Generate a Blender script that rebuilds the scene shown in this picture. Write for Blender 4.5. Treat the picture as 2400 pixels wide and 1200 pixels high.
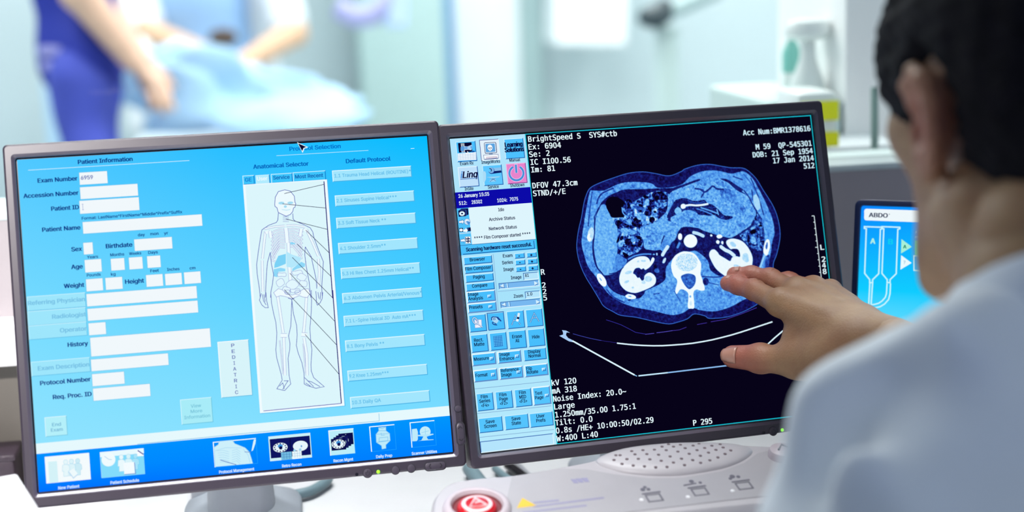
# Scanner control room: two monitors on a white desk, a man in a white coat pointing at the scan, exam room behind glass
import bpy, bmesh, math, random
import numpy as np
from mathutils import Vector, Matrix, Euler
from mathutils.geometry import tessellate_polygon, delaunay_2d_cdt

scene = bpy.context.scene
COL = scene.collection
for o in list(bpy.data.objects):
    bpy.data.objects.remove(o)
random.seed(7)
PI = math.pi
R = math.radians

# ------------------------------------------------------------------ camera
cam_data = bpy.data.cameras.new('camera')
cam_data.sensor_width = 36.0
cam_data.lens = 54.0
cam_data.clip_start = 0.02
cam_data.dof.use_dof = True
cam_data.dof.focus_distance = 1.475
cam_data.dof.aperture_fstop = 2.4
camera = bpy.data.objects.new('camera', cam_data)
COL.objects.link(camera)
camera.matrix_world = Matrix([[0.9886042, 0.0632284, -0.1366161, 0.0], [-0.1460785, 0.1836657, -0.9720741, 0.0], [-0.036371, 0.9809531, 0.190809, 1.2550875], [0.0, 0.0, 0.0, 1.0]])
scene.camera = camera

# ------------------------------------------------------------------ view, world, lights
vs = scene.view_settings
vs.view_transform = 'Standard'
vs.look = 'None'
vs.gamma = 1.0
vs.use_curve_mapping = False
vs.exposure = 0.0
scene.cycles.max_bounces = 8
scene.cycles.diffuse_bounces = 4
scene.cycles.sample_clamp_indirect = 6.0

world = bpy.data.worlds.new('world')
scene.world = world
world.use_nodes = True
world.node_tree.nodes['Background'].inputs[0].default_value = (0.42, 0.52, 0.85, 1)
world.node_tree.nodes['Background'].inputs[1].default_value = 0.40  # bluish ambient fill; the control room has no such source


def area(name, loc, target, size, power, color, shape='RECTANGLE', spread=180):
    d = bpy.data.lights.new(name, 'AREA')
    d.shape = shape
    d.size, d.size_y = size
    d.energy = power
    d.color = color
    d.spread = R(spread)
    o = bpy.data.objects.new(name, d)
    COL.objects.link(o)
    o.location = loc
    o.rotation_euler = (Vector(target) - Vector(loc)).to_track_quat('-Z', 'Y').to_euler()
    return o


def spot(name, loc, target, power, color, angle, blend, radius):
    d = bpy.data.lights.new(name, 'SPOT')
    d.energy = power
    d.color = color
    d.spot_size = R(angle)
    d.spot_blend = blend
    d.shadow_soft_size = radius
    o = bpy.data.objects.new(name, d)
    COL.objects.link(o)
    o.location = loc
    o.rotation_euler = (Vector(target) - Vector(loc)).to_track_quat('-Z', 'Y').to_euler()
    return o


# exam room ceiling panels (behind the window)
for lx in (-1.4, 0.7, 2.6):
    area('exam_room_ceiling_light', (lx, 3.3, 2.66), (lx, 3.3, 0), (1.2, 1.6), 48, (1.0, 0.99, 0.97))
    area('exam_room_ceiling_light', (lx, 5.4, 2.66), (lx, 5.4, 0), (1.2, 1.2), 44, (1.0, 0.99, 0.97))
# control room: a recessed downlight over the left of the desk, a dim unseen fill further back
spot('desk_downlight', (-0.55, -0.15, 2.12), (-0.42, 1.42, 0.80), 340, (1.0, 0.95, 0.93), 52, 1.0, 0.05)
area('desk_fill_strip', (-0.15, 1.64, 2.32), (-0.15, 1.50, 0.7), (1.3, 0.09), 3.6, (0.98, 1.0, 1.0), 'RECTANGLE', 50)  # unseen strip added to brighten the desk and glint the bezel lips
area('control_room_fill', (0.9, -0.5, 2.5), (0.4, 1.0, 0.9), (0.6, 0.6), 4.0, (0.80, 0.92, 1.0))  # unseen bluish fill that brightens the man's coat

# ------------------------------------------------------------------ materials
MATS = {}


def lin(h):
    if isinstance(h, str):
        c = [int(h[i:i + 2], 16) / 255 for i in (0, 2, 4)]
    else:
        c = [v / 255 for v in h]
    return tuple(v / 12.92 if v <= 0.04045 else ((v + 0.055) / 1.055) ** 2.4 for v in c)


def mat(name, col, rough=0.5, metal=0.0, noise=0.06, scale=40.0, bump=0.0, bscale=None, emit=None, strength=1.0, sheen=0.0, sss=0.0, col2=None, coat=0.0):
    m = bpy.data.materials.new(name)
    m.use_nodes = True
    nt = m.node_tree
    b = nt.nodes['Principled BSDF']
    c = lin(col)
    tc = nt.nodes.new('ShaderNodeTexCoord')
    nz = nt.nodes.new('ShaderNodeTexNoise')
    nz.inputs['Scale'].default_value = scale
    nz.inputs['Detail'].default_value = 4
    nt.links.new(tc.outputs['Object'], nz.inputs['Vector'])
    ramp = nt.nodes.new('ShaderNodeMix')
    ramp.data_type = 'RGBA'
    lo = [max(0, v * (1 - noise)) for v in c] + [1]
    hi = [min(1, v * (1 + noise)) for v in c] + [1]
    if col2:
        lo, hi = list(c) + [1], list(lin(col2)) + [1]
    ramp.inputs[6].default_value = lo
    ramp.inputs[7].default_value = hi
    mr = nt.nodes.new('ShaderNodeMapRange')
    mr.inputs[1].default_value = 0.3
    mr.inputs[2].default_value = 0.7
    nt.links.new(nz.outputs['Fac'], mr.inputs[0])
    nt.links.new(mr.outputs[0], ramp.inputs[0])
    nt.links.new(ramp.outputs[2], b.inputs['Base Color'])
    b.inputs['Roughness'].default_value = rough
    b.inputs['Metallic'].default_value = metal
    if sheen:
        b.inputs['Sheen Weight'].default_value = sheen
    if coat:
        b.inputs['Coat Weight'].default_value = coat
    if sss:
        b.inputs['Subsurface Weight'].default_value = sss
        b.inputs['Subsurface Radius'].default_value = (0.006, 0.0025, 0.0015)
        b.inputs['Subsurface Scale'].default_value = 1.0
    if bump:
        n2 = nt.nodes.new('ShaderNodeTexNoise')
        n2.inputs['Scale'].default_value = bscale or scale * 4
        n2.inputs['Detail'].default_value = 5
        nt.links.new(tc.outputs['Object'], n2.inputs['Vector'])
        bp = nt.nodes.new('ShaderNodeBump')
        bp.inputs['Strength'].default_value = bump
        bp.inputs['Distance'].default_value = 0.002
        nt.links.new(n2.outputs['Fac'], bp.inputs['Height'])
        nt.links.new(bp.outputs[0], b.inputs['Normal'])
    if emit:
        b.inputs['Emission Color'].default_value = lin(emit) + (1,)
        b.inputs['Emission Strength'].default_value = strength
    MATS[name] = m
    return m


def screen_mat(name):
    """lit display: shows the picture stored on its surface"""
    m = bpy.data.materials.new(name)
    m.use_nodes = True
    nt = m.node_tree
    nt.nodes.clear()
    at = nt.nodes.new('ShaderNodeAttribute')
    at.attribute_name = 'picture'
    em = nt.nodes.new('ShaderNodeEmission')
    out = nt.nodes.new('ShaderNodeOutputMaterial')
    nt.links.new(at.outputs['Color'], em.inputs['Color'])
    nt.links.new(em.outputs[0], out.inputs[0])
    MATS[name] = m
    return m


# ------------------------------------------------------------------ object helpers
def tag(o, label=None, cat=None, group=None, kind=None):
    if label: o['label'] = label
    if cat: o['category'] = cat
    if group: o['group'] = group
    if kind: o['kind'] = kind
    return o


def link_mesh(name, V, F, m=None, parent=None, smooth=False, loc=None):
    me = bpy.data.meshes.new(name)
    me.from_pydata([tuple(v) for v in V], [], [tuple(f) for f in F])
    me.update()
    if smooth:
        me.polygons.foreach_set('use_smooth', [True] * len(me.polygons))
    o = bpy.data.objects.new(name, me)
    COL.objects.link(o)
    if m: me.materials.append(m)
    if parent: o.parent = parent
    if loc is not None: o.location = loc
    return o


def empty(name, loc=(0, 0, 0), rot=(0, 0, 0)):
    o = bpy.data.objects.new(name, None)
    o.empty_display_size = 0.05
    COL.objects.link(o)
    o.location = loc
    o.rotation_euler = rot
    return o


class MB:
    """collects shapes and links them as one mesh object"""

    def __init__(self):
        self.V = []
        self.F = []

    def add(self, V, F, M=None):
        n = len(self.V)
        for v in V:
            v = Vector(v)
            self.V.append(M @ v if M else v)
        self.F += [[i + n for i in f] for f in F]
        return self

    def box(self, c, s, bev=0.0, M=None, seg=2):
        bm = bmesh.new()
        bmesh.ops.create_cube(bm, size=1.0)
        bmesh.ops.scale(bm, vec=s, verts=bm.verts)
        if bev:
            bmesh.ops.bevel(bm, geom=list(bm.edges), offset=bev, segments=seg, affect='EDGES', profile=0.5)
        bmesh.ops.translate(bm, vec=c, verts=bm.verts)
        bm.verts.index_update()
        self.add([v.co.copy() for v in bm.verts], [[v.index for v in f.verts] for f in bm.faces], M)
        bm.free()
        return self

    def rings(self, rings, cap0=True, cap1=True, M=None):
        n = len(rings[0])
        V = [p for r in rings for p in r]
        F = []
        for i in range(len(rings) - 1):
            for j in range(n):
                a = i * n + j
                b = i * n + (j + 1) % n
                F.append([a, b, b + n, a + n])
        if cap0: F.append(list(range(n))[::-1])
        if cap1: F.append([(len(rings) - 1) * n + j for j in range(n)])
        return self.add(V, F, M)

    def lathe(self, prof, n=32, M=None, cap=True):
        return self.rings([[(r * math.cos(2 * PI * j / n), r * math.sin(2 * PI * j / n), z) for j in range(n)] for r, z in prof], cap, cap, M)

    def tube(self, pts, rad, n=10, M=None, flat=1.0):
        pts = [Vector(p) for p in pts]
        if not isinstance(rad, (list, tuple)): rad = [rad] * len(pts)
        rs = []
        up = Vector((0, 0, 1))
        prev = None
        for i, p in enumerate(pts):
            d = (pts[min(i + 1, len(pts) - 1)] - pts[max(i - 1, 0)]).normalized()
            if prev is None:
                s = d.cross(up)
                if s.length < 1e-3: s = d.cross(Vector((1, 0, 0)))
            else:
                s = prev - d * prev.dot(d)
            s.normalize()
            prev = s
            t = s.cross(d)
            rs.append([tuple(p + (s * math.cos(2 * PI * j / n) + t * math.sin(2 * PI * j / n) * flat) * rad[i]) for j in range(n)])
        return self.rings(rs, True, True, M)

    def prism(self, poly, z0, z1, M=None):
        n = len(poly)
        tri = tessellate_polygon([[Vector((x, y, 0)) for x, y in poly]])
        V = [(x, y, z0) for x, y in poly] + [(x, y, z1) for x, y in poly]
        F = [list(t) for t in tri] + [[i + n for i in t][::-1] for t in tri]
        F += [[i, (i + 1) % n, (i + 1) % n + n, i + n] for i in range(n)]
        return self.add(V, F, M)

    def build(self, name, m, parent=None, smooth=False, loc=None):
        o = link_mesh(name, self.V, self.F, m, parent, False, loc)
        bm = bmesh.new()
        bm.from_mesh(o.data)
        bmesh.ops.recalc_face_normals(bm, faces=bm.faces)
        bm.to_mesh(o.data)
        bm.free()
        if smooth:
            o.data.polygons.foreach_set('use_smooth', [True] * len(o.data.polygons))
            o.data.set_sharp_from_angle(angle=R(40))
        return o


def rrect(w, h, r, n=6, cx=0, cy=0):
    """rounded rectangle outline, half sizes w, h"""
    out = []
    for sx, sy, a0 in ((1, 1, 0), (-1, 1, 90), (-1, -1, 180), (1, -1, 270)):
        for k in range(n + 1):
            a = R(a0 + 90 * k / n)
            out.append((cx + sx * (w - r) + r * math.cos(a), cy + sy * (h - r) + r * math.sin(a)))
    return out


def spline(pts, n=6, closed=False):
    P_ = [Vector(p) for p in pts]
    out = []
    N = len(P_)
    for i in range(N if closed else N - 1):
        g = lambda k: P_[k % N] if closed else P_[max(0, min(N - 1, k))]
        p0, p1, p2, p3 = g(i - 1), g(i), g(i + 1), g(i + 2)
        for k in range(n):
            t = k / n
            out.append(0.5 * (2 * p1 + (p2 - p0) * t + (2 * p0 - 5 * p1 + 4 * p2 - p3) * t * t + (3 * p1 - p0 - 3 * p2 + p3) * t ** 3))
    if not closed: out.append(P_[-1])
    return out


# ------------------------------------------------------------------ organic shapes: distance fields meshed into one skin
class Field:
    """smooth union of round cones and ellipsoids; k = blend width"""

    def __init__(self):
        self.ops = []

    def cone(self, a, b, ra, rb, k=0.01):
        self.ops.append(('c', np.array(a, 'f4'), np.array(b, 'f4'), ra, rb, k, 1))
        return self

    def chain(self, pts, rad, k=0.01):
        for i in range(len(pts) - 1):
            self.cone(pts[i], pts[i + 1], rad[i], rad[i + 1], k)
        return self

    def ell(self, c, r, k=0.01, rot=None):
        M = np.array(rot.to_3x3() if rot is not None else np.eye(3), 'f4')
        self.ops.append(('e', np.array(c, 'f4'), np.array(r, 'f4'), M, None, k, 1))
        return self

    def cut(self, k=0.005):
        """turn the last shape into a smooth subtraction"""
        l = list(self.ops[-1])
        l[5] = k
        l[6] = -1
        self.ops[-1] = tuple(l)
        return self

    def plane(self, p, n, k=0.004):
        """keep only the side the normal points away from"""
        self.ops.append(('p', np.array(p, 'f4'), np.array(n, 'f4'), None, None, k, 2))
        return self

    def prim(self, op, X):
        if op[0] == 'c':
            a, b, ra, rb = op[1:5]
            ba = b - a
            pa = X - a
            L2 = float(ba @ ba) + 1e-12
            t = np.clip((pa @ ba) / L2, 0, 1)
            d = pa - t[:, None] * ba
            return np.sqrt(np.einsum('ij,ij->i', d, d)) - (ra + (rb - ra) * t)
        if op[0] == 'e':
            c, r, M = op[1:4]
            q = (X - c) @ M
            k0 = np.sqrt(np.sum((q / r) ** 2, 1))
            k1 = np.sqrt(np.sum((q / (r * r)) ** 2, 1)) + 1e-9
            return k0 * (k0 - 1) / k1
        p, n = op[1:3]
        return (X - p) @ n

    def __call__(self, X):
        D = np.full(len(X), 10.0, 'f4')
        for op in self.ops:
            d = self.prim(op, X)
            k = op[5]
            if op[6] == 1:
                h = np.maximum(k - np.abs(D - d), 0) / k
                D = np.minimum(D, d) - h * h * k * 0.25
            else:
                if op[6] == -1: d = -d
                h = np.maximum(k - np.abs(D - d), 0) / k
                D = np.maximum(D, d) + h * h * k * 0.25
        return D


def nets(f, lo, hi, h, warp=None):
    """surface nets: one closed mesh of the zero level of f"""
    lo = np.array(lo, 'f4')
    hi = np.array(hi, 'f4')
    n = np.ceil((hi - lo) / h).astype(int) + 1
    # coarse pass: find the blocks near the surface
    B = 8
    nb = (n + B - 1) // B
    val = np.full(tuple(nb * B + 1), 1.0, 'f4')
    cc = np.stack(np.meshgrid(*[np.arange(k) for k in nb], indexing='ij'), -1).reshape(-1, 3)
    ctr = lo + (cc * B + B / 2) * h
    dc = f(ctr)
    near = np.abs(dc) < h * B * 1.3 + 0.012
    g = np.stack(np.meshgrid(*[np.arange(B + 1)] * 3, indexing='ij'), -1).reshape(-1, 3)
    for c, d in zip(cc[~near], dc[~near]):
        s = c * B
        val[s[0]:s[0] + B + 1, s[1]:s[1] + B + 1, s[2]:s[2] + B + 1] = d
    blocks = cc[near]
    for i in range(0, len(blocks), 400):
        bl = blocks[i:i + 400]
        X = (lo + (bl[:, None, :] * B + g[None]) * h).reshape(-1, 3).astype('f4')
        v = f(X if warp is None else X + warp(X)).reshape(len(bl), B + 1, B + 1, B + 1)
        for c, vv in zip(bl, v):
            s = c * B
            val[s[0]:s[0] + B + 1, s[1]:s[1] + B + 1, s[2]:s[2] + B + 1] = vv
    S = val < 0
    N = np.array(val.shape)
    corner = [np.array(q) for q in ((0, 0, 0), (1, 0, 0), (0, 1, 0), (1, 1, 0), (0, 0, 1), (1, 0, 1), (0, 1, 1), (1, 1, 1))]
    sl = lambda o: tuple(slice(o[a], N[a] - 1 + o[a]) for a in range(3))
    cnt = sum(S[sl(c)].astype('i1') for c in corner)
    cells = np.argwhere((cnt > 0) & (cnt < 8))
    acc = np.zeros((len(cells), 3))
    num = np.zeros(len(cells))
    for i, a in enumerate(corner):
        for b in corner[i + 1:]:
            if np.abs(a - b).sum() != 1: continue
            va = val[tuple((cells + a).T)]
            vb = val[tuple((cells + b).T)]
            m = (va < 0) != (vb < 0)
            t = np.where(m, va / np.where(m, va - vb, 1), 0)
            acc[m] += (a + t[:, None] * (b - a))[m]
            num[m] += 1
    V = lo + (cells + acc / num[:, None]) * h
    idx = np.full(tuple(N), -1, 'i4')
    idx[tuple(cells.T)] = np.arange(len(cells))
    F = []
    for ax in range(3):
        o = np.zeros(3, int)
        o[ax] = 1
        u, w = [q for q in range(3) if q != ax]
        s0 = S[tuple(slice(0, N[a] - o[a]) for a in range(3))]
        s1 = S[tuple(slice(o[a], N[a]) for a in range(3))]
        e = np.argwhere(s0 != s1)
        e = e[(e[:, u] > 0) & (e[:, w] > 0)]
        eu = np.zeros(3, int); eu[u] = 1
        ew = np.zeros(3, int); ew[w] = 1
        q = np.stack([idx[tuple((e - d).T)] for d in (np.zeros(3, int), eu, eu + ew, ew)], 1)
        flip = s0[tuple(e.T)] ^ (ax == 1)
        q[~flip] = q[~flip][:, ::-1]
        F.append(q[(q >= 0).all(1)])
    F = np.concatenate(F)
    # settle the points on the surface
    ff = f if warp is None else (lambda X: f(X + warp(X)))
    for _ in range(2):
        V = V.astype('f4')
        d = ff(V)
        e = h * 0.5
        G = np.stack([(ff(V + np.eye(3, dtype='f4')[a] * e) - ff(V - np.eye(3, dtype='f4')[a] * e)) / (2 * e) for a in range(3)], 1)
        V = V - np.clip(d, -h, h)[:, None] * G / (np.sum(G * G, 1)[:, None] + 1e-3)
    return V, F


def skin_object(name, parts, m, parent=None):
    V = []
    F = []
    n = 0
    for v, f in parts:
        V.append(v)
        F.append(f + n)
        n += len(v)
    V = np.concatenate(V)
    F = np.concatenate(F)
    me = bpy.data.meshes.new(name)
    me.vertices.add(len(V))
    me.vertices.foreach_set('co', V.astype('f4').ravel())
    me.loops.add(len(F) * 4)
    me.loops.foreach_set('vertex_index', F.astype('i4').ravel())
    me.polygons.add(len(F))
    me.polygons.foreach_set('loop_start', np.arange(0, len(F) * 4, 4, dtype='i4'))
    me.polygons.foreach_set('loop_total', np.full(len(F), 4, 'i4'))
    me.polygons.foreach_set('use_smooth', np.ones(len(F), bool))
    me.update(calc_edges=True)
    me.validate()
    me.materials.append(m)
    o = bpy.data.objects.new(name, me)
    COL.objects.link(o)
    if parent: o.parent = parent
    return o


def wobble(amp, freq, seed=0):
    rs = np.random.RandomState(seed)
    W = [(rs.normal(size=3).astype('f4') * freq, rs.rand() * 6.28, rs.normal(size=3).astype('f4') * amp) for _ in range(7)]

    def f(X):
        out = np.zeros_like(X)
        for w, p, a in W:
            out += np.sin(X @ w + p)[:, None] * a
        return out
    return f


# ------------------------------------------------------------------ lettering and display pictures
GLYPHS = {
'B':{
'(':[68,[20,52,21,71,25,92,31,111,38,129,43,137,62,137,47,97,41,69,40,52,41,37,44,21,49,5,62,-26,43,-26,35,-13,25,13,20,39]],
')':[68,[6,-26,22,14,26,30,28,52,27,69,21,97,6,137,26,137,34,120,44,92,48,61,48,39,46,26,38,0,26,-26]],
'*':[113,[48,53,50,79,28,65,19,80,43,91,19,103,28,118,50,103,48,130,65,130,63,103,85,118,94,103,70,91,94,80,85,65,63,79,65,53]],
'+':[113,[47,6,47,93,66,93,66,6],[13,40,13,59,100,59,100,40]],
'-':[113,[87,64,87,44,26,44,26,64]],
'.':[47,[24,-4,20,-3,14,0,10,7,10,10,12,17,14,20,20,24,24,24,31,22,34,20,36,17,38,10,36,3,34,0,31,-2]],
'/':[62,[62,135,20,-22,1,-21,43,136]],
'0':[113,[57,-4,47,-3,39,-1,31,4,24,10,15,27,12,38,9,64,12,89,19,109,25,117,31,123,39,128,47,130,57,131,66,130,75,128,82,123,89,117,94,109,101,89,104,64,101,38,98,27,89,10,82,4,75,-1,66,-3],[57,15,62,15,71,20,78,30,82,45,83,64,82,83,78,97,75,103,67,110,57,112,47,110,39,103,36,97,31,83,30,64,31,45,36,30,39,25,47,17]],
'1':[113,[17,-2,17,16,100,16,100,-2],[71,130,71,-2,51,-2,51,110,53,110,20,86,19,108,49,130]],
'2':[113,[13,-2,13,13,69,72,75,83,78,93,76,100,70,108,60,112,52,112,44,110,39,105,35,99,34,88,14,88,14,98,19,112,29,122,41,129,49,131,64,131,78,126,88,118,95,107,98,93,95,79,90,69,81,57,41,14,41,17,100,17,100,-2]],
'3':[113,[54,-4,39,-2,32,0,20,8,12,19,8,35,29,35,32,26,36,21,42,17,50,15,59,15,68,17,77,25,79,32,79,40,77,48,71,54,63,58,57,59,37,59,37,76,69,113,69,111,15,111,15,130,96,130,96,114,52,66,50,75,70,74,78,71,90,63,95,57,100,44,100,29,98,22,90,9,78,1,71,-2]],
'4':[113,[7,24,7,40,60,130,81,129,30,41,30,43,106,43,106,24],[68,-2,68,82,88,82,88,-2]],
'5':[113,[55,-4,40,-2,34,1,23,8,15,19,12,35,33,35,35,27,41,19,51,15,60,15,68,18,76,27,79,36,78,50,71,61,59,66,47,66,39,63,33,59,14,61,22,130,94,130,94,111,40,111,36,78,33,78,44,84,53,86,63,86,74,83,84,77,92,69,97,59,100,47,100,32,98,25,90,11,78,2,71,-2]],
'6':[113,[57,-4,41,-2,34,2,23,11,16,24,14,32,14,47,18,61,26,77,62,130,84,129,39,63,33,64,40,74,48,79,55,81,67,80,74,79,86,72,95,61,97,55,99,47,99,31,97,24,90,11,79,1,72,-2],[57,15,65,16,71,20,78,30,79,39,78,48,74,56,65,62,57,64,48,62,39,56,35,48,34,40,35,30,39,23,48,16]],
'7':[113,[21,-2,78,113,78,111,13,111,13,130,100,130,100,112,43,-3]],
'8':[113,[57,-4,40,-2,33,1,21,9,13,20,10,34,12,45,20,59,33,67,36,68,36,65,26,70,18,81,15,95,17,108,25,119,35,127,42,129,57,131,71,129,78,127,88,119,95,108,98,95,95,82,87,70,78,65,78,68,80,67,93,59,101,45,103,34,100,20,92,9,80,1,73,-2],[57,15,66,16,74,19,80,27,82,35,80,42,73,51,66,55,57,56,47,55,40,51,33,42,31,35,33,27,39,19,47,16],[57,75,64,76,73,81,76,87,77,94,76,101,70,108,64,111,57,112,49,111,43,108,37,101,36,94,37,87,43,79,49,76]],
'9':[113,[57,131,72,129,79,126,90,116,97,103,99,95,99,80,95,66,87,50,51,-2,29,-2,74,64,80,64,74,53,65,48,58,46,47,47,40,48,27,55,19,66,16,73,14,80,14,96,16,103,23,116,34,126,41,129],[57,113,48,111,39,104,35,97,34,88,35,79,39,72,48,65,57,63,65,65,74,72,78,79,79,88,78,97,74,104,65,111]],
':':[47,[24,-4,20,-3,14,0,10,7,10,10,12,17,14,20,20,24,24,24,31,22,34,20,36,17,38,10,36,3,34,0,31,-2],[24,65,20,66,14,69,10,75,10,79,12,86,14,89,20,93,24,93,31,91,34,89,36,86,38,79,36,72,34,69,31,67]],
'<':[113,[14,43,14,57,99,99,99,77,33,47,37,55,37,45,33,52,99,22,99,1]],
'>':[113,[99,43,14,1,14,22,80,52,76,45,76,55,80,47,14,77,14,99,99,57]],
'?':[90,[31,35,32,53,35,62,40,69,54,79,60,85,63,92,62,102,59,107,54,111,48,113,41,113,33,109,29,105,25,92,4,92,7,109,14,120,25,127,31,129,44,131,59,129,70,123,79,114,83,102,83,89,81,82,75,71,56,57,53,53,52,48,51,35],[41,-4,34,-2,31,0,27,7,27,10,27,14,31,20,34,22,41,24,45,24,51,20,54,14,55,10,54,7,51,0,45,-3]],
'A':[120,[1,-2,49,130,71,130,119,-2,97,-2,69,75,55,122,64,122,50,75,23,-2],[25,33,25,52,95,52,95,33]],
'B':[114,[13,-2,13,130,69,129,83,125,94,117,97,112,102,100,102,88,99,79,91,69,81,65,81,68,92,63,100,57,105,47,107,34,106,27,102,15,93,6,80,0,62,-2],[34,17,61,17,76,19,81,22,86,29,86,38,83,45,75,52,67,55,34,55],[34,74,64,74,74,78,79,83,81,89,81,98,79,102,72,108,67,110,34,110]],
'C':[128,[67,-4,56,-3,46,-1,36,4,28,10,21,18,15,28,11,38,8,50,8,64,8,77,11,89,15,99,21,109,28,117,36,123,46,128,56,130,67,131,86,128,102,120,114,106,119,94,121,85,100,85,97,94,91,103,82,109,71,111,60,111,53,109,42,102,37,96,31,82,29,73,29,54,34,37,37,31,47,21,60,16,71,16,78,17,88,22,93,27,97,33,100,43,121,42,119,33,114,21,102,8,86,-1]],
'D':[126,[55,-3,21,-2,21,17,63,17,71,19,84,27,89,32,95,46,97,64,95,82,89,95,84,101,72,108,55,110,21,110,21,130,56,130,69,129,80,126,89,122,98,116,105,108,111,99,115,88,117,77,117,51,115,39,111,29,105,19,98,12,89,5,79,1,67,-2],[34,130,34,-2,13,-2,13,130]],
'E':[105,[13,-2,13,130,96,130,96,110,34,110,34,74,91,74,91,55,34,55,34,17,96,17,96,-2]],
'F':[103,[13,-2,13,130,95,130,95,110,34,110,34,72,89,72,89,53,34,53,34,-2]],
'G':[130,[67,-4,56,-3,45,-1,36,4,28,10,21,18,15,28,11,39,8,50,8,64,8,77,11,89,15,99,21,109,28,117,36,123,45,128,55,130,66,131,86,128,102,119,114,105,119,94,122,85,100,85,93,100,85,107,78,110,71,111,59,111,47,106,37,96,34,90,29,73,29,54,31,45,37,31,42,25,53,18,67,16,80,18,90,23,97,32,101,44,101,54,109,53,68,47,68,66,122,66,121,40,119,30,110,14,95,2,87,-1]],
'H':[129,[13,-2,13,130,34,130,34,75,96,75,96,130,117,130,117,-2,96,-2,96,55,34,55,34,-2]],
'I':[75,[5,-2,5,17,27,17,27,110,5,110,5,130,70,130,70,110,48,110,48,17,70,17,70,-2]],
'J':[99,[46,-4,35,-3,25,0,17,6,11,14,7,25,6,46,27,46,28,30,29,24,36,17,41,16,52,16,60,20,65,30,65,36,65,130,87,130,87,36,85,25,82,14,75,6,67,0,57,-3]],
'K':[117,[25,33,24,55,42,77,90,130,116,129,59,66],[13,-2,13,130,34,130,34,-2],[92,-2,44,65,57,81,115,-2]],
'L':[98,[13,-2,13,130,34,130,34,17,93,17,93,-2]],
'M':[157,[13,-2,13,130,40,130,72,48,83,10,74,10,86,48,117,130,144,130,144,-2,124,-2,124,117,131,117,127,102,87,-2,70,-3,40,72,25,116,32,117,33,-2]],
'N':[131,[13,-2,13,130,35,130,99,28,107,12,99,11,97,39,97,130,118,130,118,-2,95,-3,48,71,24,115,32,116,34,73,34,-2]],
'O':[133,[67,-4,56,-3,46,-1,36,4,28,10,21,18,15,28,11,38,8,50,8,64,8,77,11,89,15,99,21,109,28,117,36,123,46,128,56,130,67,131,78,130,88,128,97,123,106,117,113,109,118,99,122,89,125,77,126,64,125,50,122,38,118,28,112,18,106,10,97,4,88,-1,78,-3],[67,16,74,16,86,21,96,31,103,45,105,64,103,82,96,97,86,106,74,111,67,111,60,111,47,106,37,97,31,82,28,64,31,45,37,31,47,21,60,16]],
'P':[111,[13,-2,13,130,68,129,84,124,96,115,102,102,104,95,104,79,100,65,91,54,77,46,59,44,25,44,25,63,58,63,69,65,79,71,83,82,83,91,81,99,73,107,64,110,34,111,34,-2]],
'Q':[133,[58,41,79,42,120,-14,99,-14],[67,-4,56,-3,46,-1,36,4,28,10,21,18,15,28,11,38,8,50,8,64,8,77,11,89,15,99,21,109,28,117,36,123,46,128,56,130,67,131,78,130,88,128,97,123,106,117,113,109,118,99,122,89,125,77,126,64,125,50,122,38,118,28,112,18,106,10,97,4,88,-1,78,-3],[67,16,74,16,86,21,96,31,103,45,105,64,103,82,96,97,86,106,74,111,67,111,60,111,47,106,37,97,31,82,28,64,31,45,37,31,47,21,60,16]],
'R':[112,[13,-2,13,130,69,129,84,124,96,115,103,103,104,96,104,80,100,67,91,56,77,49,59,47,22,47,22,66,58,66,69,67,79,73,83,84,83,92,81,100,73,108,64,110,34,111,34,-2],[87,-3,54,59,77,60,110,-2]],
'S':[112,[56,-5,38,-3,31,0,19,8,10,20,7,37,28,37,31,27,35,21,42,17,51,15,61,15,71,17,78,22,82,28,84,38,79,45,73,49,35,61,27,65,20,70,15,77,11,85,11,100,13,107,21,119,27,123,41,129,57,131,73,129,80,127,92,119,100,108,103,92,82,92,81,99,74,107,63,112,51,112,43,110,34,103,31,94,33,88,37,83,43,79,79,68,91,61,101,51,103,46,105,35,102,21,99,14,89,4,74,-2]],
'T':[112,[5,110,5,130,107,130,107,110,67,110,67,-2,46,-2,46,110]],
'U':[129,[65,-5,46,-2,37,2,24,12,15,26,13,43,13,130,34,130,34,45,35,34,40,25,48,19,58,16,65,15,71,16,81,19,89,25,94,34,96,45,96,130,117,130,117,43,114,26,105,12,92,2,84,-2]],
'V':[120,[49,-2,1,129,23,130,50,52,65,5,56,5,70,52,97,130,119,129,71,-2]],
'W':[172,[37,-2,1,129,23,130,46,37,52,8,44,8,50,37,75,130,97,130,121,37,127,8,119,8,128,50,149,130,170,129,134,-2,112,-3,90,80,81,121,90,121,82,80,60,-2]],
'Y':[118,[48,-2,48,51,1,129,24,130,58,74,66,56,53,56,61,74,94,130,117,129,70,51,70,-2]],
'Z':[110,[8,-2,8,12,75,109,86,123,90,111,8,110,8,130,102,130,102,115,44,31,24,5,19,16,102,17,102,-2]],
'^':[82,[36,119,46,119,46,107,36,107],[3,67,31,126,51,126,78,67,58,67,37,114,45,114,24,67]],
'a':[97,[40,-5,23,-1,13,5,10,10,6,21,5,27,7,37,11,45,22,52,31,55,65,61,66,64,64,73,59,78,49,80,38,78,31,73,26,66,7,71,14,84,27,94,43,98,60,97,69,94,77,89,83,81,85,76,87,63,87,-2,67,-2,67,10,69,10,65,4,59,0,50,-4],[43,14,52,15,62,22,66,31,67,44,58,41,34,37,28,33,25,26,27,20,33,15]],
'b':[106,[57,-5,46,-3,38,1,28,12,30,12,30,-2,11,-2,11,130,31,130,31,82,28,82,35,91,42,95,51,98,65,98,73,96,86,87,95,74,98,66,99,57,99,37,98,28,91,13,80,2,73,-2],[55,14,65,16,72,22,77,30,80,47,77,64,72,73,65,78,55,80,46,78,38,73,32,60,31,47,32,35,39,21,46,16]],
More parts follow.
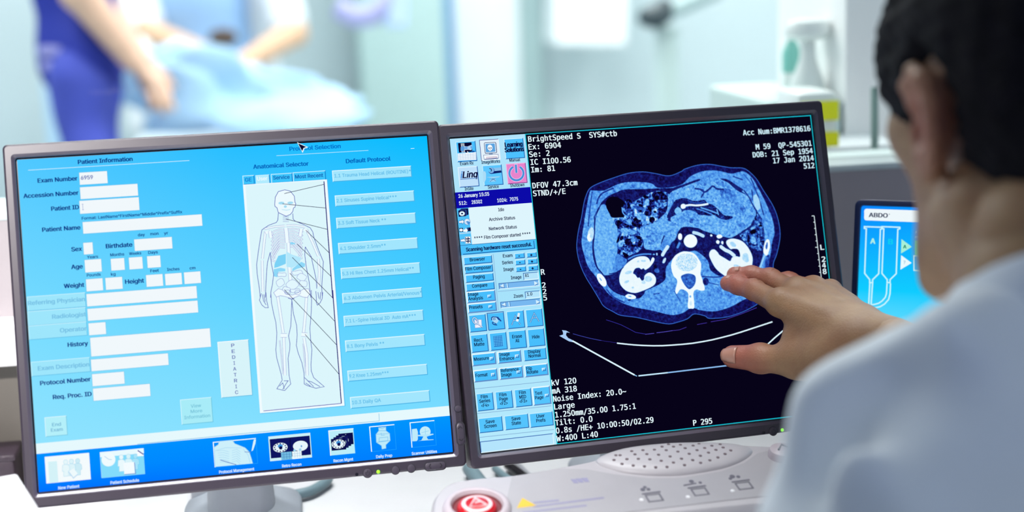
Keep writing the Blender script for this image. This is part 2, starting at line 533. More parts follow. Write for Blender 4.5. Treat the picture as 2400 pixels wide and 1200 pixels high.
'c':[99,[52,-5,35,-2,21,7,12,20,9,28,6,47,9,66,12,74,21,87,35,96,52,99,66,97,78,91,87,82,94,67,74,63,70,71,66,76,60,79,46,79,38,76,32,68,27,53,28,35,32,26,38,18,42,16,52,14,60,15,66,19,71,24,75,32,94,27,87,13,78,3,66,-3]],
'd':[106,[49,-5,33,-2,26,2,15,13,8,28,7,37,7,57,8,66,11,74,21,87,33,96,41,98,55,98,64,95,71,91,78,82,75,82,75,130,95,130,95,-2,76,-2,76,12,78,12,68,1,60,-3],[51,14,60,16,68,21,74,35,75,47,74,60,68,73,61,78,51,80,42,78,34,73,29,64,27,47,29,30,34,22,42,16]],
'e':[101,[53,-5,35,-2,21,7,16,13,9,28,6,47,8,65,16,81,21,87,35,96,51,99,62,97,72,94,86,83,92,71,94,65,95,49,95,40,16,40,16,58,88,56,76,47,74,61,70,70,64,76,56,80,42,78,35,73,29,66,27,58,27,38,30,28,32,24,39,18,48,14,57,14,63,16,70,20,75,29,95,24,89,12,81,4,66,-3]],
'f':[63,[60,97,60,79,-1,79,-1,97],[18,-2,18,108,19,118,25,127,37,134,47,135,64,132,59,114,53,116,45,116,40,113,38,108,38,-2]],
'g':[106,[52,-40,38,-39,27,-35,16,-26,9,-16,26,-7,34,-17,43,-21,52,-22,64,-20,72,-13,75,-8,75,15,78,15,68,4,55,-1,41,-1,34,1,21,9,12,21,8,29,6,48,8,66,11,74,21,87,34,96,49,99,60,97,71,91,78,82,76,82,76,97,96,97,96,-2,93,-18,90,-24,80,-33,67,-38],[51,17,61,19,64,21,70,27,74,36,76,48,74,60,68,73,61,78,51,80,42,78,34,73,29,65,27,48,28,37,34,24,42,19]],
'h':[103,[31,57,31,-2,11,-2,11,130,31,130,31,69,22,70,27,81,31,88,43,96,50,98,63,98,75,94,80,91,87,81,91,68,92,-2,72,-2,72,59,71,65,66,74,58,79,52,80,41,77,34,69]],
'i':[42,[11,-2,11,97,31,97,31,-2],[21,108,12,112,8,117,8,121,8,124,12,130,21,133,27,132,30,130,34,124,34,121,34,117,30,112,27,110]],
'k':[95,[26,31,25,55,29,55,70,97,94,96,47,47,45,47],[11,-2,11,130,31,130,31,-2],[72,-2,34,47,48,61,96,-2]],
'l':[47,[35,-3,21,0,17,3,11,14,11,130,31,130,31,21,32,17,34,16,44,16,48,-1]],
'm':[152,[11,-2,11,97,30,97,31,71,24,72,28,84,34,91,42,96,50,99,62,98,68,96,74,92,81,81,83,71,75,71,77,79,82,87,90,94,99,98,109,99,120,97,130,92,134,88,140,78,141,71,142,-2,121,-2,121,69,117,76,109,80,105,80,98,79,92,76,89,71,87,65,86,-2,66,-2,66,69,64,73,58,78,50,80,44,79,38,76,34,71,31,64,31,-2]],
'n':[102,[31,57,31,-2,11,-2,11,97,30,97,31,69,22,70,27,81,31,88,43,96,50,98,63,98,75,94,80,91,87,81,91,68,92,-2,72,-2,72,59,71,65,66,74,58,79,52,80,41,77,34,69]],
'o':[104,[52,-5,35,-2,21,7,12,20,9,28,6,47,9,66,12,74,21,87,35,96,52,99,69,96,82,87,92,74,95,66,98,47,95,28,92,20,82,7,69,-2],[52,14,62,16,69,22,74,30,77,47,74,64,69,72,62,78,52,80,42,78,34,72,29,64,27,47,29,30,34,22,42,16]],
'p':[106,[11,-38,11,97,30,97,30,82,28,82,35,91,46,97,57,99,73,96,86,87,95,74,98,66,99,57,99,37,95,20,86,7,80,2,65,-4,52,-4,42,-1,35,3,28,12,31,12,31,-38],[55,14,65,16,72,22,77,30,80,47,77,64,72,73,65,78,55,80,46,78,38,73,32,60,31,47,32,35,39,21,46,16]],
'q':[106,[95,-38,75,-38,75,12,78,12,71,3,64,-1,55,-4,41,-4,26,2,20,7,11,20,7,37,7,57,8,66,11,74,21,87,33,96,49,99,60,97,71,91,78,82,76,82,76,97,95,97],[51,14,60,16,68,21,74,35,75,47,74,60,68,73,61,78,51,80,42,78,34,73,29,64,27,47,29,30,34,22,42,16]],
'r':[65,[11,-2,11,97,30,97,30,83,27,83,32,90,42,97,53,99,63,98,63,78,52,79,44,78,36,72,32,67,31,59,31,-2]],
's':[91,[46,-5,27,-1,17,4,10,12,6,25,25,30,27,23,32,17,45,14,56,16,60,18,64,23,64,28,60,34,29,43,22,46,12,55,10,62,10,74,11,80,18,89,22,92,34,97,47,99,59,97,73,90,79,82,84,71,66,66,61,74,56,79,42,80,38,79,32,75,30,69,31,65,39,59,66,52,73,49,82,39,85,27,83,15,76,6,66,-1,60,-3]],
't':[57,[53,97,53,79,-1,79,-1,97],[14,120,34,120,34,21,36,17,39,15,52,16,56,-2,42,-4,34,-3,27,0,21,3,17,9,15,16]],
'u':[103,[46,-4,33,-2,23,4,15,14,13,20,11,35,11,97,31,97,32,30,33,25,40,17,50,15,58,16,64,20,70,29,72,38,72,97,92,97,92,-2,72,-2,72,25,80,25,76,14,71,7,60,-1]],
'v':[97,[39,-2,1,97,23,97,44,40,54,3,43,3,54,40,74,97,96,97,58,-2]],
'w':[142,[33,-2,3,97,24,97,41,35,47,8,38,8,44,34,61,97,81,97,98,35,103,8,95,8,101,34,118,97,139,97,109,-2,90,-2,66,87,76,87,52,-2]],
'x':[95,[2,-2,44,58,44,39,4,97,26,97,55,50,41,50,56,78,69,97,91,97,51,39,51,57,93,-2,70,-2,40,47,54,47,39,20,24,-2]],
'y':[97,[9,-36,14,-19,26,-20,29,-18,34,-12,38,0,1,97,23,97,44,40,54,3,43,3,54,40,75,97,96,97,53,-15,49,-25,40,-34,32,-38,23,-39]],
},
'M':{
'#':[107,[62,130,53,94,70,94,79,130,98,130,88,94,109,94,109,76,84,76,78,51,99,52,99,34,74,34,65,-2,46,-2,55,34,38,34,29,-2,11,-2,20,34,-2,34,-2,52,24,52,31,76,8,76,8,94,35,94,44,130],[66,76,49,76,43,51,60,52]],
'+':[107,[63,104,63,66,102,66,102,46,63,46,63,8,44,8,44,46,5,46,5,66,44,66,44,104]],
'-':[107,[29,58,79,58,79,39,29,39]],
'.':[107,[40,29,67,29,67,-2,40,-2]],
'/':[107,[76,132,97,132,27,-19,6,-18]],
'0':[107,[54,116,47,115,42,111,37,104,34,94,32,81,31,65,32,49,34,36,37,26,42,19,47,15,54,14,60,15,66,19,70,26,73,36,75,49,76,65,75,81,73,94,70,104,66,111,60,115],[54,135,67,133,78,127,87,116,93,103,97,86,98,65,97,44,93,27,87,13,78,3,67,-3,54,-5,40,-3,29,3,20,13,14,27,11,44,9,65,11,86,14,103,20,116,29,127,40,133]],
'1':[107,[21,17,49,17,49,111,19,105,19,125,50,132,70,132,70,17,97,17,97,-2,21,-2]],
'2':[107,[36,16,94,17,94,-2,11,-2,11,16,62,72,68,82,71,94,68,106,61,113,56,115,39,114,28,110,13,103,12,125,25,131,37,134,49,135,61,133,72,130,81,124,88,116,92,106,93,90,89,78,82,66,62,43]],
'3':[107,[71,70,76,69,83,64,89,59,93,52,95,44,96,36,95,24,90,14,83,6,74,0,62,-4,49,-5,30,-3,10,2,10,24,36,15,55,15,62,17,67,21,71,25,73,31,74,38,71,49,62,57,56,59,32,60,32,79,55,80,61,81,69,87,71,97,69,107,61,113,49,115,34,114,14,108,14,129,34,133,49,135,61,133,72,130,81,125,88,117,92,108,93,98,92,90,87,78,75,70]],
'4':[107,[63,111,26,47,62,48],[60,132,84,132,84,48,101,48,101,29,84,29,84,-2,62,-2,62,29,7,29,7,48]],
'5':[107,[16,132,86,132,86,113,36,113,36,86,49,88,62,87,73,83,83,76,90,66,94,55,95,42,94,28,90,17,82,8,72,1,61,-3,47,-5,27,-3,10,1,11,24,34,15,54,15,60,18,66,22,70,27,72,34,73,42,72,50,70,56,66,62,60,66,53,68,40,69,27,66,16,62]],
'6':[107,[89,129,88,108,74,114,66,115,52,114,44,110,38,104,34,94,29,71,29,75,38,83,44,86,56,88,68,87,79,83,87,76,93,67,97,55,98,42,97,28,93,17,87,8,78,1,68,-3,55,-5,41,-3,29,3,20,12,14,26,11,43,9,65,11,85,15,103,22,116,33,127,46,133,61,135,74,133],[55,70,49,69,43,67,39,63,34,50,33,42,34,33,39,21,43,17,49,14,55,13,61,14,67,17,71,20,76,33,76,42,76,51,71,63,67,67,61,69]],
'7':[107,[10,132,96,132,96,122,49,-2,26,-2,72,113,10,113]],
'8':[107,[54,59,47,59,37,54,32,43,31,37,32,30,37,19,47,14,54,13,60,14,70,19,75,30,76,37,75,43,70,54,60,59],[35,69,30,69,19,78,13,91,12,99,13,109,17,118,23,125,32,130,42,134,54,135,65,134,75,130,84,125,90,118,94,109,95,99,92,84,83,73,77,69,72,69,78,69,85,64,91,59,95,52,97,44,98,35,97,23,93,14,86,6,77,0,66,-4,54,-5,41,-4,30,0,21,6,14,14,10,23,9,35,10,44,12,52,17,59,22,64,29,69],[34,97,35,91,39,83,48,78,54,78,60,78,68,83,73,91,73,97,73,103,68,112,60,116,54,116,48,116,39,112,35,103]],
'9':[107,[52,60,58,61,63,63,68,67,73,80,74,88,73,97,68,109,63,113,58,115,52,116,45,116,40,113,36,109,31,97,31,88,31,79,36,67,40,63,45,61],[18,1,19,22,33,16,41,15,55,16,62,20,69,26,73,35,78,59,78,55,69,47,63,44,50,42,38,43,28,47,20,54,14,63,10,75,9,88,10,102,14,113,20,122,29,129,39,133,52,135,66,133,78,127,87,117,93,104,96,86,97,65,96,44,92,27,84,13,74,3,61,-3,46,-5,33,-3]],
':':[107,[40,95,67,95,67,64,40,64],[40,29,67,29,67,-2,40,-2]],
'A':[107,[54,111,38,50,69,50],[41,132,66,132,107,-2,84,-2,75,32,33,32,23,-2,1,-2]],
'B':[107,[34,60,34,17,62,17,73,22,76,25,78,31,79,37,78,45,76,50,73,54,61,59],[34,113,34,79,60,79,66,81,72,86,74,91,74,102,70,109,60,113],[12,132,66,131,76,128,85,123,92,116,95,107,97,97,94,82,90,77,86,72,79,69,75,70,80,70,88,66,93,60,98,53,100,45,101,36,100,24,96,15,89,7,79,2,67,-1,12,-2]],
'C':[107,[96,3,85,-1,75,-4,65,-5,49,-3,35,3,24,14,16,28,11,45,10,65,11,85,16,102,24,116,35,126,49,133,65,135,75,134,85,131,96,127,95,104,79,113,65,116,55,114,47,110,41,104,36,94,34,81,33,65,34,49,36,36,41,26,47,19,55,15,65,14,74,15,83,19,95,26]],
'D':[107,[38,17,51,18,60,21,67,27,72,35,75,48,75,65,75,82,72,95,67,103,61,109,51,112,32,113,32,17],[38,132,57,130,72,125,84,116,92,103,97,86,99,65,97,44,92,27,84,14,72,5,57,0,38,-2,10,-2,10,132]],
'E':[107,[15,132,97,132,97,113,37,113,37,79,94,79,94,60,37,60,37,17,98,17,98,-2,15,-2]],
'F':[107,[18,132,99,132,99,113,40,113,40,79,94,79,94,60,40,60,40,-2,18,-2]],
'H':[107,[10,132,32,132,32,79,75,79,75,132,98,132,98,-2,75,-2,75,60,32,60,32,-2,10,-2]],
'I':[107,[15,132,92,132,92,113,65,113,65,17,92,17,92,-2,15,-2,15,17,42,17,42,113,15,113]],
'J':[107,[7,4,8,29,27,17,43,14,50,15,55,17,59,20,63,32,63,113,30,113,30,132,85,132,85,42,84,27,81,15,76,6,68,0,57,-4,43,-5,26,-3]],
'L':[107,[16,132,39,132,39,17,101,17,101,-2,16,-2]],
'M':[107,[5,132,33,132,53,67,74,132,102,132,102,-2,81,-2,83,111,62,44,45,44,24,111,26,-2,5,-2]],
'N':[107,[10,132,36,132,78,26,76,132,97,132,97,-2,71,-2,30,104,31,-2,10,-2]],
'O':[107,[77,65,74,95,71,105,67,111,61,115,54,116,46,115,41,111,36,105,33,95,31,65,33,35,36,25,41,19,46,15,54,14,61,15,67,19,71,25,74,34],[99,65,98,44,95,27,88,13,79,3,68,-3,54,-5,40,-3,28,3,19,13,13,26,9,44,8,65,9,86,13,103,19,117,28,127,40,133,54,135,68,133,79,127,88,117,95,103,98,86]],
'P':[107,[37,113,37,69,62,70,73,75,78,85,79,91,78,98,73,107,62,113],[15,132,55,132,69,131,80,128,90,122,96,114,100,103,102,91,100,79,96,69,90,60,80,55,69,51,37,50,37,-2,15,-2]],
'Q':[107,[56,-5,39,-3,28,3,19,13,13,27,9,44,8,65,9,86,13,103,19,117,28,127,40,133,54,135,68,133,79,127,88,117,95,103,98,86,99,65,97,35,93,23,88,13,82,5,76,1,94,-15,77,-26],[77,65,74,95,71,105,67,111,61,115,54,116,46,115,41,111,36,105,33,95,31,65,33,35,36,25,41,19,46,15,54,14,61,15,67,19,71,25,74,34]],
'R':[107,[70,61,71,62,76,60,83,52,110,-2,87,-2,67,40,59,49,52,52,32,53,32,-2,10,-2,10,132,62,131,74,128,83,122,90,114,94,104,95,92,94,84,92,76,88,70,82,65,75,61],[32,113,32,72,57,72,67,77,71,86,72,92,71,99,66,108,56,113]],
'S':[107,[90,127,90,105,77,111,66,115,48,115,38,110,32,102,31,97,33,88,39,83,73,73,82,68,89,62,94,55,97,46,98,35,97,24,92,14,86,5,76,0,65,-4,51,-5,38,-4,26,-1,12,4,12,27,28,19,39,15,51,14,58,15,65,16,74,23,77,34,74,44,68,50,35,60,26,65,19,70,14,77,11,85,10,94,11,105,15,115,22,124,31,130,42,133,55,135,66,134]],
'T':[107,[2,132,105,132,105,113,65,113,65,-2,43,-2,43,113,2,113]],
'V':[107,[54,18,82,132,105,132,66,-2,41,-2,2,132,25,132]],
'W':[107,[-3,132,19,132,30,28,43,97,65,97,78,28,88,132,110,132,90,-2,69,-2,54,74,38,-2,17,-2]],
'Y':[107,[0,132,23,132,54,76,84,132,107,132,65,58,65,-2,42,-2,42,58]],
'a':[107,[61,47,41,45,33,39,30,29,30,25,34,17,42,14,55,14,62,17,67,22,71,28,73,36,74,47],[94,56,94,-2,74,-2,75,11,74,8,69,3,58,-3,44,-5,34,-4,26,-1,19,4,14,11,10,19,9,28,11,39,15,48,21,55,30,60,41,63,74,64,71,76,65,82,59,83,41,83,30,80,17,74,16,95,30,99,46,102,59,102,73,98,84,92,90,83,93,75]],
'b':[107,[78,49,75,69,72,76,68,80,63,83,56,84,50,83,45,80,41,76,38,69,36,60,36,38,38,29,41,22,45,17,50,14,56,13,63,14,68,17,72,22,75,29],[34,88,34,91,38,95,47,100,59,102,71,101,80,96,89,88,94,77,98,64,99,49,98,34,94,21,88,10,80,2,70,-3,59,-5,47,-3,38,2,34,6,34,9,35,-2,15,-2,15,138,35,138]],
'c':[107,[95,4,84,-1,75,-4,65,-5,51,-3,38,2,28,9,21,20,16,33,15,49,16,64,21,77,28,88,38,96,51,101,65,102,79,100,95,94,94,73,79,82,70,84,56,83,49,80,44,75,40,68,37,59,36,49,37,38,40,29,44,22,49,17,56,14,70,14,79,16,94,25]],
'd':[107,[74,88,72,138,93,138,93,-2,72,-2,74,9,73,6,70,2,60,-3,49,-5,37,-3,27,2,19,10,13,21,10,34,8,49,10,64,13,77,19,88,27,96,37,101,49,102,60,100,70,95,74,91],[30,49,32,29,35,22,40,17,45,14,51,13,57,14,63,17,67,22,70,29,72,38,72,60,70,69,67,75,63,80,57,83,51,84,45,83,40,80,35,76,32,69]],
'e':[107,[99,53,99,43,30,43,30,44,31,35,33,27,37,21,43,17,50,14,59,13,69,14,95,24,95,3,76,-3,59,-5,44,-3,32,2,22,10,14,20,10,33,8,49,10,64,14,77,22,87,31,96,43,100,57,102,69,101,79,96,88,89,94,79,98,67],[78,60,76,72,72,77,68,81,63,83,56,84,49,83,43,81,39,77,35,72,31,60]],
'g':[107,[72,50,70,69,67,76,63,80,58,83,52,84,45,83,40,80,36,76,32,69,31,60,31,39,32,30,36,23,40,19,45,16,52,15,58,16,63,19,67,23,70,30],[93,6,92,-8,88,-19,82,-29,73,-35,63,-39,50,-41,36,-39,19,-35,20,-15,38,-21,46,-23,57,-23,63,-20,67,-17,70,-12,74,9,70,5,60,-1,48,-3,37,-1,27,4,19,12,13,22,10,35,8,50,10,64,13,77,19,88,27,96,37,101,54,102,65,98,73,91,74,88,72,99,93,99]],
'h':[107,[94,60,94,-2,73,-2,73,68,69,78,62,83,56,84,50,83,45,80,41,77,36,64,35,-2,15,-2,15,138,35,138,34,86,34,89,39,94,49,100,62,102,72,101,80,97,86,91,90,83,93,73]],
'i':[107,[20,100,66,100,66,15,97,15,97,-2,13,-2,13,15,45,15,45,83,20,83],[45,138,66,138,66,113,45,113]],
'k':[107,[18,138,39,138,38,60,78,100,102,99,63,60,108,-2,84,-2,49,47,39,38,39,-2,18,-2]],
'l':[107,[58,35,60,24,64,18,71,16,92,16,92,-2,60,-1,52,2,46,8,41,15,38,25,37,35,37,122,12,122,12,139,58,139]],
'm':[107,[59,91,59,93,65,99,77,102,85,101,91,98,96,92,99,83,101,72,101,-2,82,-2,81,76,78,83,73,84,68,82,65,75,64,-2,44,-2,43,76,41,83,35,84,30,82,27,75,26,-2,7,-2,7,100,26,100,25,92,24,94,27,97,33,101,46,102,53,99,59,93]],
'n':[107,[94,60,94,-2,73,-2,73,68,69,78,62,83,56,84,50,83,45,80,41,77,36,64,35,-2,15,-2,15,100,35,100,34,86,34,89,43,97,55,102,72,101,80,97,86,91,90,83,93,73]],
'o':[107,[54,84,47,83,41,80,37,76,34,69,32,60,31,49,32,38,34,29,37,22,41,17,47,14,54,13,60,14,66,17,70,22,74,29,75,38,76,49,75,60,74,69,70,76,66,80,60,83],[54,102,67,101,78,96,86,88,93,78,96,64,98,49,96,33,93,20,86,9,78,1,67,-3,54,-5,41,-3,30,1,21,9,15,20,11,33,10,49,11,64,15,78,21,88,30,96,41,101]],
'p':[107,[34,9,35,-39,14,-39,14,100,35,100,34,88,34,91,38,95,47,100,59,102,70,101,80,96,88,88,94,77,98,64,99,48,98,33,94,20,88,10,80,2,70,-3,59,-5,47,-3,38,2,34,6],[77,49,75,69,72,76,68,80,63,83,56,84,50,83,45,80,41,76,37,69,36,60,36,38,37,29,41,22,45,17,50,14,56,13,63,14,68,17,72,22,75,29]],
'r':[107,[102,74,89,81,79,83,70,82,63,79,57,74,53,68,51,59,50,-2,29,-2,29,100,50,100,48,82,49,86,53,92,65,99,80,102,91,101,103,95]],
's':[107,[87,96,86,76,66,83,50,84,42,81,38,76,37,72,39,66,44,62,74,55,85,47,89,42,92,28,91,19,87,10,81,4,73,-1,63,-4,41,-4,16,2,17,23,41,14,57,14,66,17,69,20,71,27,69,32,63,37,36,44,24,52,20,57,17,71,18,80,21,88,27,94,35,99,44,101,66,101]],
't':[107,[56,127,56,100,92,100,92,83,56,83,56,32,57,22,62,17,66,15,92,15,92,-2,59,-1,50,1,43,6,39,12,36,21,35,83,9,83,9,100,35,100,35,127]],
'u':[107,[15,37,15,100,35,100,36,29,39,19,47,14,52,14,58,14,63,17,68,21,72,33,73,100,94,100,94,-2,73,-2,74,11,74,8,70,4,65,0,53,-4,37,-4,29,0,22,6,18,14,16,24]],
'x':[107,[100,99,65,51,104,-2,81,-2,54,36,26,-2,4,-2,42,51,7,99,29,100,54,66,78,100]],
'~':[107,[101,71,102,52,88,43,79,41,68,41,42,50,33,51,21,49,6,40,5,59,20,68,29,70,44,69,64,61,75,59,86,62]],
},
}

_GC = {}


def glyph(font, ch):
    """advance, vertices and triangles of one letter, cap height about 0.53"""
    if (font, ch) in _GC: return _GC[font, ch]
    s = GLYPHS[font][ch]
    loops = [[(p[i] / 250, p[i + 1] / 250) for i in range(0, len(p), 2)] for p in s[1:]]
    pts = []
    edges = []
    for l in loops:
        n = len(pts)
        pts += [Vector(p) for p in l]
        edges += [(n + i, n + (i + 1) % len(l)) for i in range(len(l))]
    V, T = [], []
    if pts:
        ov, oe, of = delaunay_2d_cdt(pts, edges, [], 0, 1e-6)[:3]
        V = [(v.x, v.y) for v in ov]
        for f in of:
            cx, cy = sum(V[i][0] for i in f) / len(f), sum(V[i][1] for i in f) / len(f)
            w = 0
            for l in loops:
                for (ax, ay), (bx, by) in zip(l, l[1:] + l[:1]):
                    if (ay <= cy) != (by <= cy) and (bx - ax) * (cy - ay) / (by - ay) + ax > cx:
                        w += 1 if by > ay else -1
            if w: T.append(f)
    _GC[font, ch] = (s[0] / 250, V, [tuple(t) for t in T])
    return _GC[font, ch]


def text_shape(font, txt, x, y, width, cap):
    """flat lettering; y is the baseline, y axis pointing down"""
    adv = 0.4286 if font == 'M' else None
    pen = 0
    V = []
    F = []
    for ch in txt:
        if ch == ' ':
            pen += adv or 0.2
            continue
        a, gv, gt = glyph('M' if font == 'M' else 'B', ch)
        n = len(V)
        V += [(px + pen, py) for px, py in gv]
        F += [(t[0] + n, t[1] + n, t[2] + n) for t in gt]
        pen += adv or a
    x0 = min(v[0] for v in V)
    x1 = max(v[0] for v in V)
    sx = width / max(1e-6, x1 - x0)
    sy = cap / 0.535
    return [(x + (px - x0) * sx, y - py * sy) for px, py in V], F


class Picture:
    """flat coloured shapes of a display, in display pixels, y down"""

    def __init__(self, w, h, pw, ph):
        self.w, self.h, self.pw, self.ph = w, h, pw, ph
        self.V = []
        self.C = []
        self.F = []
        self.boxes = []

    def push(self, V2, F, col, layer=None):
        A = np.array(V2, 'f4')
        bb = (A[:, 0].min(), A[:, 1].min(), A[:, 0].max(), A[:, 1].max())
        if layer is None:
            layer = 1 + max([b[4] for b in self.boxes if b[0] < bb[2] and b[2] > bb[0] and b[1] < bb[3] and b[3] > bb[1]] or [0])
        self.boxes.append(bb + (layer,))
        n = len(self.V)
        cols = col if isinstance(col, (list, np.ndarray)) else None
        c = None if cols is not None else lin(col) + (1,)
        for i, (x, y) in enumerate(V2):
            self.V.append((x / self.pw * self.w - self.w / 2, self.h / 2 - y / self.ph * self.h, layer * 2.2e-5))
            self.C.append(tuple(cols[i]) if cols is not None else c)
        self.F += [tuple(i + n for i in f) for f in F]

    def rect(self, x0, y0, x1, y1, c):
        self.push([(x0, y0), (x1, y0), (x1, y1), (x0, y1)], [(3, 2, 1, 0)], c)

    def poly(self, c, pts):
        T = tessellate_polygon([[Vector((x, y, 0)) for x, y in pts]])
        self.push(pts, [tuple(t) for t in T], c)

    def line(self, c, w, pts):
        n = len(pts)
        closed = pts[0] == pts[-1] and n > 2
        L = []
        for i, p in enumerate(pts):
            a = pts[i - 1] if i else (pts[-2] if closed else pts[0])
            b = pts[i + 1] if i < n - 1 else (pts[1] if closed else pts[-1])
            d1 = Vector((p[0] - a[0], p[1] - a[1]))
            d2 = Vector((b[0] - p[0], b[1] - p[1]))
            if d1.length < 1e-6: d1 = d2
            if d2.length < 1e-6: d2 = d1
            if d1.length < 1e-6: d1 = d2 = Vector((1, 0))
            d1.normalize()
            d2.normalize()
            m = (d1 + d2)
            if m.length < 0.3: m = d2.copy()
            m.normalize()
            nx, ny = -m[1], m[0]
            k = min(1.8, 1 / max(0.4, m.dot(d2))) * w / 2
            L += [(p[0] + nx * k, p[1] + ny * k), (p[0] - nx * k, p[1] - ny * k)]
        self.push(L, [(2 * i, 2 * i + 1, 2 * i + 3, 2 * i + 2) for i in range(n - 1)], c)

    def draw(self, E):
        for e in E:
            k = e[0]
            if k == 'r': self.rect(*e[1:])
            elif k == 'g':
                x0, y0, x1, y1, cs = e[1:]
                n = 8
                cl = np.array([lin(c) for c in cs]).reshape(3, 3, 3)
                V = []
                C = []
                for j in range(n + 1):
                    for i in range(n + 1):
                        u, v = i / n * 2, j / n * 2
                        iu, iv = min(1, int(u)), min(1, int(v))
                        fu, fv = u - iu, v - iv
                        c = (cl[iv, iu] * (1 - fu) + cl[iv, iu + 1] * fu) * (1 - fv) + (cl[iv + 1, iu] * (1 - fu) + cl[iv + 1, iu + 1] * fu) * fv
                        V.append((x0 + (x1 - x0) * i / n, y0 + (y1 - y0) * j / n))
                        C.append(tuple(c) + (1,))
                F = [(j * (n + 1) + i, (j + 1) * (n + 1) + i, (j + 1) * (n + 1) + i + 1, j * (n + 1) + i + 1) for j in range(n) for i in range(n)]
                self.push(V, F, C)
            elif k == 'b':
                x0, y0, x1, y1, f, li, dk, w = e[1:]
                self.rect(x0 - w * .5, y0 - w * .5, x1 + w * .5, y1 + w * .5, dk)
                self.push([(x0 - w * .5, y1 + w * .5), (x0 - w * .5, y0 - w * .5), (x1 + w * .5, y0 - w * .5), (x1 - w * .5, y0 + w * .5), (x0 + w * .5, y0 + w * .5), (x0 + w * .5, y1 - w * .5)],
                          [(0, 5, 4, 1), (1, 4, 3, 2)], li)
                self.rect(x0 + w * .5, y0 + w * .5, x1 - w * .5, y1 - w * .5, f)
            elif k == 'f':
                x0, y0, x1, y1, f, li = e[1:]
                self.rect(x0 - 1.2, y0 - 1.2, x1 + 1.2, y1 + 1.2, li)
                self.rect(x0, y0, x1, y1, f)
            elif k == 'o':
                c, x, y, rx, ry = e[1:]
                n = 20
                self.push([(x + rx * math.cos(2 * PI * i / n), y + ry * math.sin(2 * PI * i / n)) for i in range(n)], [tuple(range(n))[::-1]], c)
            elif k == 'p': self.poly(e[1], e[2])
            elif k == 'l': self.line(e[1], e[2], e[3])
            elif k == 't':
                c, f, x, y, w, h, s = e[1:]
                V, F = text_shape(f, s, x, y, w, h)
                if f == 'I':
                    V = [(px - (py - y) * .22, py) for px, py in V]
                bold = .7 if f == 'M' else h * (.042 if h < 12.5 else .09)
                if f == 'I': bold = 1.6
                n = len(V)
                if bold:
                    F = F + [tuple(i + n for i in t) for t in F]
                    V = [(px - bold / 2, py) for px, py in V] + [(px + bold / 2, py) for px, py in V]
                self.push(V, F, c)

    def build(self, name, m, parent):
        o = link_mesh(name, self.V, self.F, m, parent)
        a = o.data.color_attributes.new('picture', 'FLOAT_COLOR', 'POINT')
        a.data.foreach_set('color', np.array(self.C, 'f4').ravel())
        return o


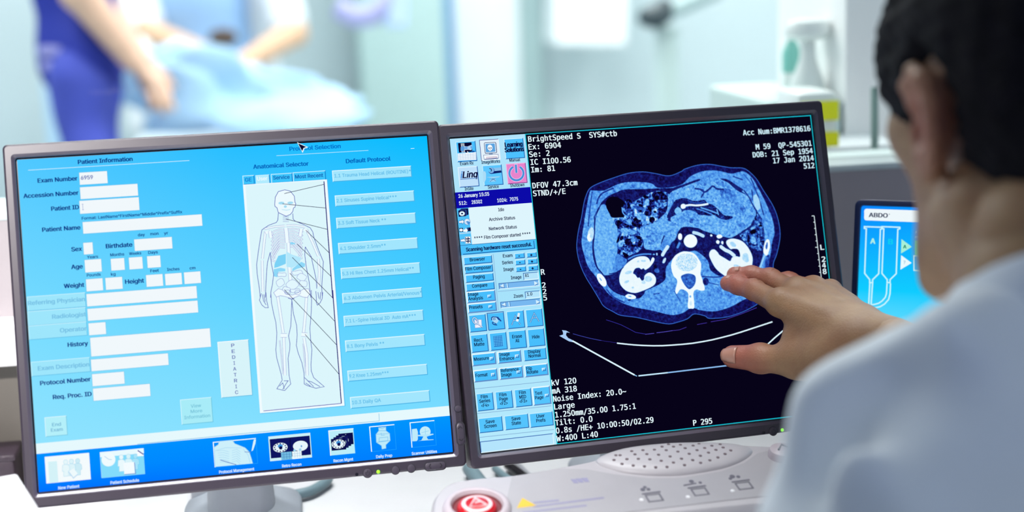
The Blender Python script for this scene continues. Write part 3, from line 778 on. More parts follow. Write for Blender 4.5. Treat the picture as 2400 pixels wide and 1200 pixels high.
def ct_picture(pic, shapes):
    """the scan slice: soft shapes of grey value, each with its own grain, mapped to the blue scale"""
    rs = np.random.RandomState(3)
    bx = np.array([p for p in shapes[0][5]])
    x0, y0 = bx.min(0) - 8
    x1, y1 = bx.max(0) + 8
    st = 1.3
    nx, ny = int((x1 - x0) / st), int((y1 - y0) / st)
    gx = x0 + np.arange(nx) * st
    gy = y0 + np.arange(ny) * st
    D = np.zeros((ny, nx), 'f4')

    def noise(sc):
        out = np.zeros((ny, nx), 'f4')
        for s, a in ((sc, 0.7), (max(1.6, sc * 0.4), 0.5)):
            h, w = int(ny * st / s) + 3, int(nx * st / s) + 3
            g = rs.normal(size=(h, w)).astype('f4')
            fy = np.arange(ny) * st / s
            fx = np.arange(nx) * st / s
            iy, ix = fy.astype(int), fx.astype(int)
            ty, tx = (fy - iy)[:, None], (fx - ix)[None]
            out += a * ((g[iy][:, ix] * (1 - tx) + g[iy][:, ix + 1] * tx) * (1 - ty) + (g[iy + 1][:, ix] * (1 - tx) + g[iy + 1][:, ix + 1] * tx) * ty)
        return out
    cache = {}

    def nz(sc):
        if sc not in cache: cache[sc] = noise(sc)
        return cache[sc]

    def seg_dist(PX, PY, pts):
        d = np.full(PX.shape, 1e9, 'f4')
        ins = np.zeros(PX.shape, bool)
        n = len(pts)
        for i in range(n):
            ax, ay = pts[i - 1]
            bx_, by_ = pts[i]
            vx, vy = bx_ - ax, by_ - ay
            t = np.clip(((PX - ax) * vx + (PY - ay) * vy) / (vx * vx + vy * vy + 1e-9), 0, 1)
            if i > 0 or True:
                dd = (PX - ax - t * vx) ** 2 + (PY - ay - t * vy) ** 2
                d = np.minimum(d, dd)
            if ay != by_:
                c = ((ay > PY) != (by_ > PY)) & (PX < (bx_ - ax) * (PY - ay) / (by_ - ay) + ax)
                ins ^= c
        return np.sqrt(d), ins
    for s in shapes:
        kind, val, nzamp = s[:3]
        if kind == 'p':
            sc, pts = s[3], s[5]
            pts = [tuple(p[:2]) for p in spline([(a, b, 0) for a, b in pts], 4, True)]
            w = 0
        else:
            w, pts = s[3], s[4]
            sc = 5
            pts = [tuple(p[:2]) for p in spline([(a, b, 0) for a, b in pts], 4, kind == 'o')]
        A = np.array(pts)
        m = w + 3
        i0, i1 = max(0, int((A[:, 0].min() - m - x0) / st)), min(nx, int((A[:, 0].max() + m - x0) / st) + 2)
        j0, j1 = max(0, int((A[:, 1].min() - m - y0) / st)), min(ny, int((A[:, 1].max() + m - y0) / st) + 2)
        if i1 <= i0 or j1 <= j0: continue
        PX, PY = np.meshgrid(gx[i0:i1].astype('f4'), gy[j0:j1].astype('f4'))
        if kind == 'l':
            d = np.full(PX.shape, 1e9, 'f4')
            for (ax, ay), (bx_, by_) in zip(pts, pts[1:]):
                vx, vy = bx_ - ax, by_ - ay
                t = np.clip(((PX - ax) * vx + (PY - ay) * vy) / (vx * vx + vy * vy + 1e-9), 0, 1)
                d = np.minimum(d, (PX - ax - t * vx) ** 2 + (PY - ay - t * vy) ** 2)
            mk = np.clip((w / 2 - np.sqrt(d)) / 1.6 + 0.5, 0, 1)
        else:
            d, ins = seg_dist(PX, PY, pts)
            mk = np.clip((w / 2 - d) / 1.6 + 0.5, 0, 1) if kind == 'o' else np.clip(np.where(ins, d, -d) / 1.8 + 0.5, 0, 1)
        v = val + nzamp * nz(sc)[j0:j1, i0:i1]
        D[j0:j1, i0:i1] = D[j0:j1, i0:i1] * (1 - mk) + v * mk
    lut = [(0, (5, 2, 20)), (.1, (11, 7, 52)), (.17, (19, 16, 92)), (.3, (28, 52, 150)), (.42, (48, 104, 205)), (.52, (82, 157, 240)), (.6, (116, 190, 248)), (.75, (168, 218, 250)), (.9, (226, 245, 253)), (1, (242, 252, 255))]
    D = np.clip(D, 0, 1).ravel()
    C = np.stack([np.interp(D, [a for a, _ in lut], [lin(c)[k] for _, c in lut]) for k in range(3)] + [np.ones(len(D))], 1)
    GX, GY = np.meshgrid(gx, gy)
    V = list(zip(GX.ravel().tolist(), GY.ravel().tolist()))
    idx = np.arange(nx * ny).reshape(ny, nx)
    keep = (D.reshape(ny, nx) > 0.03)
    k = keep[:-1, :-1] | keep[1:, :-1] | keep[:-1, 1:] | keep[1:, 1:]
    F = np.stack([idx[:-1, :-1][k], idx[1:, :-1][k], idx[1:, 1:][k], idx[:-1, 1:][k]], 1).tolist()
    pic.push(V, F, C.tolist(), 2)


UI_LEFT = [
('g',0,0,1280,1024,['50c8ff','28bfff','00bcff','78dcff','62d4ff','46ccff','98e6ff','90e4ff','84e0ff']),  # the panel's viewing-angle fade is painted into these background colours
('t', '0a3488', 'B', 181.4, 24.4, 165.3, 13.7, 'Patient Information'),
('l','d8f4ff',1.6,[(30.2,34.1),(520.8,34.0)]),
('t', '0a3488', 'B', 57.1, 75.0, 118.9, 13.7, 'Exam Number'),
('f',182.7,51.7,266.5,89.4,'f1f8fc','7cc4ea'),
('t', '7f8cc0', 'B', 187.1, 74.0, 35.7, 12.9, '6959'),
('t', '0a3488', 'B', 11.9, 120.0, 164.3, 13.7, 'Accession Number'),
('f',182.0,97.5,356.2,134.3,'f1f8fc','7cc4ea'),
('t', '0a3488', 'B', 91.9, 164.9, 82.6, 13.7, 'Patient ID'),
('f',177.4,139.8,357.2,180.0,'f1f8fc','7cc4ea'),
('l','8a9ad0',1.3,[(186.5,150.7),(186.7,168.5)]),
('l','8a9ad0',1.3,[(183.9,150.6),(189.3,150.5)]),
('l','8a9ad0',1.3,[(184.0,168.4),(189.4,168.2)]),
('t', '0a3488', 'B', 181.1, 199.0, 306.3, 9.4, 'Format: LastName^FirstName^Middle^Prefix^Suffix'),
('t', '0a3488', 'B', 61.0, 228.4, 113.8, 13.7, 'Patient Name'),
('f',182.9,206.6,546.2,242.5,'f1f8fc','7cc4ea'),
('t', '0a3488', 'B', 347.0, 262.5, 21.0, 9.6, 'day'),
('t', '0a3488', 'B', 384.9, 261.9, 25.1, 9.6, 'mon'),
('t', '0a3488', 'B', 426.5, 262.5, 12.8, 9.6, 'yr'),
('t', '0a3488', 'B', 188.8, 320.8, 33.3, 9.6, 'Years'),
('t', '0a3488', 'B', 259.2, 319.0, 42.2, 9.6, 'Months'),
('t', '0a3488', 'B', 316.3, 319.4, 36.8, 9.6, 'Weeks'),
('t', '0a3488', 'B', 374.5, 319.9, 29.2, 9.6, 'Days'),
('t', '0a3488', 'B', 184.6, 376.9, 41.5, 9.6, 'Pounds'),
('t', '0a3488', 'B', 257.0, 379.1, 14.0, 9.6, 'kg'),
('t', '0a3488', 'B', 376.9, 377.7, 26.0, 9.6, 'Feet'),
('t', '0a3488', 'B', 428.1, 377.3, 38.0, 9.6, 'Inches'),
('t', '0a3488', 'B', 497.3, 377.8, 18.0, 9.6, 'cm'),
('t', '0a3488', 'B', 143.8, 295.2, 31.4, 13.7, 'Sex'),
('f',180.4,271.3,208.1,307.3,'f1f8fc','7cc4ea'),
('t', '0a3488', 'B', 247.9, 292.9, 79.8, 13.7, 'Birthdate'),
('f',334.5,271.5,449.4,307.4,'f1f8fc','7cc4ea'),
('t', '0a3488', 'B', 139.8, 349.8, 34.1, 13.7, 'Age'),
('f',180.9,324.9,230.5,363.5,'f1f8fc','7cc4ea'),
('f',259.6,327.0,300.1,363.6,'f1f8fc','7cc4ea'),
('f',314.4,327.2,355.0,363.9,'f1f8fc','7cc4ea'),
('f',369.9,327.0,409.8,363.3,'f1f8fc','7cc4ea'),
('t', '0a3488', 'B', 114.1, 407.3, 60.5, 13.7, 'Weight'),
('t', '0a3488', 'B', 298.5, 407.9, 56.8, 13.7, 'Height'),
('f',181.0,385.0,230.6,422.3,'f1f8fc','7cc4ea'),
('f',239.4,385.2,289.8,422.1,'f1f8fc','7cc4ea'),
('f',362.7,385.6,413.0,422.2,'f1f8fc','7cc4ea'),
('f',420.6,386.2,471.2,421.9,'f1f8fc','7cc4ea'),
('f',478.8,385.8,529.2,422.1,'f1f8fc','7cc4ea'),
('b',3.2,425.8,175.8,469.1,'9ee6fc','c8f3ff','66c2ea',2),
('b',1.9,471.4,174.4,514.9,'9ee6fc','c8f3ff','66c2ea',2),
('b',1.3,515.8,173.8,557.9,'9ee6fc','c8f3ff','66c2ea',2),
('b',1.9,626.8,175.8,670.3,'9ee6fc','c8f3ff','66c2ea',2),
('t', '78c2e6', 'B', 4.3, 451.6, 169.4, 13.4, 'Referring Physician'),
('t', '78c2e6', 'B', 73.2, 498.8, 100.7, 13.4, 'Radiologist'),
('t', '78c2e6', 'B', 93.5, 542.7, 79.7, 13.4, 'Operator'),
('t', '78c2e6', 'B', 20.9, 654.0, 152.6, 13.4, 'Exam Description'),
('f',179.4,430.9,513.9,469.0,'f1f8fc','7cc4ea'),
('f',179.2,476.8,514.1,513.8,'f1f8fc','7cc4ea'),
('f',179.5,521.7,230.4,558.5,'f1f8fc','7cc4ea'),
('t', '0a3488', 'B', 113.6, 589.0, 60.4, 13.7, 'History'),
('f',181.5,566.6,545.5,624.5,'f1f8fc','7cc4ea'),
('f',179.3,634.0,412.4,669.9,'f1f8fc','7cc4ea'),
('t', '0a3488', 'B', 24.6, 699.8, 149.8, 13.7, 'Protocol Number'),
('f',179.6,679.2,275.6,716.2,'f1f8fc','7cc4ea'),
('t', '0a3488', 'B', 59.4, 745.5, 114.7, 13.7, 'Req. Proc. ID'),
('f',179.4,723.7,350.8,761.3,'f1f8fc','7cc4ea'),
('b',440.1,781.9,534.9,858.6,'a8ecf8','d4f6ff','6cc4e0',2),
('t', '7cc6dc', 'B', 470.4, 808.9, 31.7, 10.5, 'View'),
('t', '7cc6dc', 'B', 468.7, 825.4, 35.7, 10.5, 'More'),
('t', '7cc6dc', 'B', 448.2, 842.6, 79.3, 10.5, 'Information'),
('b',31.3,799.7,95.0,857.7,'b4f0fa','dcf8ff','78c8e4',2),
('t', '74b6d6', 'B', 51.4, 828.1, 26.3, 10.7, 'End'),
('t', '74b6d6', 'B', 47.0, 844.2, 35.1, 10.7, 'Exam'),
('t', '0478d0', 'B', 835.9, 22.5, 162.9, 13.7, 'Protocol Selection'),
('l','c0ecff',1.6,[(792.9,35.3),(1086.9,35.7)]),
('t', '0466be', 'B', 717.6, 72.9, 174.6, 13.9, 'Anatomical Selector'),
('t', '0466be', 'B', 1012.2, 72.9, 143.6, 13.9, 'Default Protocol'),
('b',682.8,93.6,717.3,121.2,'3cc4fc','c4f0ff','0a78c8',2.4),
('b',723.5,94.8,765.6,122.3,'b2ecff','c4f0ff','0a78c8',2.4),
('b',771.9,94.0,837.4,122.1,'3cc4fc','c4f0ff','0a78c8',2.4),
('b',841.0,93.1,943.2,124.1,'3cc4fc','c4f0ff','0a78c8',2.4),
('t', '0a72cc', 'B', 688.9, 112.2, 20.2, 12.3, 'GE'),
('t', 'f0fbff', 'B', 726.9, 111.2, 32.0, 12.3, 'User'),
('t', '0a5cb0', 'B', 777.7, 111.1, 51.6, 12.3, 'Service'),
('t', '0a5cb0', 'B', 847.1, 112.2, 88.6, 12.3, 'Most Recent'),
('r',681.2,121.2,949.3,847.3,'52bdf0'),
('r',681.2,121.2,946.8,845.4,'f0fbff'),
('r',689.0,124.1,937.2,837.4,'dcf6fc'),
('l','23207a',3,[(937.0,126.9),(935.9,502.0)]),
('l','23207a',3,[(937.5,476.5),(937.2,837.4)]),
('l','5a50b0',2,[(692.4,839.1),(937.2,837.4)]),
('p','ecfaff',[(777.0,183.1),(779.7,167.3),(790.4,150.4),(811.2,146.0),(828.1,151.3),(839.5,168.0),(840.4,188.9),(842.4,192.2),(839.3,203.2),(834.1,206.0),(831.0,217.0),(822.5,226.0),(808.9,230.5),(797.5,224.3),(785.4,217.1),(781.9,200.9),(776.6,197.4),(775.8,191.0),(777.0,183.1)]),
('l','8c96d4',4.6,[(802.5,274.0),(784.6,270.2),(766.9,276.3),(760.1,283.2),(765.0,288.6)]),
('l','eefbff',2.6,[(802.5,274.0),(784.6,270.2),(766.9,276.3),(760.1,283.2),(765.0,288.6)]),
('l','8c96d4',4.6,[(801.9,282.3),(784.0,278.5),(765.7,288.3),(759.2,295.2),(765.1,300.7)]),
('l','eefbff',2.6,[(801.9,282.3),(784.0,278.5),(765.7,288.3),(759.2,295.2),(765.1,300.7)]),
('l','8c96d4',4.6,[(801.3,290.5),(783.3,286.7),(764.5,300.3),(758.3,307.2),(765.1,312.8)]),
('l','eefbff',2.6,[(801.3,290.5),(783.3,286.7),(764.5,300.3),(758.3,307.2),(765.1,312.8)]),
('l','8c96d4',4.6,[(800.6,298.7),(782.7,294.9),(763.2,312.3),(757.4,319.2),(765.1,324.8)]),
('l','eefbff',2.6,[(800.6,298.7),(782.7,294.9),(763.2,312.3),(757.4,319.2),(765.1,324.8)]),
('l','8c96d4',4.6,[(800.0,307.0),(782.1,303.2),(762.0,324.3),(756.5,331.2),(765.2,336.9)]),
('l','eefbff',2.6,[(800.0,307.0),(782.1,303.2),(762.0,324.3),(756.5,331.2),(765.2,336.9)]),
('l','8c96d4',4.6,[(799.4,315.2),(781.5,311.4),(760.8,336.3),(755.6,343.2),(765.2,349.0)]),
('l','eefbff',2.6,[(799.4,315.2),(781.5,311.4),(760.8,336.3),(755.6,343.2),(765.2,349.0)]),
('l','8c96d4',4.6,[(798.8,323.4),(780.9,319.6),(759.6,348.3),(754.7,355.2),(765.2,361.0)]),
('l','eefbff',2.6,[(798.8,323.4),(780.9,319.6),(759.6,348.3),(754.7,355.2),(765.2,361.0)]),
('l','8c96d4',4.6,[(798.2,331.7),(780.3,327.8),(758.4,360.2),(753.8,367.2),(765.3,373.1)]),
('l','eefbff',2.6,[(798.2,331.7),(780.3,327.8),(758.4,360.2),(753.8,367.2),(765.3,373.1)]),
('l','8c96d4',4.6,[(807.9,273.1),(827.0,270.6),(845.5,275.4),(855.9,283.5),(850.0,287.6)]),
('l','eefbff',2.6,[(807.9,273.1),(827.0,270.6),(845.5,275.4),(855.9,283.5),(850.0,287.6)]),
('l','8c96d4',4.6,[(807.3,281.4),(826.4,278.9),(845.5,287.6),(854.7,295.5),(847.8,299.5)]),
('l','eefbff',2.6,[(807.3,281.4),(826.4,278.9),(845.5,287.6),(854.7,295.5),(847.8,299.5)]),
('l','8c96d4',4.6,[(806.7,289.6),(825.7,287.1),(845.6,299.7),(853.5,307.6),(845.6,311.5)]),
('l','eefbff',2.6,[(806.7,289.6),(825.7,287.1),(845.6,299.7),(853.5,307.6),(845.6,311.5)]),
('l','8c96d4',4.6,[(806.1,297.9),(825.1,295.4),(845.6,311.8),(852.2,319.6),(843.4,323.4)]),
('l','eefbff',2.6,[(806.1,297.9),(825.1,295.4),(845.6,311.8),(852.2,319.6),(843.4,323.4)]),
('l','8c96d4',4.6,[(805.4,306.1),(824.5,303.6),(845.6,323.9),(851.0,331.6),(841.3,335.4)]),
('l','eefbff',2.6,[(805.4,306.1),(824.5,303.6),(845.6,323.9),(851.0,331.6),(841.3,335.4)]),
('l','8c96d4',4.6,[(804.8,314.3),(823.9,311.9),(845.6,336.0),(849.8,343.7),(839.1,347.3)]),
('l','eefbff',2.6,[(804.8,314.3),(823.9,311.9),(845.6,336.0),(849.8,343.7),(839.1,347.3)]),
('l','8c96d4',4.6,[(804.2,322.5),(823.2,320.1),(845.7,348.1),(848.6,355.7),(836.9,359.3)]),
('l','eefbff',2.6,[(804.2,322.5),(823.2,320.1),(845.7,348.1),(848.6,355.7),(836.9,359.3)]),
('l','8c96d4',4.6,[(803.6,330.8),(822.6,328.3),(845.7,360.2),(847.3,367.7),(834.8,371.2)]),
('l','eefbff',2.6,[(803.6,330.8),(822.6,328.3),(845.7,360.2),(847.3,367.7),(834.8,371.2)]),
('l','8c96d4',13,[(805.2,267.9),(806.0,290.2),(806.3,315.7)]),
('l','eefbff',11,[(805.2,267.9),(806.0,290.2),(806.3,315.7)]),
('l','8c96d4',11,[(809.4,315.9),(808.1,354.0),(806.7,414.3),(807.2,436.5)]),
('l','eefbff',9,[(809.4,315.9),(808.1,354.0),(806.7,414.3),(807.2,436.5)]),
('l','8c96d4',8,[(740.4,274.5),(732.6,316.8),(724.6,360.6)]),
('l','eefbff',6,[(740.4,274.5),(732.6,316.8),(724.6,360.6)]),
('l','8c96d4',15,[(745.2,273.2),(747.7,281.3)]),
('l','eefbff',13,[(745.2,273.2),(747.7,281.3)]),
('l','8c96d4',8,[(869.7,277.1),(886.2,321.4),(900.8,365.5)]),
('l','eefbff',6,[(869.7,277.1),(886.2,321.4),(900.8,365.5)]),
('l','8c96d4',15,[(869.1,277.1),(864.0,281.5)]),
('l','eefbff',13,[(869.1,277.1),(864.0,281.5)]),
('l','8c96d4',8,[(723.6,365.3),(720.9,411.0),(718.4,464.6)]),
('l','eefbff',6,[(723.6,365.3),(720.9,411.0),(718.4,464.6)]),
('l','8c96d4',8,[(900.2,373.5),(900.2,414.9),(894.3,462.2)]),
('l','eefbff',6,[(900.2,373.5),(900.2,414.9),(894.3,462.2)]),
('l','8c96d4',6.5,[(736.3,266.2),(769.5,261.6),(802.5,261.3)]),
('l','eefbff',4.5,[(736.3,266.2),(769.5,261.6),(802.5,261.3)]),
('l','8c96d4',6.5,[(807.3,261.0),(832.5,260.8),(863.4,268.7)]),
('l','eefbff',4.5,[(807.3,261.0),(832.5,260.8),(863.4,268.7)]),
('l','8c96d4',11,[(754.5,273.9),(756.0,296.2)]),
('l','eefbff',9,[(754.5,273.9),(756.0,296.2)]),
('l','8c96d4',11,[(853.5,274.4),(847.9,297.9)]),
('l','eefbff',9,[(853.5,274.4),(847.9,297.9)]),
('l','8c96d4',9,[(762.8,476.6),(767.1,531.2),(772.0,599.3)]),
('l','eefbff',7,[(762.8,476.6),(767.1,531.2),(772.0,599.3)]),
('l','8c96d4',9,[(855.0,480.3),(847.3,537.5),(835.2,607.8)]),
('l','eefbff',7,[(855.0,480.3),(847.3,537.5),(835.2,607.8)]),
('l','8c96d4',11,[(758.1,472.9),(770.0,470.4)]),
('l','eefbff',9,[(758.1,472.9),(770.0,470.4)]),
('l','8c96d4',11,[(862.0,477.5),(850.4,474.9)]),
('l','eefbff',9,[(862.0,477.5),(850.4,474.9)]),
('l','8c96d4',9,[(772.7,612.8),(770.3,666.7),(767.6,733.9)]),
('l','eefbff',7,[(772.7,612.8),(770.3,666.7),(767.6,733.9)]),
('l','8c96d4',9,[(835.8,621.4),(840.3,672.6),(836.8,739.9)]),
('l','eefbff',7,[(835.8,621.4),(840.3,672.6),(836.8,739.9)]),
('l','8c96d4',4,[(759.3,621.9),(761.0,679.4),(762.2,730.1)]),
('l','eefbff',2,[(759.3,621.9),(761.0,679.4),(762.2,730.1)]),
('l','8c96d4',4,[(831.8,638.0),(832.3,688.8),(832.3,732.8)]),
('l','eefbff',2,[(831.8,638.0),(832.3,688.8),(832.3,732.8)]),
('l','8c96d4',13,[(763.1,607.0),(783.0,608.6)]),
('l','eefbff',11,[(763.1,607.0),(783.0,608.6)]),
('l','8c96d4',13,[(828.3,608.9),(846.6,612.1)]),
('l','eefbff',11,[(828.3,608.9),(846.6,612.1)]),
('p','7cd2f6',[(761.4,379.2),(775.1,354.8),(799.0,350.2),(796.6,381.8),(769.3,390.8),(759.1,392.3)]),
('p','b4e8fc',[(801.1,342.4),(816.0,353.0),(846.5,366.3),(838.8,384.9),(815.9,395.9),(798.0,391.4)]),
('p','8ed8f8',[(815.9,313.2),(829.7,317.4),(830.9,322.2),(815.3,321.1)]),
('p','8ed8f8',[(757.0,396.3),(778.5,393.1),(793.8,397.4),(793.2,405.3),(771.3,405.3),(766.9,422.4),(755.3,418.3)]),
('p','8ed8f8',[(815.7,399.1),(845.5,379.0),(857.6,386.3),(855.3,395.6),(831.3,400.2),(815.1,407.0)]),
('p','e2f7fe',[(795.5,416.6),(794.1,420.9),(790.9,422.5),(786.4,421.6),(781.1,420.6),(775.7,420.8),(771.1,421.0),(768.2,419.0),(767.5,414.5),(768.9,410.2),(772.0,408.6),(776.6,409.5),(781.9,410.5),(787.3,410.3),(791.9,410.0),(794.8,412.1),(795.5,416.6)]),
('l','8c96d4',1.2,[(795.5,416.6),(794.1,420.9),(790.9,422.5),(786.4,421.6),(781.1,420.6),(775.7,420.8),(771.1,421.0),(768.2,419.0),(767.5,414.5),(768.9,410.2),(772.0,408.6),(776.6,409.5),(781.9,410.5),(787.3,410.3),(791.9,410.0),(794.8,412.1),(795.5,416.6)]),
('p','e2f7fe',[(847.4,415.7),(845.9,418.5),(842.1,418.7),(836.5,418.5),(829.8,419.4),(823.2,420.5),(817.6,419.2),(814.2,414.9),(813.3,410.0),(814.8,407.2),(818.6,407.0),(824.2,407.2),(830.8,406.3),(837.5,405.3),(843.1,406.5),(846.5,410.8),(847.4,415.7)]),
('l','8c96d4',1.2,[(847.4,415.7),(845.9,418.5),(842.1,418.7),(836.5,418.5),(829.8,419.4),(823.2,420.5),(817.6,419.2),(814.2,414.9),(813.3,410.0),(814.8,407.2),(818.6,407.0),(824.2,407.2),(830.8,406.3),(837.5,405.3),(843.1,406.5),(846.5,410.8),(847.4,415.7)]),
('p','e2f7fe',[(787.9,443.1),(786.6,446.1),(783.6,448.3),(779.1,451.2),(773.9,453.8),(768.9,453.6),(765.0,449.3),(762.6,442.9),(762.0,437.7),(763.2,434.7),(766.2,432.6),(770.7,429.7),(775.9,427.0),(780.9,427.3),(784.9,431.5),(787.3,437.9),(787.9,443.1)]),
('l','8c96d4',1.2,[(787.9,443.1),(786.6,446.1),(783.6,448.3),(779.1,451.2),(773.9,453.8),(768.9,453.6),(765.0,449.3),(762.6,442.9),(762.0,437.7),(763.2,434.7),(766.2,432.6),(770.7,429.7),(775.9,427.0),(780.9,427.3),(784.9,431.5),(787.3,437.9),(787.9,443.1)]),
('p','e2f7fe',[(832.1,451.4),(830.3,454.8),(825.6,459.2),(818.6,463.7),(810.6,465.6),(803.0,463.0),(796.8,457.4),(792.8,451.7),(791.6,447.8),(793.4,444.3),(798.2,440.0),(805.1,435.4),(813.1,433.5),(820.7,436.1),(826.9,441.8),(830.9,447.4),(832.1,451.4)]),
('l','8c96d4',1.2,[(832.1,451.4),(830.3,454.8),(825.6,459.2),(818.6,463.7),(810.6,465.6),(803.0,463.0),(796.8,457.4),(792.8,451.7),(791.6,447.8),(793.4,444.3),(798.2,440.0),(805.1,435.4),(813.1,433.5),(820.7,436.1),(826.9,441.8),(830.9,447.4),(832.1,451.4)]),
('p','e2f7fe',[(859.1,427.9),(857.6,431.8),(853.8,436.9),(848.4,440.6),(842.4,440.4),(836.6,437.0),(831.8,433.2),(828.6,430.7),(827.6,428.4),(829.1,424.5),(832.9,419.3),(838.3,415.7),(844.3,415.8),(850.0,419.2),(854.9,423.0),(858.1,425.6),(859.1,427.9)]),
('l','8c96d4',1.2,[(859.1,427.9),(857.6,431.8),(853.8,436.9),(848.4,440.6),(842.4,440.4),(836.6,437.0),(831.8,433.2),(828.6,430.7),(827.6,428.4),(829.1,424.5),(832.9,419.3),(838.3,415.7),(844.3,415.8),(850.0,419.2),(854.9,423.0),(858.1,425.6),(859.1,427.9)]),
('p','e2f7fe',[(804.6,463.0),(803.2,468.2),(800.1,472.9),(795.9,474.5),(791.3,472.8),(786.7,470.4),(782.7,469.0),(780.1,467.8),(779.4,464.8),(780.7,459.6),(783.8,454.9),(787.9,453.3),(792.6,455.0),(797.2,457.4),(801.2,458.8),(803.8,460.0),(804.6,463.0)]),
('l','8c96d4',1.2,[(804.6,463.0),(803.2,468.2),(800.1,472.9),(795.9,474.5),(791.3,472.8),(786.7,470.4),(782.7,469.0),(780.1,467.8),(779.4,464.8),(780.7,459.6),(783.8,454.9),(787.9,453.3),(792.6,455.0),(797.2,457.4),(801.2,458.8),(803.8,460.0),(804.6,463.0)]),
('p','e2f7fe',[(859.0,449.5),(857.6,455.6),(854.6,459.2),(850.5,459.4),(845.8,458.3),(841.0,457.7),(837.0,457.1),(834.4,454.3),(833.9,448.6),(835.3,442.4),(838.3,438.9),(842.4,438.7),(847.2,439.8),(852.0,440.4),(856.0,441.0),(858.5,443.8),(859.0,449.5)]),
('l','8c96d4',1.2,[(859.0,449.5),(857.6,455.6),(854.6,459.2),(850.5,459.4),(845.8,458.3),(841.0,457.7),(837.0,457.1),(834.4,454.3),(833.9,448.6),(835.3,442.4),(838.3,438.9),(842.4,438.7),(847.2,439.8),(852.0,440.4),(856.0,441.0),(858.5,443.8),(859.0,449.5)]),
('p','e2f7fe',[(835.3,471.7),(833.9,474.5),(830.5,474.6),(825.4,473.8),(819.4,474.1),(813.3,475.2),(808.3,474.7),(805.1,471.4),(804.3,466.8),(805.7,463.9),(809.1,463.8),(814.1,464.6),(820.2,464.3),(826.2,463.2),(831.3,463.7),(834.5,467.1),(835.3,471.7)]),
('l','8c96d4',1.2,[(835.3,471.7),(833.9,474.5),(830.5,474.6),(825.4,473.8),(819.4,474.1),(813.3,475.2),(808.3,474.7),(805.1,471.4),(804.3,466.8),(805.7,463.9),(809.1,463.8),(814.1,464.6),(820.2,464.3),(826.2,463.2),(831.3,463.7),(834.5,467.1),(835.3,471.7)]),
('p','eefbff',[(751.4,470.3),(767.3,458.8),(779.4,463.6),(791.0,476.5),(809.3,482.7),(828.7,476.2),(845.1,466.4),(861.5,466.1),(866.7,480.8),(855.6,494.2),(843.2,491.6),(831.1,485.9),(808.5,493.7),(787.2,485.7),(771.8,481.4),(759.1,485.1),(751.4,470.3)]),
('l','8c96d4',1.4,[(751.4,470.3),(767.3,458.8),(779.4,463.6),(791.0,476.5),(809.3,482.7),(828.7,476.2),(845.1,466.4),(861.5,466.1),(866.7,480.8),(855.6,494.2),(843.2,491.6),(831.1,485.9),(808.5,493.7),(787.2,485.7),(771.8,481.4),(759.1,485.1),(751.4,470.3)]),
('l','8c96d4',1.3,[(804.4,473.0),(802.8,476.6),(799.2,479.1),(794.5,479.7),(789.9,478.4),(786.6,475.4),(785.7,471.6),(787.2,468.0),(790.8,465.5),(795.6,464.9),(800.2,466.2),(803.4,469.2),(804.4,473.0)]),
('l','8c96d4',1.3,[(836.1,476.2),(834.6,479.8),(830.9,482.2),(826.2,482.9),(821.6,481.5),(818.3,478.5),(817.4,474.7),(818.9,471.1),(822.5,468.6),(827.3,468.0),(831.9,469.4),(835.1,472.3),(836.1,476.2)]),
('o','a4dcf4',797.1,187.6,9.3,4.4),
('o','a4dcf4',825.3,188.8,9.3,4.4),
('o','a4dcf4',808.8,199.5,4.7,4.3),
('l','a4dcf4',1.6,[(797.1,208.3),(811.0,211.5),(823.7,210.1)]),
('l','8c96d4',1.4,[(798.5,230.7),(817.3,232.7)]),
('l','8c96d4',1.4,[(798.2,235.5),(816.9,237.4)]),
('l','8c96d4',1.4,[(797.8,241.2),(816.5,243.1)]),
('l','8c96d4',1.4,[(797.3,246.6),(816.1,248.5)]),
('l','5560b8',1.9,[(777.0,183.1),(779.7,167.3),(790.4,150.4),(811.2,146.0),(828.1,151.3),(839.5,168.0),(840.4,188.9),(842.4,192.2),(839.3,203.2),(834.1,206.0),(831.0,217.0),(822.5,226.0),(808.9,230.5),(797.5,224.3),(785.4,217.1),(781.9,200.9),(776.6,197.4),(775.8,191.0),(777.0,183.1)]),
('l','5560b8',1.9,[(785.3,218.7),(782.1,240.8),(776.8,248.4),(751.2,256.2),(729.9,269.0),(725.6,284.6),(714.1,334.5),(705.2,378.2),(704.8,409.8),(708.3,454.3),(708.7,482.8)]),
('l','5560b8',1.9,[(750.4,341.9),(739.2,374.4),(736.2,393.2),(729.6,440.1),(724.8,484.0)]),
('l','5560b8',1.9,[(750.4,341.9),(751.4,378.4),(755.7,413.6),(749.6,444.8),(743.3,466.5),(740.9,485.3)]),
('l','5560b8',1.9,[(830.6,223.3),(830.2,240.9),(835.0,247.6),(860.9,260.5),(882.0,273.2),(888.9,286.4),(891.5,305.8),(904.5,351.4),(915.2,384.1),(910.3,418.8),(903.5,466.1),(903.3,497.9)]),
('l','5560b8',1.9,[(861.7,332.4),(878.1,365.5),(881.1,388.0),(888.2,439.5),(887.6,468.1)]),
('l','5560b8',1.9,[(861.7,332.4),(858.2,357.6),(860.0,396.0),(865.5,447.3),(866.6,495.0)]),
('l','5560b8',1.8,[(713.2,469.4),(705.6,490.8),(712.1,506.5),(721.4,515.7),(731.4,516.5),(728.0,494.2),(727.4,467.1)]),
('l','5560b8',1.8,[(742.7,468.3),(742.5,502.1),(746.6,536.3),(751.3,563.7),(752.1,597.6),(749.1,624.4),(744.7,651.0),(746.0,678.1),(752.1,709.0),(756.3,732.9),(757.5,748.2),(738.9,773.5),(756.8,779.4),(763.4,780.7),(783.2,762.2),(780.2,735.0),(780.6,708.1),(780.9,681.1),(787.9,654.7),(790.5,634.6),(787.9,610.7),(796.9,581.0),(800.8,550.8),(806.6,497.0)]),
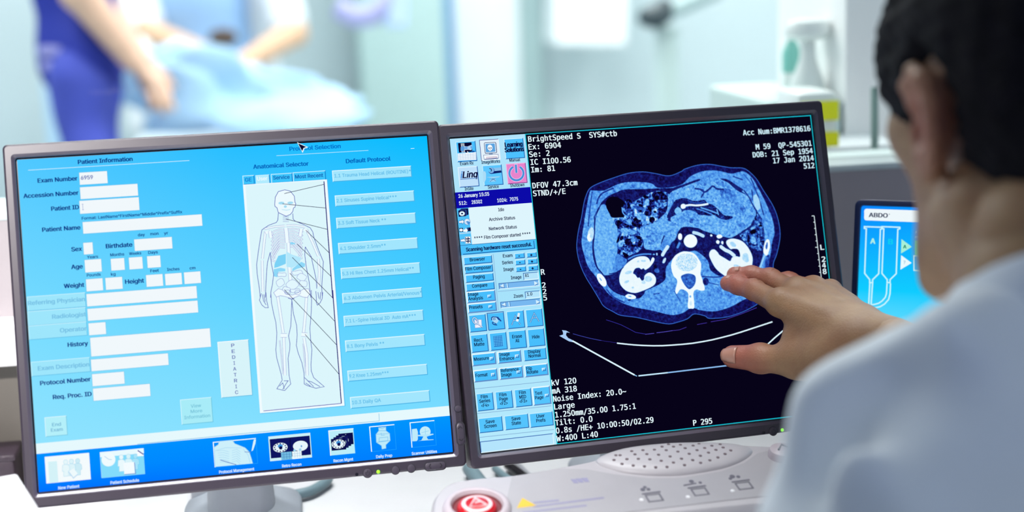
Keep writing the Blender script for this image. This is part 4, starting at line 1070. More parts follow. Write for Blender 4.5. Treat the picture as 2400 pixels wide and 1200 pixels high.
('l','5560b8',1.8,[(806.6,497.0),(808.3,541.2),(815.5,579.1),(814.9,609.5),(810.0,643.0),(813.8,667.0),(823.2,698.2),(827.3,732.4),(825.4,766.0),(834.4,771.8),(860.5,782.6),(887.6,779.9),(878.2,770.6),(856.4,748.4),(850.6,727.6),(851.1,707.4),(857.4,660.5),(855.9,623.1),(856.5,592.6),(865.0,538.9),(868.3,505.2),(870.2,471.3)]),
('l','5560b8',1.8,[(905.7,480.8),(902.4,501.0),(894.6,514.1),(885.7,520.8),(882.9,513.1),(884.4,492.8),(884.1,475.8)]),
('l','5560b8',1.8,[(795.3,491.0),(806.6,496.3),(815.3,492.6)]),
('l','5560b8',1.8,[(747.8,765.9),(758.5,756.7),(762.1,775.5)]),
('l','5560b8',1.8,[(757.0,776.8),(768.2,760.9),(775.6,751.5)]),
('l','5560b8',1.8,[(762.3,750.3),(777.3,751.6)]),
('l','5560b8',1.8,[(828.0,745.9),(840.3,760.5),(854.2,776.9)]),
('l','5560b8',1.8,[(835.6,756.7),(848.7,761.2),(874.2,778.7)]),
('l','5560b8',1.8,[(830.0,763.0),(844.3,774.4)]),
('l','5560b8',1.8,[(716.3,473.0),(718.1,493.5),(725.4,507.6)]),
('l','5560b8',1.8,[(721.2,473.4),(722.8,497.2)]),
('l','5560b8',1.8,[(890.5,479.7),(892.3,500.3)]),
('l','5560b8',1.8,[(898.9,480.3),(895.4,503.9)]),
('l','241a50',1.7,[(808.7,158.0),(936.3,136.5)]),
('l','241a50',1.7,[(800.0,190.3),(935.8,212.8)]),
('l','241a50',1.7,[(807.3,239.3),(936.1,281.8)]),
('l','241a50',1.7,[(867.3,279.5),(935.7,356.9)]),
('l','241a50',1.7,[(836.6,321.7),(936.2,432.9)]),
('l','241a50',1.7,[(818.4,363.3),(936.5,502.1)]),
('l','241a50',1.7,[(806.8,412.7),(935.6,575.2)]),
('l','241a50',1.7,[(785.7,463.4),(935.9,650.8)]),
('l','241a50',1.7,[(840.0,609.9),(936.1,743.5)]),
('b',966.4,95.2,1219.9,129.6,'a2e6fe','e0f9ff','4cb4e8',2.6),
('t', '66bfea', 'B', 971.9, 116.8, 246.6, 11.5, '1.1 Trauma Head Helical (ROUTINE)*'),
('b',968.8,175.9,1222.7,209.1,'a2e6fe','e0f9ff','4cb4e8',2.6),
('t', '66bfea', 'B', 972.4, 197.3, 193.7, 11.5, '2.1 Sinuses Supine Helical***'),
('b',967.4,248.0,1221.7,281.0,'a2e6fe','e0f9ff','4cb4e8',2.6),
('t', '66bfea', 'B', 971.0, 269.5, 154.9, 11.5, '3.3 Soft Tissue Neck **'),
('b',967.4,328.8,1221.3,362.9,'a2e6fe','e0f9ff','4cb4e8',2.6),
('t', '66bfea', 'B', 971.3, 351.2, 147.0, 11.5, '4.1 Shoulder 2.5mm**'),
('b',969.2,409.5,1222.5,443.4,'a2e6fe','e0f9ff','4cb4e8',2.6),
('t', '66bfea', 'B', 972.2, 432.3, 230.5, 11.5, '5.3 Hi Res Chest 1.25mm Helical**'),
('b',967.6,490.0,1222.2,521.6,'a2e6fe','e0f9ff','4cb4e8',2.6),
('t', '66bfea', 'B', 971.8, 511.1, 250.2, 11.5, '6.3 Abdomen Pelvis Arterial/Venous*'),
('b',966.6,562.7,1220.9,595.6,'a2e6fe','e0f9ff','4cb4e8',2.6),
('t', '66bfea', 'B', 970.8, 583.8, 226.0, 11.5, '7.1 L-Spine Helical 3D  Auto mA***'),
('b',965.2,641.1,1219.1,675.9,'a2e6fe','e0f9ff','4cb4e8',2.6),
('t', '66bfea', 'B', 968.6, 664.4, 119.5, 11.5, '8.1 Bony Pelvis **'),
('b',965.3,737.2,1219.2,769.8,'a2e6fe','e0f9ff','4cb4e8',2.6),
('t', '66bfea', 'B', 968.9, 759.3, 125.8, 11.5, '9.2 Knee 1.25mm***'),
('b',966.9,821.4,1219.9,855.9,'a2e6fe','e0f9ff','4cb4e8',2.6),
('t', '66bfea', 'B', 971.1, 843.5, 92.0, 11.5, '10.3 Daily QA'),
('b',567.2,612.3,662.1,786.6,'d8f4fa','f6fdff','6cc4e8',2.4),
('t', '6a78b8', 'B', 607.8, 631.3, 9.8, 11.3, 'P'),
('t', '6a78b8', 'B', 608.0, 649.8, 9.7, 11.3, 'E'),
('t', '6a78b8', 'B', 608.1, 668.2, 9.8, 11.3, 'D'),
('t', '6a78b8', 'B', 610.8, 686.9, 4.6, 11.3, 'I'),
('t', '6a78b8', 'B', 608.4, 705.1, 9.7, 11.3, 'A'),
('t', '6a78b8', 'B', 609.1, 723.6, 8.6, 11.3, 'T'),
('t', '6a78b8', 'B', 608.7, 741.9, 9.7, 11.3, 'R'),
('t', '6a78b8', 'B', 611.4, 760.6, 4.6, 11.3, 'I'),
('t', '6a78b8', 'B', 609.0, 778.7, 9.7, 11.3, 'C'),
('r',0,876.0,1280,907.7,'e6f9fd'),
('l','8cc8e8',1.8,[(301.0,906.1),(611.5,903.6),(1053.0,903.6)]),
('l','8cc8e8',1.8,[(1052.9,904.2),(1053.5,879.8)]),
('g',0,907.7,1280,1024,['0090ff','0090ff','0096fc','008aff','0088ff','008aff','0070ff','007cff','0080ff']),
('r',23.1,918.6,155.2,1000.0,'f4fbfd'),
('r',32.4,934.7,58.6,998.9,'d4f2f8'),
('p','ccecf6',[(109.6,949.5),(115.1,947.0),(124.5,947.9),(130.1,952.7),(130.4,967.1),(126.2,967.6),(125.2,983.3),(110.9,983.4),(112.0,967.4),(107.9,967.0)]),
('l','a8d8ee',1.2,[(109.6,949.5),(115.1,947.0),(124.5,947.9),(130.1,952.7),(130.4,967.1),(126.2,967.6),(125.2,983.3),(110.9,983.4),(112.0,967.4),(107.9,967.0),(109.6,949.5)]),
('p','ccecf6',[(126.2,940.7),(125.1,944.3),(122.5,946.7),(119.2,947.4),(116.1,946.1),(113.9,943.2),(113.2,939.5),(114.3,935.9),(116.9,933.5),(120.2,932.8),(123.4,934.1),(125.6,937.0),(126.2,940.7)]),
('l','a8d8ee',1.2,[(126.2,940.7),(125.1,944.3),(122.5,946.7),(119.2,947.4),(116.1,946.1),(113.9,943.2),(113.2,939.5),(114.3,935.9),(116.9,933.5),(120.2,932.8),(123.4,934.1),(125.6,937.0),(126.2,940.7),(126.2,940.7)]),
('p','dcf4fa',[(91.3,949.2),(96.8,946.7),(106.2,947.6),(111.8,952.4),(112.0,966.8),(107.9,967.3),(106.8,983.0),(92.6,983.1),(93.7,967.1),(89.6,966.7)]),
('l','a8d8ee',1.2,[(91.3,949.2),(96.8,946.7),(106.2,947.6),(111.8,952.4),(112.0,966.8),(107.9,967.3),(106.8,983.0),(92.6,983.1),(93.7,967.1),(89.6,966.7),(91.3,949.2)]),
('p','dcf4fa',[(107.8,940.5),(106.7,944.0),(104.2,946.5),(100.9,947.1),(97.7,945.8),(95.5,942.9),(94.9,939.2),(96.0,935.7),(98.6,933.2),(101.8,932.6),(105.0,933.9),(107.2,936.8),(107.8,940.5)]),
('l','a8d8ee',1.2,[(107.8,940.5),(106.7,944.0),(104.2,946.5),(100.9,947.1),(97.7,945.8),(95.5,942.9),(94.9,939.2),(96.0,935.7),(98.6,933.2),(101.8,932.6),(105.0,933.9),(107.2,936.8),(107.8,940.5),(107.8,940.5)]),
('p','e6f7fb',[(74.1,949.7),(79.6,947.2),(89.0,948.1),(94.6,952.9),(94.8,967.2),(90.7,967.7),(89.7,983.5),(75.5,983.6),(76.5,967.6),(72.4,967.2)]),
('l','b4def0',1.2,[(74.1,949.7),(79.6,947.2),(89.0,948.1),(94.6,952.9),(94.8,967.2),(90.7,967.7),(89.7,983.5),(75.5,983.6),(76.5,967.6),(72.4,967.2),(74.1,949.7)]),
('p','e6f7fb',[(90.7,940.9),(89.6,944.5),(87.0,946.9),(83.7,947.6),(80.6,946.3),(78.4,943.4),(77.7,939.7),(78.8,936.1),(81.4,933.7),(84.7,933.1),(87.8,934.3),(90.0,937.2),(90.7,940.9)]),
('l','b4def0',1.2,[(90.7,940.9),(89.6,944.5),(87.0,946.9),(83.7,947.6),(80.6,946.3),(78.4,943.4),(77.7,939.7),(78.8,936.1),(81.4,933.7),(84.7,933.1),(87.8,934.3),(90.0,937.2),(90.7,940.9),(90.7,940.9)]),
('p','eefafd',[(90.6,969.2),(107.3,961.8),(118.0,979.6),(103.9,991.9)]),
('l','b0d4f0',2.4,[(90.5,969.9),(103.9,991.3),(117.3,981.0)]),
('t', 'dff6ff', 'B', 57.1, 1021.5, 62.5, 9.4, 'New Patient'),
('r',187.3,920.0,318.0,999.8,'84dcfb'),
('r',187.3,920.0,318.8,935.7,'e8faff'),
('r',187.3,920.0,186.8,998.2,'d4f4ff'),
('p','a8e4fa',[(282.8,951.4),(288.1,949.0),(297.1,949.9),(302.5,954.5),(302.7,968.2),(298.7,968.7),(297.6,983.7),(284.0,983.8),(285.0,968.5),(281.0,968.1)]),
('l','7ccdf2',1.2,[(282.8,951.4),(288.1,949.0),(297.1,949.9),(302.5,954.5),(302.7,968.2),(298.7,968.7),(297.6,983.7),(284.0,983.8),(285.0,968.5),(281.0,968.1),(282.8,951.4)]),
('p','a8e4fa',[(298.7,943.0),(297.7,946.4),(295.2,948.7),(292.0,949.4),(289.0,948.1),(286.9,945.4),(286.3,941.8),(287.3,938.4),(289.8,936.1),(293.0,935.5),(296.0,936.7),(298.1,939.5),(298.7,943.0)]),
('l','7ccdf2',1.2,[(298.7,943.0),(297.7,946.4),(295.2,948.7),(292.0,949.4),(289.0,948.1),(286.9,945.4),(286.3,941.8),(287.3,938.4),(289.8,936.1),(293.0,935.5),(296.0,936.7),(298.1,939.5),(298.7,943.0),(298.7,943.0)]),
('p','eaf9fd',[(239.8,950.8),(245.3,948.3),(254.9,949.2),(260.5,954.0),(260.7,968.5),(256.5,969.0),(255.4,984.8),(241.1,984.9),(242.2,968.8),(238.0,968.4)]),
('l','b4dff2',1.2,[(239.8,950.8),(245.3,948.3),(254.9,949.2),(260.5,954.0),(260.7,968.5),(256.5,969.0),(255.4,984.8),(241.1,984.9),(242.2,968.8),(238.0,968.4),(239.8,950.8)]),
('p','eaf9fd',[(256.5,942.0),(255.4,945.6),(252.8,948.0),(249.5,948.7),(246.3,947.4),(244.1,944.5),(243.5,940.8),(244.6,937.2),(247.2,934.7),(250.5,934.1),(253.7,935.4),(255.9,938.3),(256.5,942.0)]),
('l','b4dff2',1.2,[(256.5,942.0),(255.4,945.6),(252.8,948.0),(249.5,948.7),(246.3,947.4),(244.1,944.5),(243.5,940.8),(244.6,937.2),(247.2,934.7),(250.5,934.1),(253.7,935.4),(255.9,938.3),(256.5,942.0),(256.5,942.0)]),
('p','d8f4fb',[(261.4,950.5),(266.9,947.9),(276.5,948.8),(282.1,953.7),(282.3,968.1),(278.1,968.6),(277.0,984.5),(262.6,984.6),(263.7,968.5),(259.6,968.1)]),
('l','b4dff2',1.2,[(261.4,950.5),(266.9,947.9),(276.5,948.8),(282.1,953.7),(282.3,968.1),(278.1,968.6),(277.0,984.5),(262.6,984.6),(263.7,968.5),(259.6,968.1),(261.4,950.5)]),
('p','d8f4fb',[(278.1,941.6),(277.0,945.2),(274.4,947.7),(271.1,948.3),(267.9,947.0),(265.7,944.1),(265.0,940.4),(266.2,936.8),(268.7,934.4),(272.1,933.7),(275.3,935.0),(277.5,937.9),(278.1,941.6)]),
('l','b4dff2',1.2,[(278.1,941.6),(277.0,945.2),(274.4,947.7),(271.1,948.3),(267.9,947.0),(265.7,944.1),(265.0,940.4),(266.2,936.8),(268.7,934.4),(272.1,933.7),(275.3,935.0),(277.5,937.9),(278.1,941.6),(278.1,941.6)]),
('o','f0fbfe',211.5,945.3,20.9,20.9),
('l','9cc8e8',1.6,[(199.8,933.5),(212.4,944.5),(221.3,946.0)]),
('r',255.4,959.4,287.3,996.2,'f4fcff'),
('l','7888d0',2,[(255.3,995.2),(289.8,995.5),(288.5,961.1)]),
('p','f8fdff',[(298.1,925.8),(317.6,939.3),(317.3,943.9),(298.1,943.6)]),
('l','5048a0',3.2,[(300.6,925.4),(316.8,939.2)]),
('t', 'dff6ff', 'B', 212.7, 1021.0, 85.7, 9.4, 'Patient Schedule'),
('l','22a6ff',1.2,[(662.5,922.4),(662.5,1000.0),(531.0,1000.0)]),
('l','e8faff',3,[(531.0,1000.0),(531.0,922.4),(662.5,922.4)]),
('p','cdf0fb',[(531.2,998.5),(533.0,937.7),(545.6,930.9),(549.5,920.9),(589.2,920.8),(596.3,932.5),(627.0,948.3),(638.7,962.3),(643.7,982.1),(647.2,999.2)]),
('l','9cd2f0',1.5,[(531.2,998.5),(533.0,937.7),(545.6,930.9),(549.5,920.9),(589.2,920.8),(596.3,932.5),(627.0,948.3),(638.7,962.3),(643.7,982.1),(647.2,999.2)]),
('l','a8d8f2',1.3,[(541.0,949.7),(560.1,949.9),(577.1,956.4)]),
('l','a8d8f2',1.3,[(585.8,954.0),(601.3,950.6),(611.8,959.7)]),
('l','a8d8f2',1.3,[(542.1,956.9),(559.5,956.9),(576.5,963.4)]),
('l','a8d8f2',1.3,[(585.3,961.0),(600.8,957.7),(611.3,967.4)]),
('l','a8d8f2',1.3,[(543.2,964.0),(559.0,964.0),(576.0,970.4)]),
('l','a8d8f2',1.3,[(584.8,968.0),(600.3,964.7),(610.7,975.0)]),
('l','a8d8f2',1.3,[(544.2,971.2),(558.5,971.0),(575.5,977.4)]),
('l','a8d8f2',1.3,[(584.3,975.1),(599.8,971.7),(610.1,982.7)]),
('l','a8d8f2',1.3,[(545.3,978.4),(558.0,978.0),(575.0,984.5)]),
('l','a8d8f2',1.3,[(583.8,982.1),(599.3,978.8),(609.6,990.4)]),
('l','a8d8f2',1.3,[(546.4,985.5),(557.5,985.0),(574.5,991.5)]),
('l','a8d8f2',1.3,[(583.3,989.1),(598.8,985.8),(609.0,998.0)]),
('l','a8d8f2',1.5,[(534.7,949.1),(566.9,942.5),(617.5,948.0)]),
('l','a8d8f2',1.5,[(620.4,950.9),(634.9,971.6),(639.4,996.2)]),
('l','6a86c8',2.2,[(548.5,978.7),(596.2,998.4)]),
('l','6a86c8',1.8,[(624.5,960.9),(643.4,963.7)]),
('p','d8f4fc',[(645.8,961.3),(653.8,931.5),(656.9,924.6),(662.5,925.8),(659.7,938.5),(651.2,958.6)]),
('t', 'dff6ff', 'B', 542.2, 1020.7, 108.1, 9.4, 'Protocol Management'),
('r',701.1,920.4,832.3,998.0,'ccf0f8'),
('r',704.6,929.2,829.7,989.3,'0e1460'),
('l','040830',1.6,[(768.3,929.3),(766.0,993.9)]),
('o','e6f6fc',735.9,958.0,22.7,14.9),
('o','0e1460',753.8,959.7,2.3,2.1),
('o','0e1460',750.9,965.5,2.3,2.1),
('o','0e1460',744.0,969.3,2.3,2.1),
('o','0e1460',735.0,970.1,2.3,2.1),
('o','0e1460',726.1,967.6,2.3,2.1),
('o','0e1460',719.9,962.6,2.3,2.1),
('o','0e1460',718.0,956.3,2.3,2.1),
('o','0e1460',720.8,950.5,2.3,2.1),
('o','0e1460',727.7,946.6,2.3,2.1),
('o','0e1460',736.8,945.9,2.3,2.1),
('o','0e1460',745.6,948.3,2.3,2.1),
('o','0e1460',751.8,953.4,2.3,2.1),
('o','3c90d8',736.2,953.6,7.9,6.0),
('o','0a0f50',737.1,959.1,5.4,5.4),
('o','e6f6fc',798.7,958.8,23.3,16.2),
('o','5a9cd8',801.8,960.1,2.3,3.2),
('r',736.6,973.6,769.6,998.1,'74bde2'),
('r',771.4,974.0,800.5,998.2,'eaf8fc'),
('l','3a78b8',1,[(745.3,973.8),(744.9,995.7)]),
('l','a0c8e4',1,[(779.8,973.5),(779.2,993.9)]),
('l','3a78b8',1,[(754.0,974.0),(753.6,995.9)]),
('l','a0c8e4',1,[(787.6,973.6),(787.0,994.0)]),
('l','3a78b8',1,[(762.7,974.2),(762.3,996.1)]),
('l','a0c8e4',1,[(795.3,973.7),(794.7,994.1)]),
('l','3a78b8',1,[(736.1,981.0),(770.8,981.7)]),
('l','a0c8e4',1,[(771.5,981.2),(801.8,981.8)]),
('l','3a78b8',1,[(735.5,988.4),(770.2,989.1)]),
('l','a0c8e4',1,[(771.0,988.2),(801.3,988.9)]),
('o','9cd4ee',779.4,970.9,4.0,3.5),
('o','9cd4ee',797.2,970.3,4.0,4.0),
('t', 'dff6ff', 'B', 737.0, 1020.5, 60.2, 9.4, 'Retro Recon'),
('r',890.9,920.3,969.0,998.5,'bceefa'),
('l','22a6ff',1.2,[(969.0,920.3),(969.0,998.5),(890.9,998.5)]),
('l','e8faff',3,[(890.9,998.5),(890.9,920.3),(969.0,920.3)]),
('r',920.0,932.2,966.1,969.2,'0a0f4c'),
('o','cfeefa',943.1,950.0,5.4,14.1),
('r',911.8,937.0,957.9,973.9,'0a0f4c'),
('o','cfeefa',934.9,954.8,16.1,14.1),
('r',903.6,941.7,949.7,978.7,'14195e'),
('o','cfeefa',926.6,959.6,16.1,14.1),
('r',895.4,946.5,941.4,983.5,'0a0f4c'),
('o','cfeefa',918.4,964.3,21.4,14.1),
('o','e6f6fc',918.1,964.3,21.4,14.6),
('o','0e1460',935.2,965.9,2.1,2.0),
('o','0e1460',932.5,971.7,2.1,2.0),
('o','0e1460',925.9,975.4,2.1,2.0),
('o','0e1460',917.2,976.2,2.1,2.0),
('o','0e1460',908.8,973.8,2.1,2.0),
('o','0e1460',902.9,968.8,2.1,2.0),
('o','0e1460',901.0,962.7,2.1,2.0),
('o','0e1460',903.8,956.9,2.1,2.0),
('o','0e1460',910.4,953.1,2.1,2.0),
('o','0e1460',919.0,952.4,2.1,2.0),
('o','0e1460',927.5,954.8,2.1,2.0),
('o','0e1460',933.4,959.7,2.1,2.0),
('o','3c90d8',918.5,959.9,7.5,5.8),
('o','0a0f50',919.3,965.4,5.1,5.2),
('t', 'dff6ff', 'B', 898.8, 1020.1, 61.9, 9.4, 'Recon Mgmt'),
('l','22a6ff',1.2,[(1099.7,919.7),(1099.7,998.3),(1020.6,998.3)]),
('l','e8faff',3,[(1020.6,998.3),(1020.6,919.7),(1099.7,919.7)]),
('t', 'dff6ff', 'B', 1033.9, 1020.1, 51.1, 9.4, 'Daily Prep'),
('l','22a6ff',1.2,[(1228.7,918.6),(1228.7,997.4),(1150.2,997.4)]),
('l','e8faff',3,[(1150.2,997.4),(1150.2,918.6),(1228.7,918.6)]),
('t', 'dff6ff', 'B', 1147.8, 1021.2, 81.5, 9.4, 'Scanner Utilities'),
('p','bdeafa',[(1048.8,924.6),(1071.9,924.1),(1071.6,936.6),(1082.4,946.4),(1082.6,968.7),(1067.4,981.1),(1067.2,991.9),(1054.2,993.3),(1053.8,982.4),(1038.2,970.5),(1039.0,945.0),(1049.0,934.5)]),
('l','8ccdf0',1.6,[(1048.8,924.6),(1071.9,924.1),(1071.6,936.6),(1082.4,946.4),(1082.6,968.7),(1067.4,981.1),(1067.2,991.9),(1054.2,993.3),(1053.8,982.4),(1038.2,970.5),(1039.0,945.0),(1049.0,934.5),(1048.8,924.6)]),
('l','7cc2ec',1.5,[(1048.8,924.6),(1060.0,928.9),(1071.9,924.5)]),
('l','7cc2ec',1.5,[(1038.2,970.5),(1082.6,968.7)]),
('l','7cc2ec',1.5,[(1047.9,957.3),(1046.9,968.7),(1075.0,968.0),(1075.9,956.6),(1047.9,957.3)]),
('l','7cc2ec',1.5,[(1049.0,934.5),(1071.6,936.6)]),
('l','7cc2ec',1.5,[(1039.0,945.0),(1082.4,946.4)]),
('l','7cc2ec',1.5,[(1055.7,941.6),(1055.7,949.8),(1066.6,949.9)]),
('p','bdeafa',[(1154.5,939.4),(1170.2,938.8),(1173.0,949.3),(1171.0,973.8),(1166.9,978.4),(1152.7,978.0)]),
('o','c4edfb',1196.5,951.2,17.4,16.9),
('l','8ccdf0',1.4,[(1183.9,953.6),(1209.3,949.4)]),
('l','8ccdf0',1.4,[(1197.4,940.1),(1196.5,963.0)]),
('p','b4e6fa',[(1171.8,963.4),(1172.2,959.4),(1221.7,960.1),(1223.2,962.9),(1199.5,967.3),(1203.7,976.9),(1221.3,977.9),(1221.1,979.9),(1170.6,978.4),(1182.0,977.5),(1189.6,965.7)]),
('p','e8f8ff',[(861.2,-4.4),(895.9,14.1),(883.3,17.7),(876.5,31.2)]),
('p','0c0a30',[(864.2,-0.4),(889.3,12.7),(880.6,15.6),(875.5,25.4)]),
('p','f4fbff',[(1224.5,37.6),(1236.2,37.4),(1236.1,38.8),(1224.4,39.1)]),
]
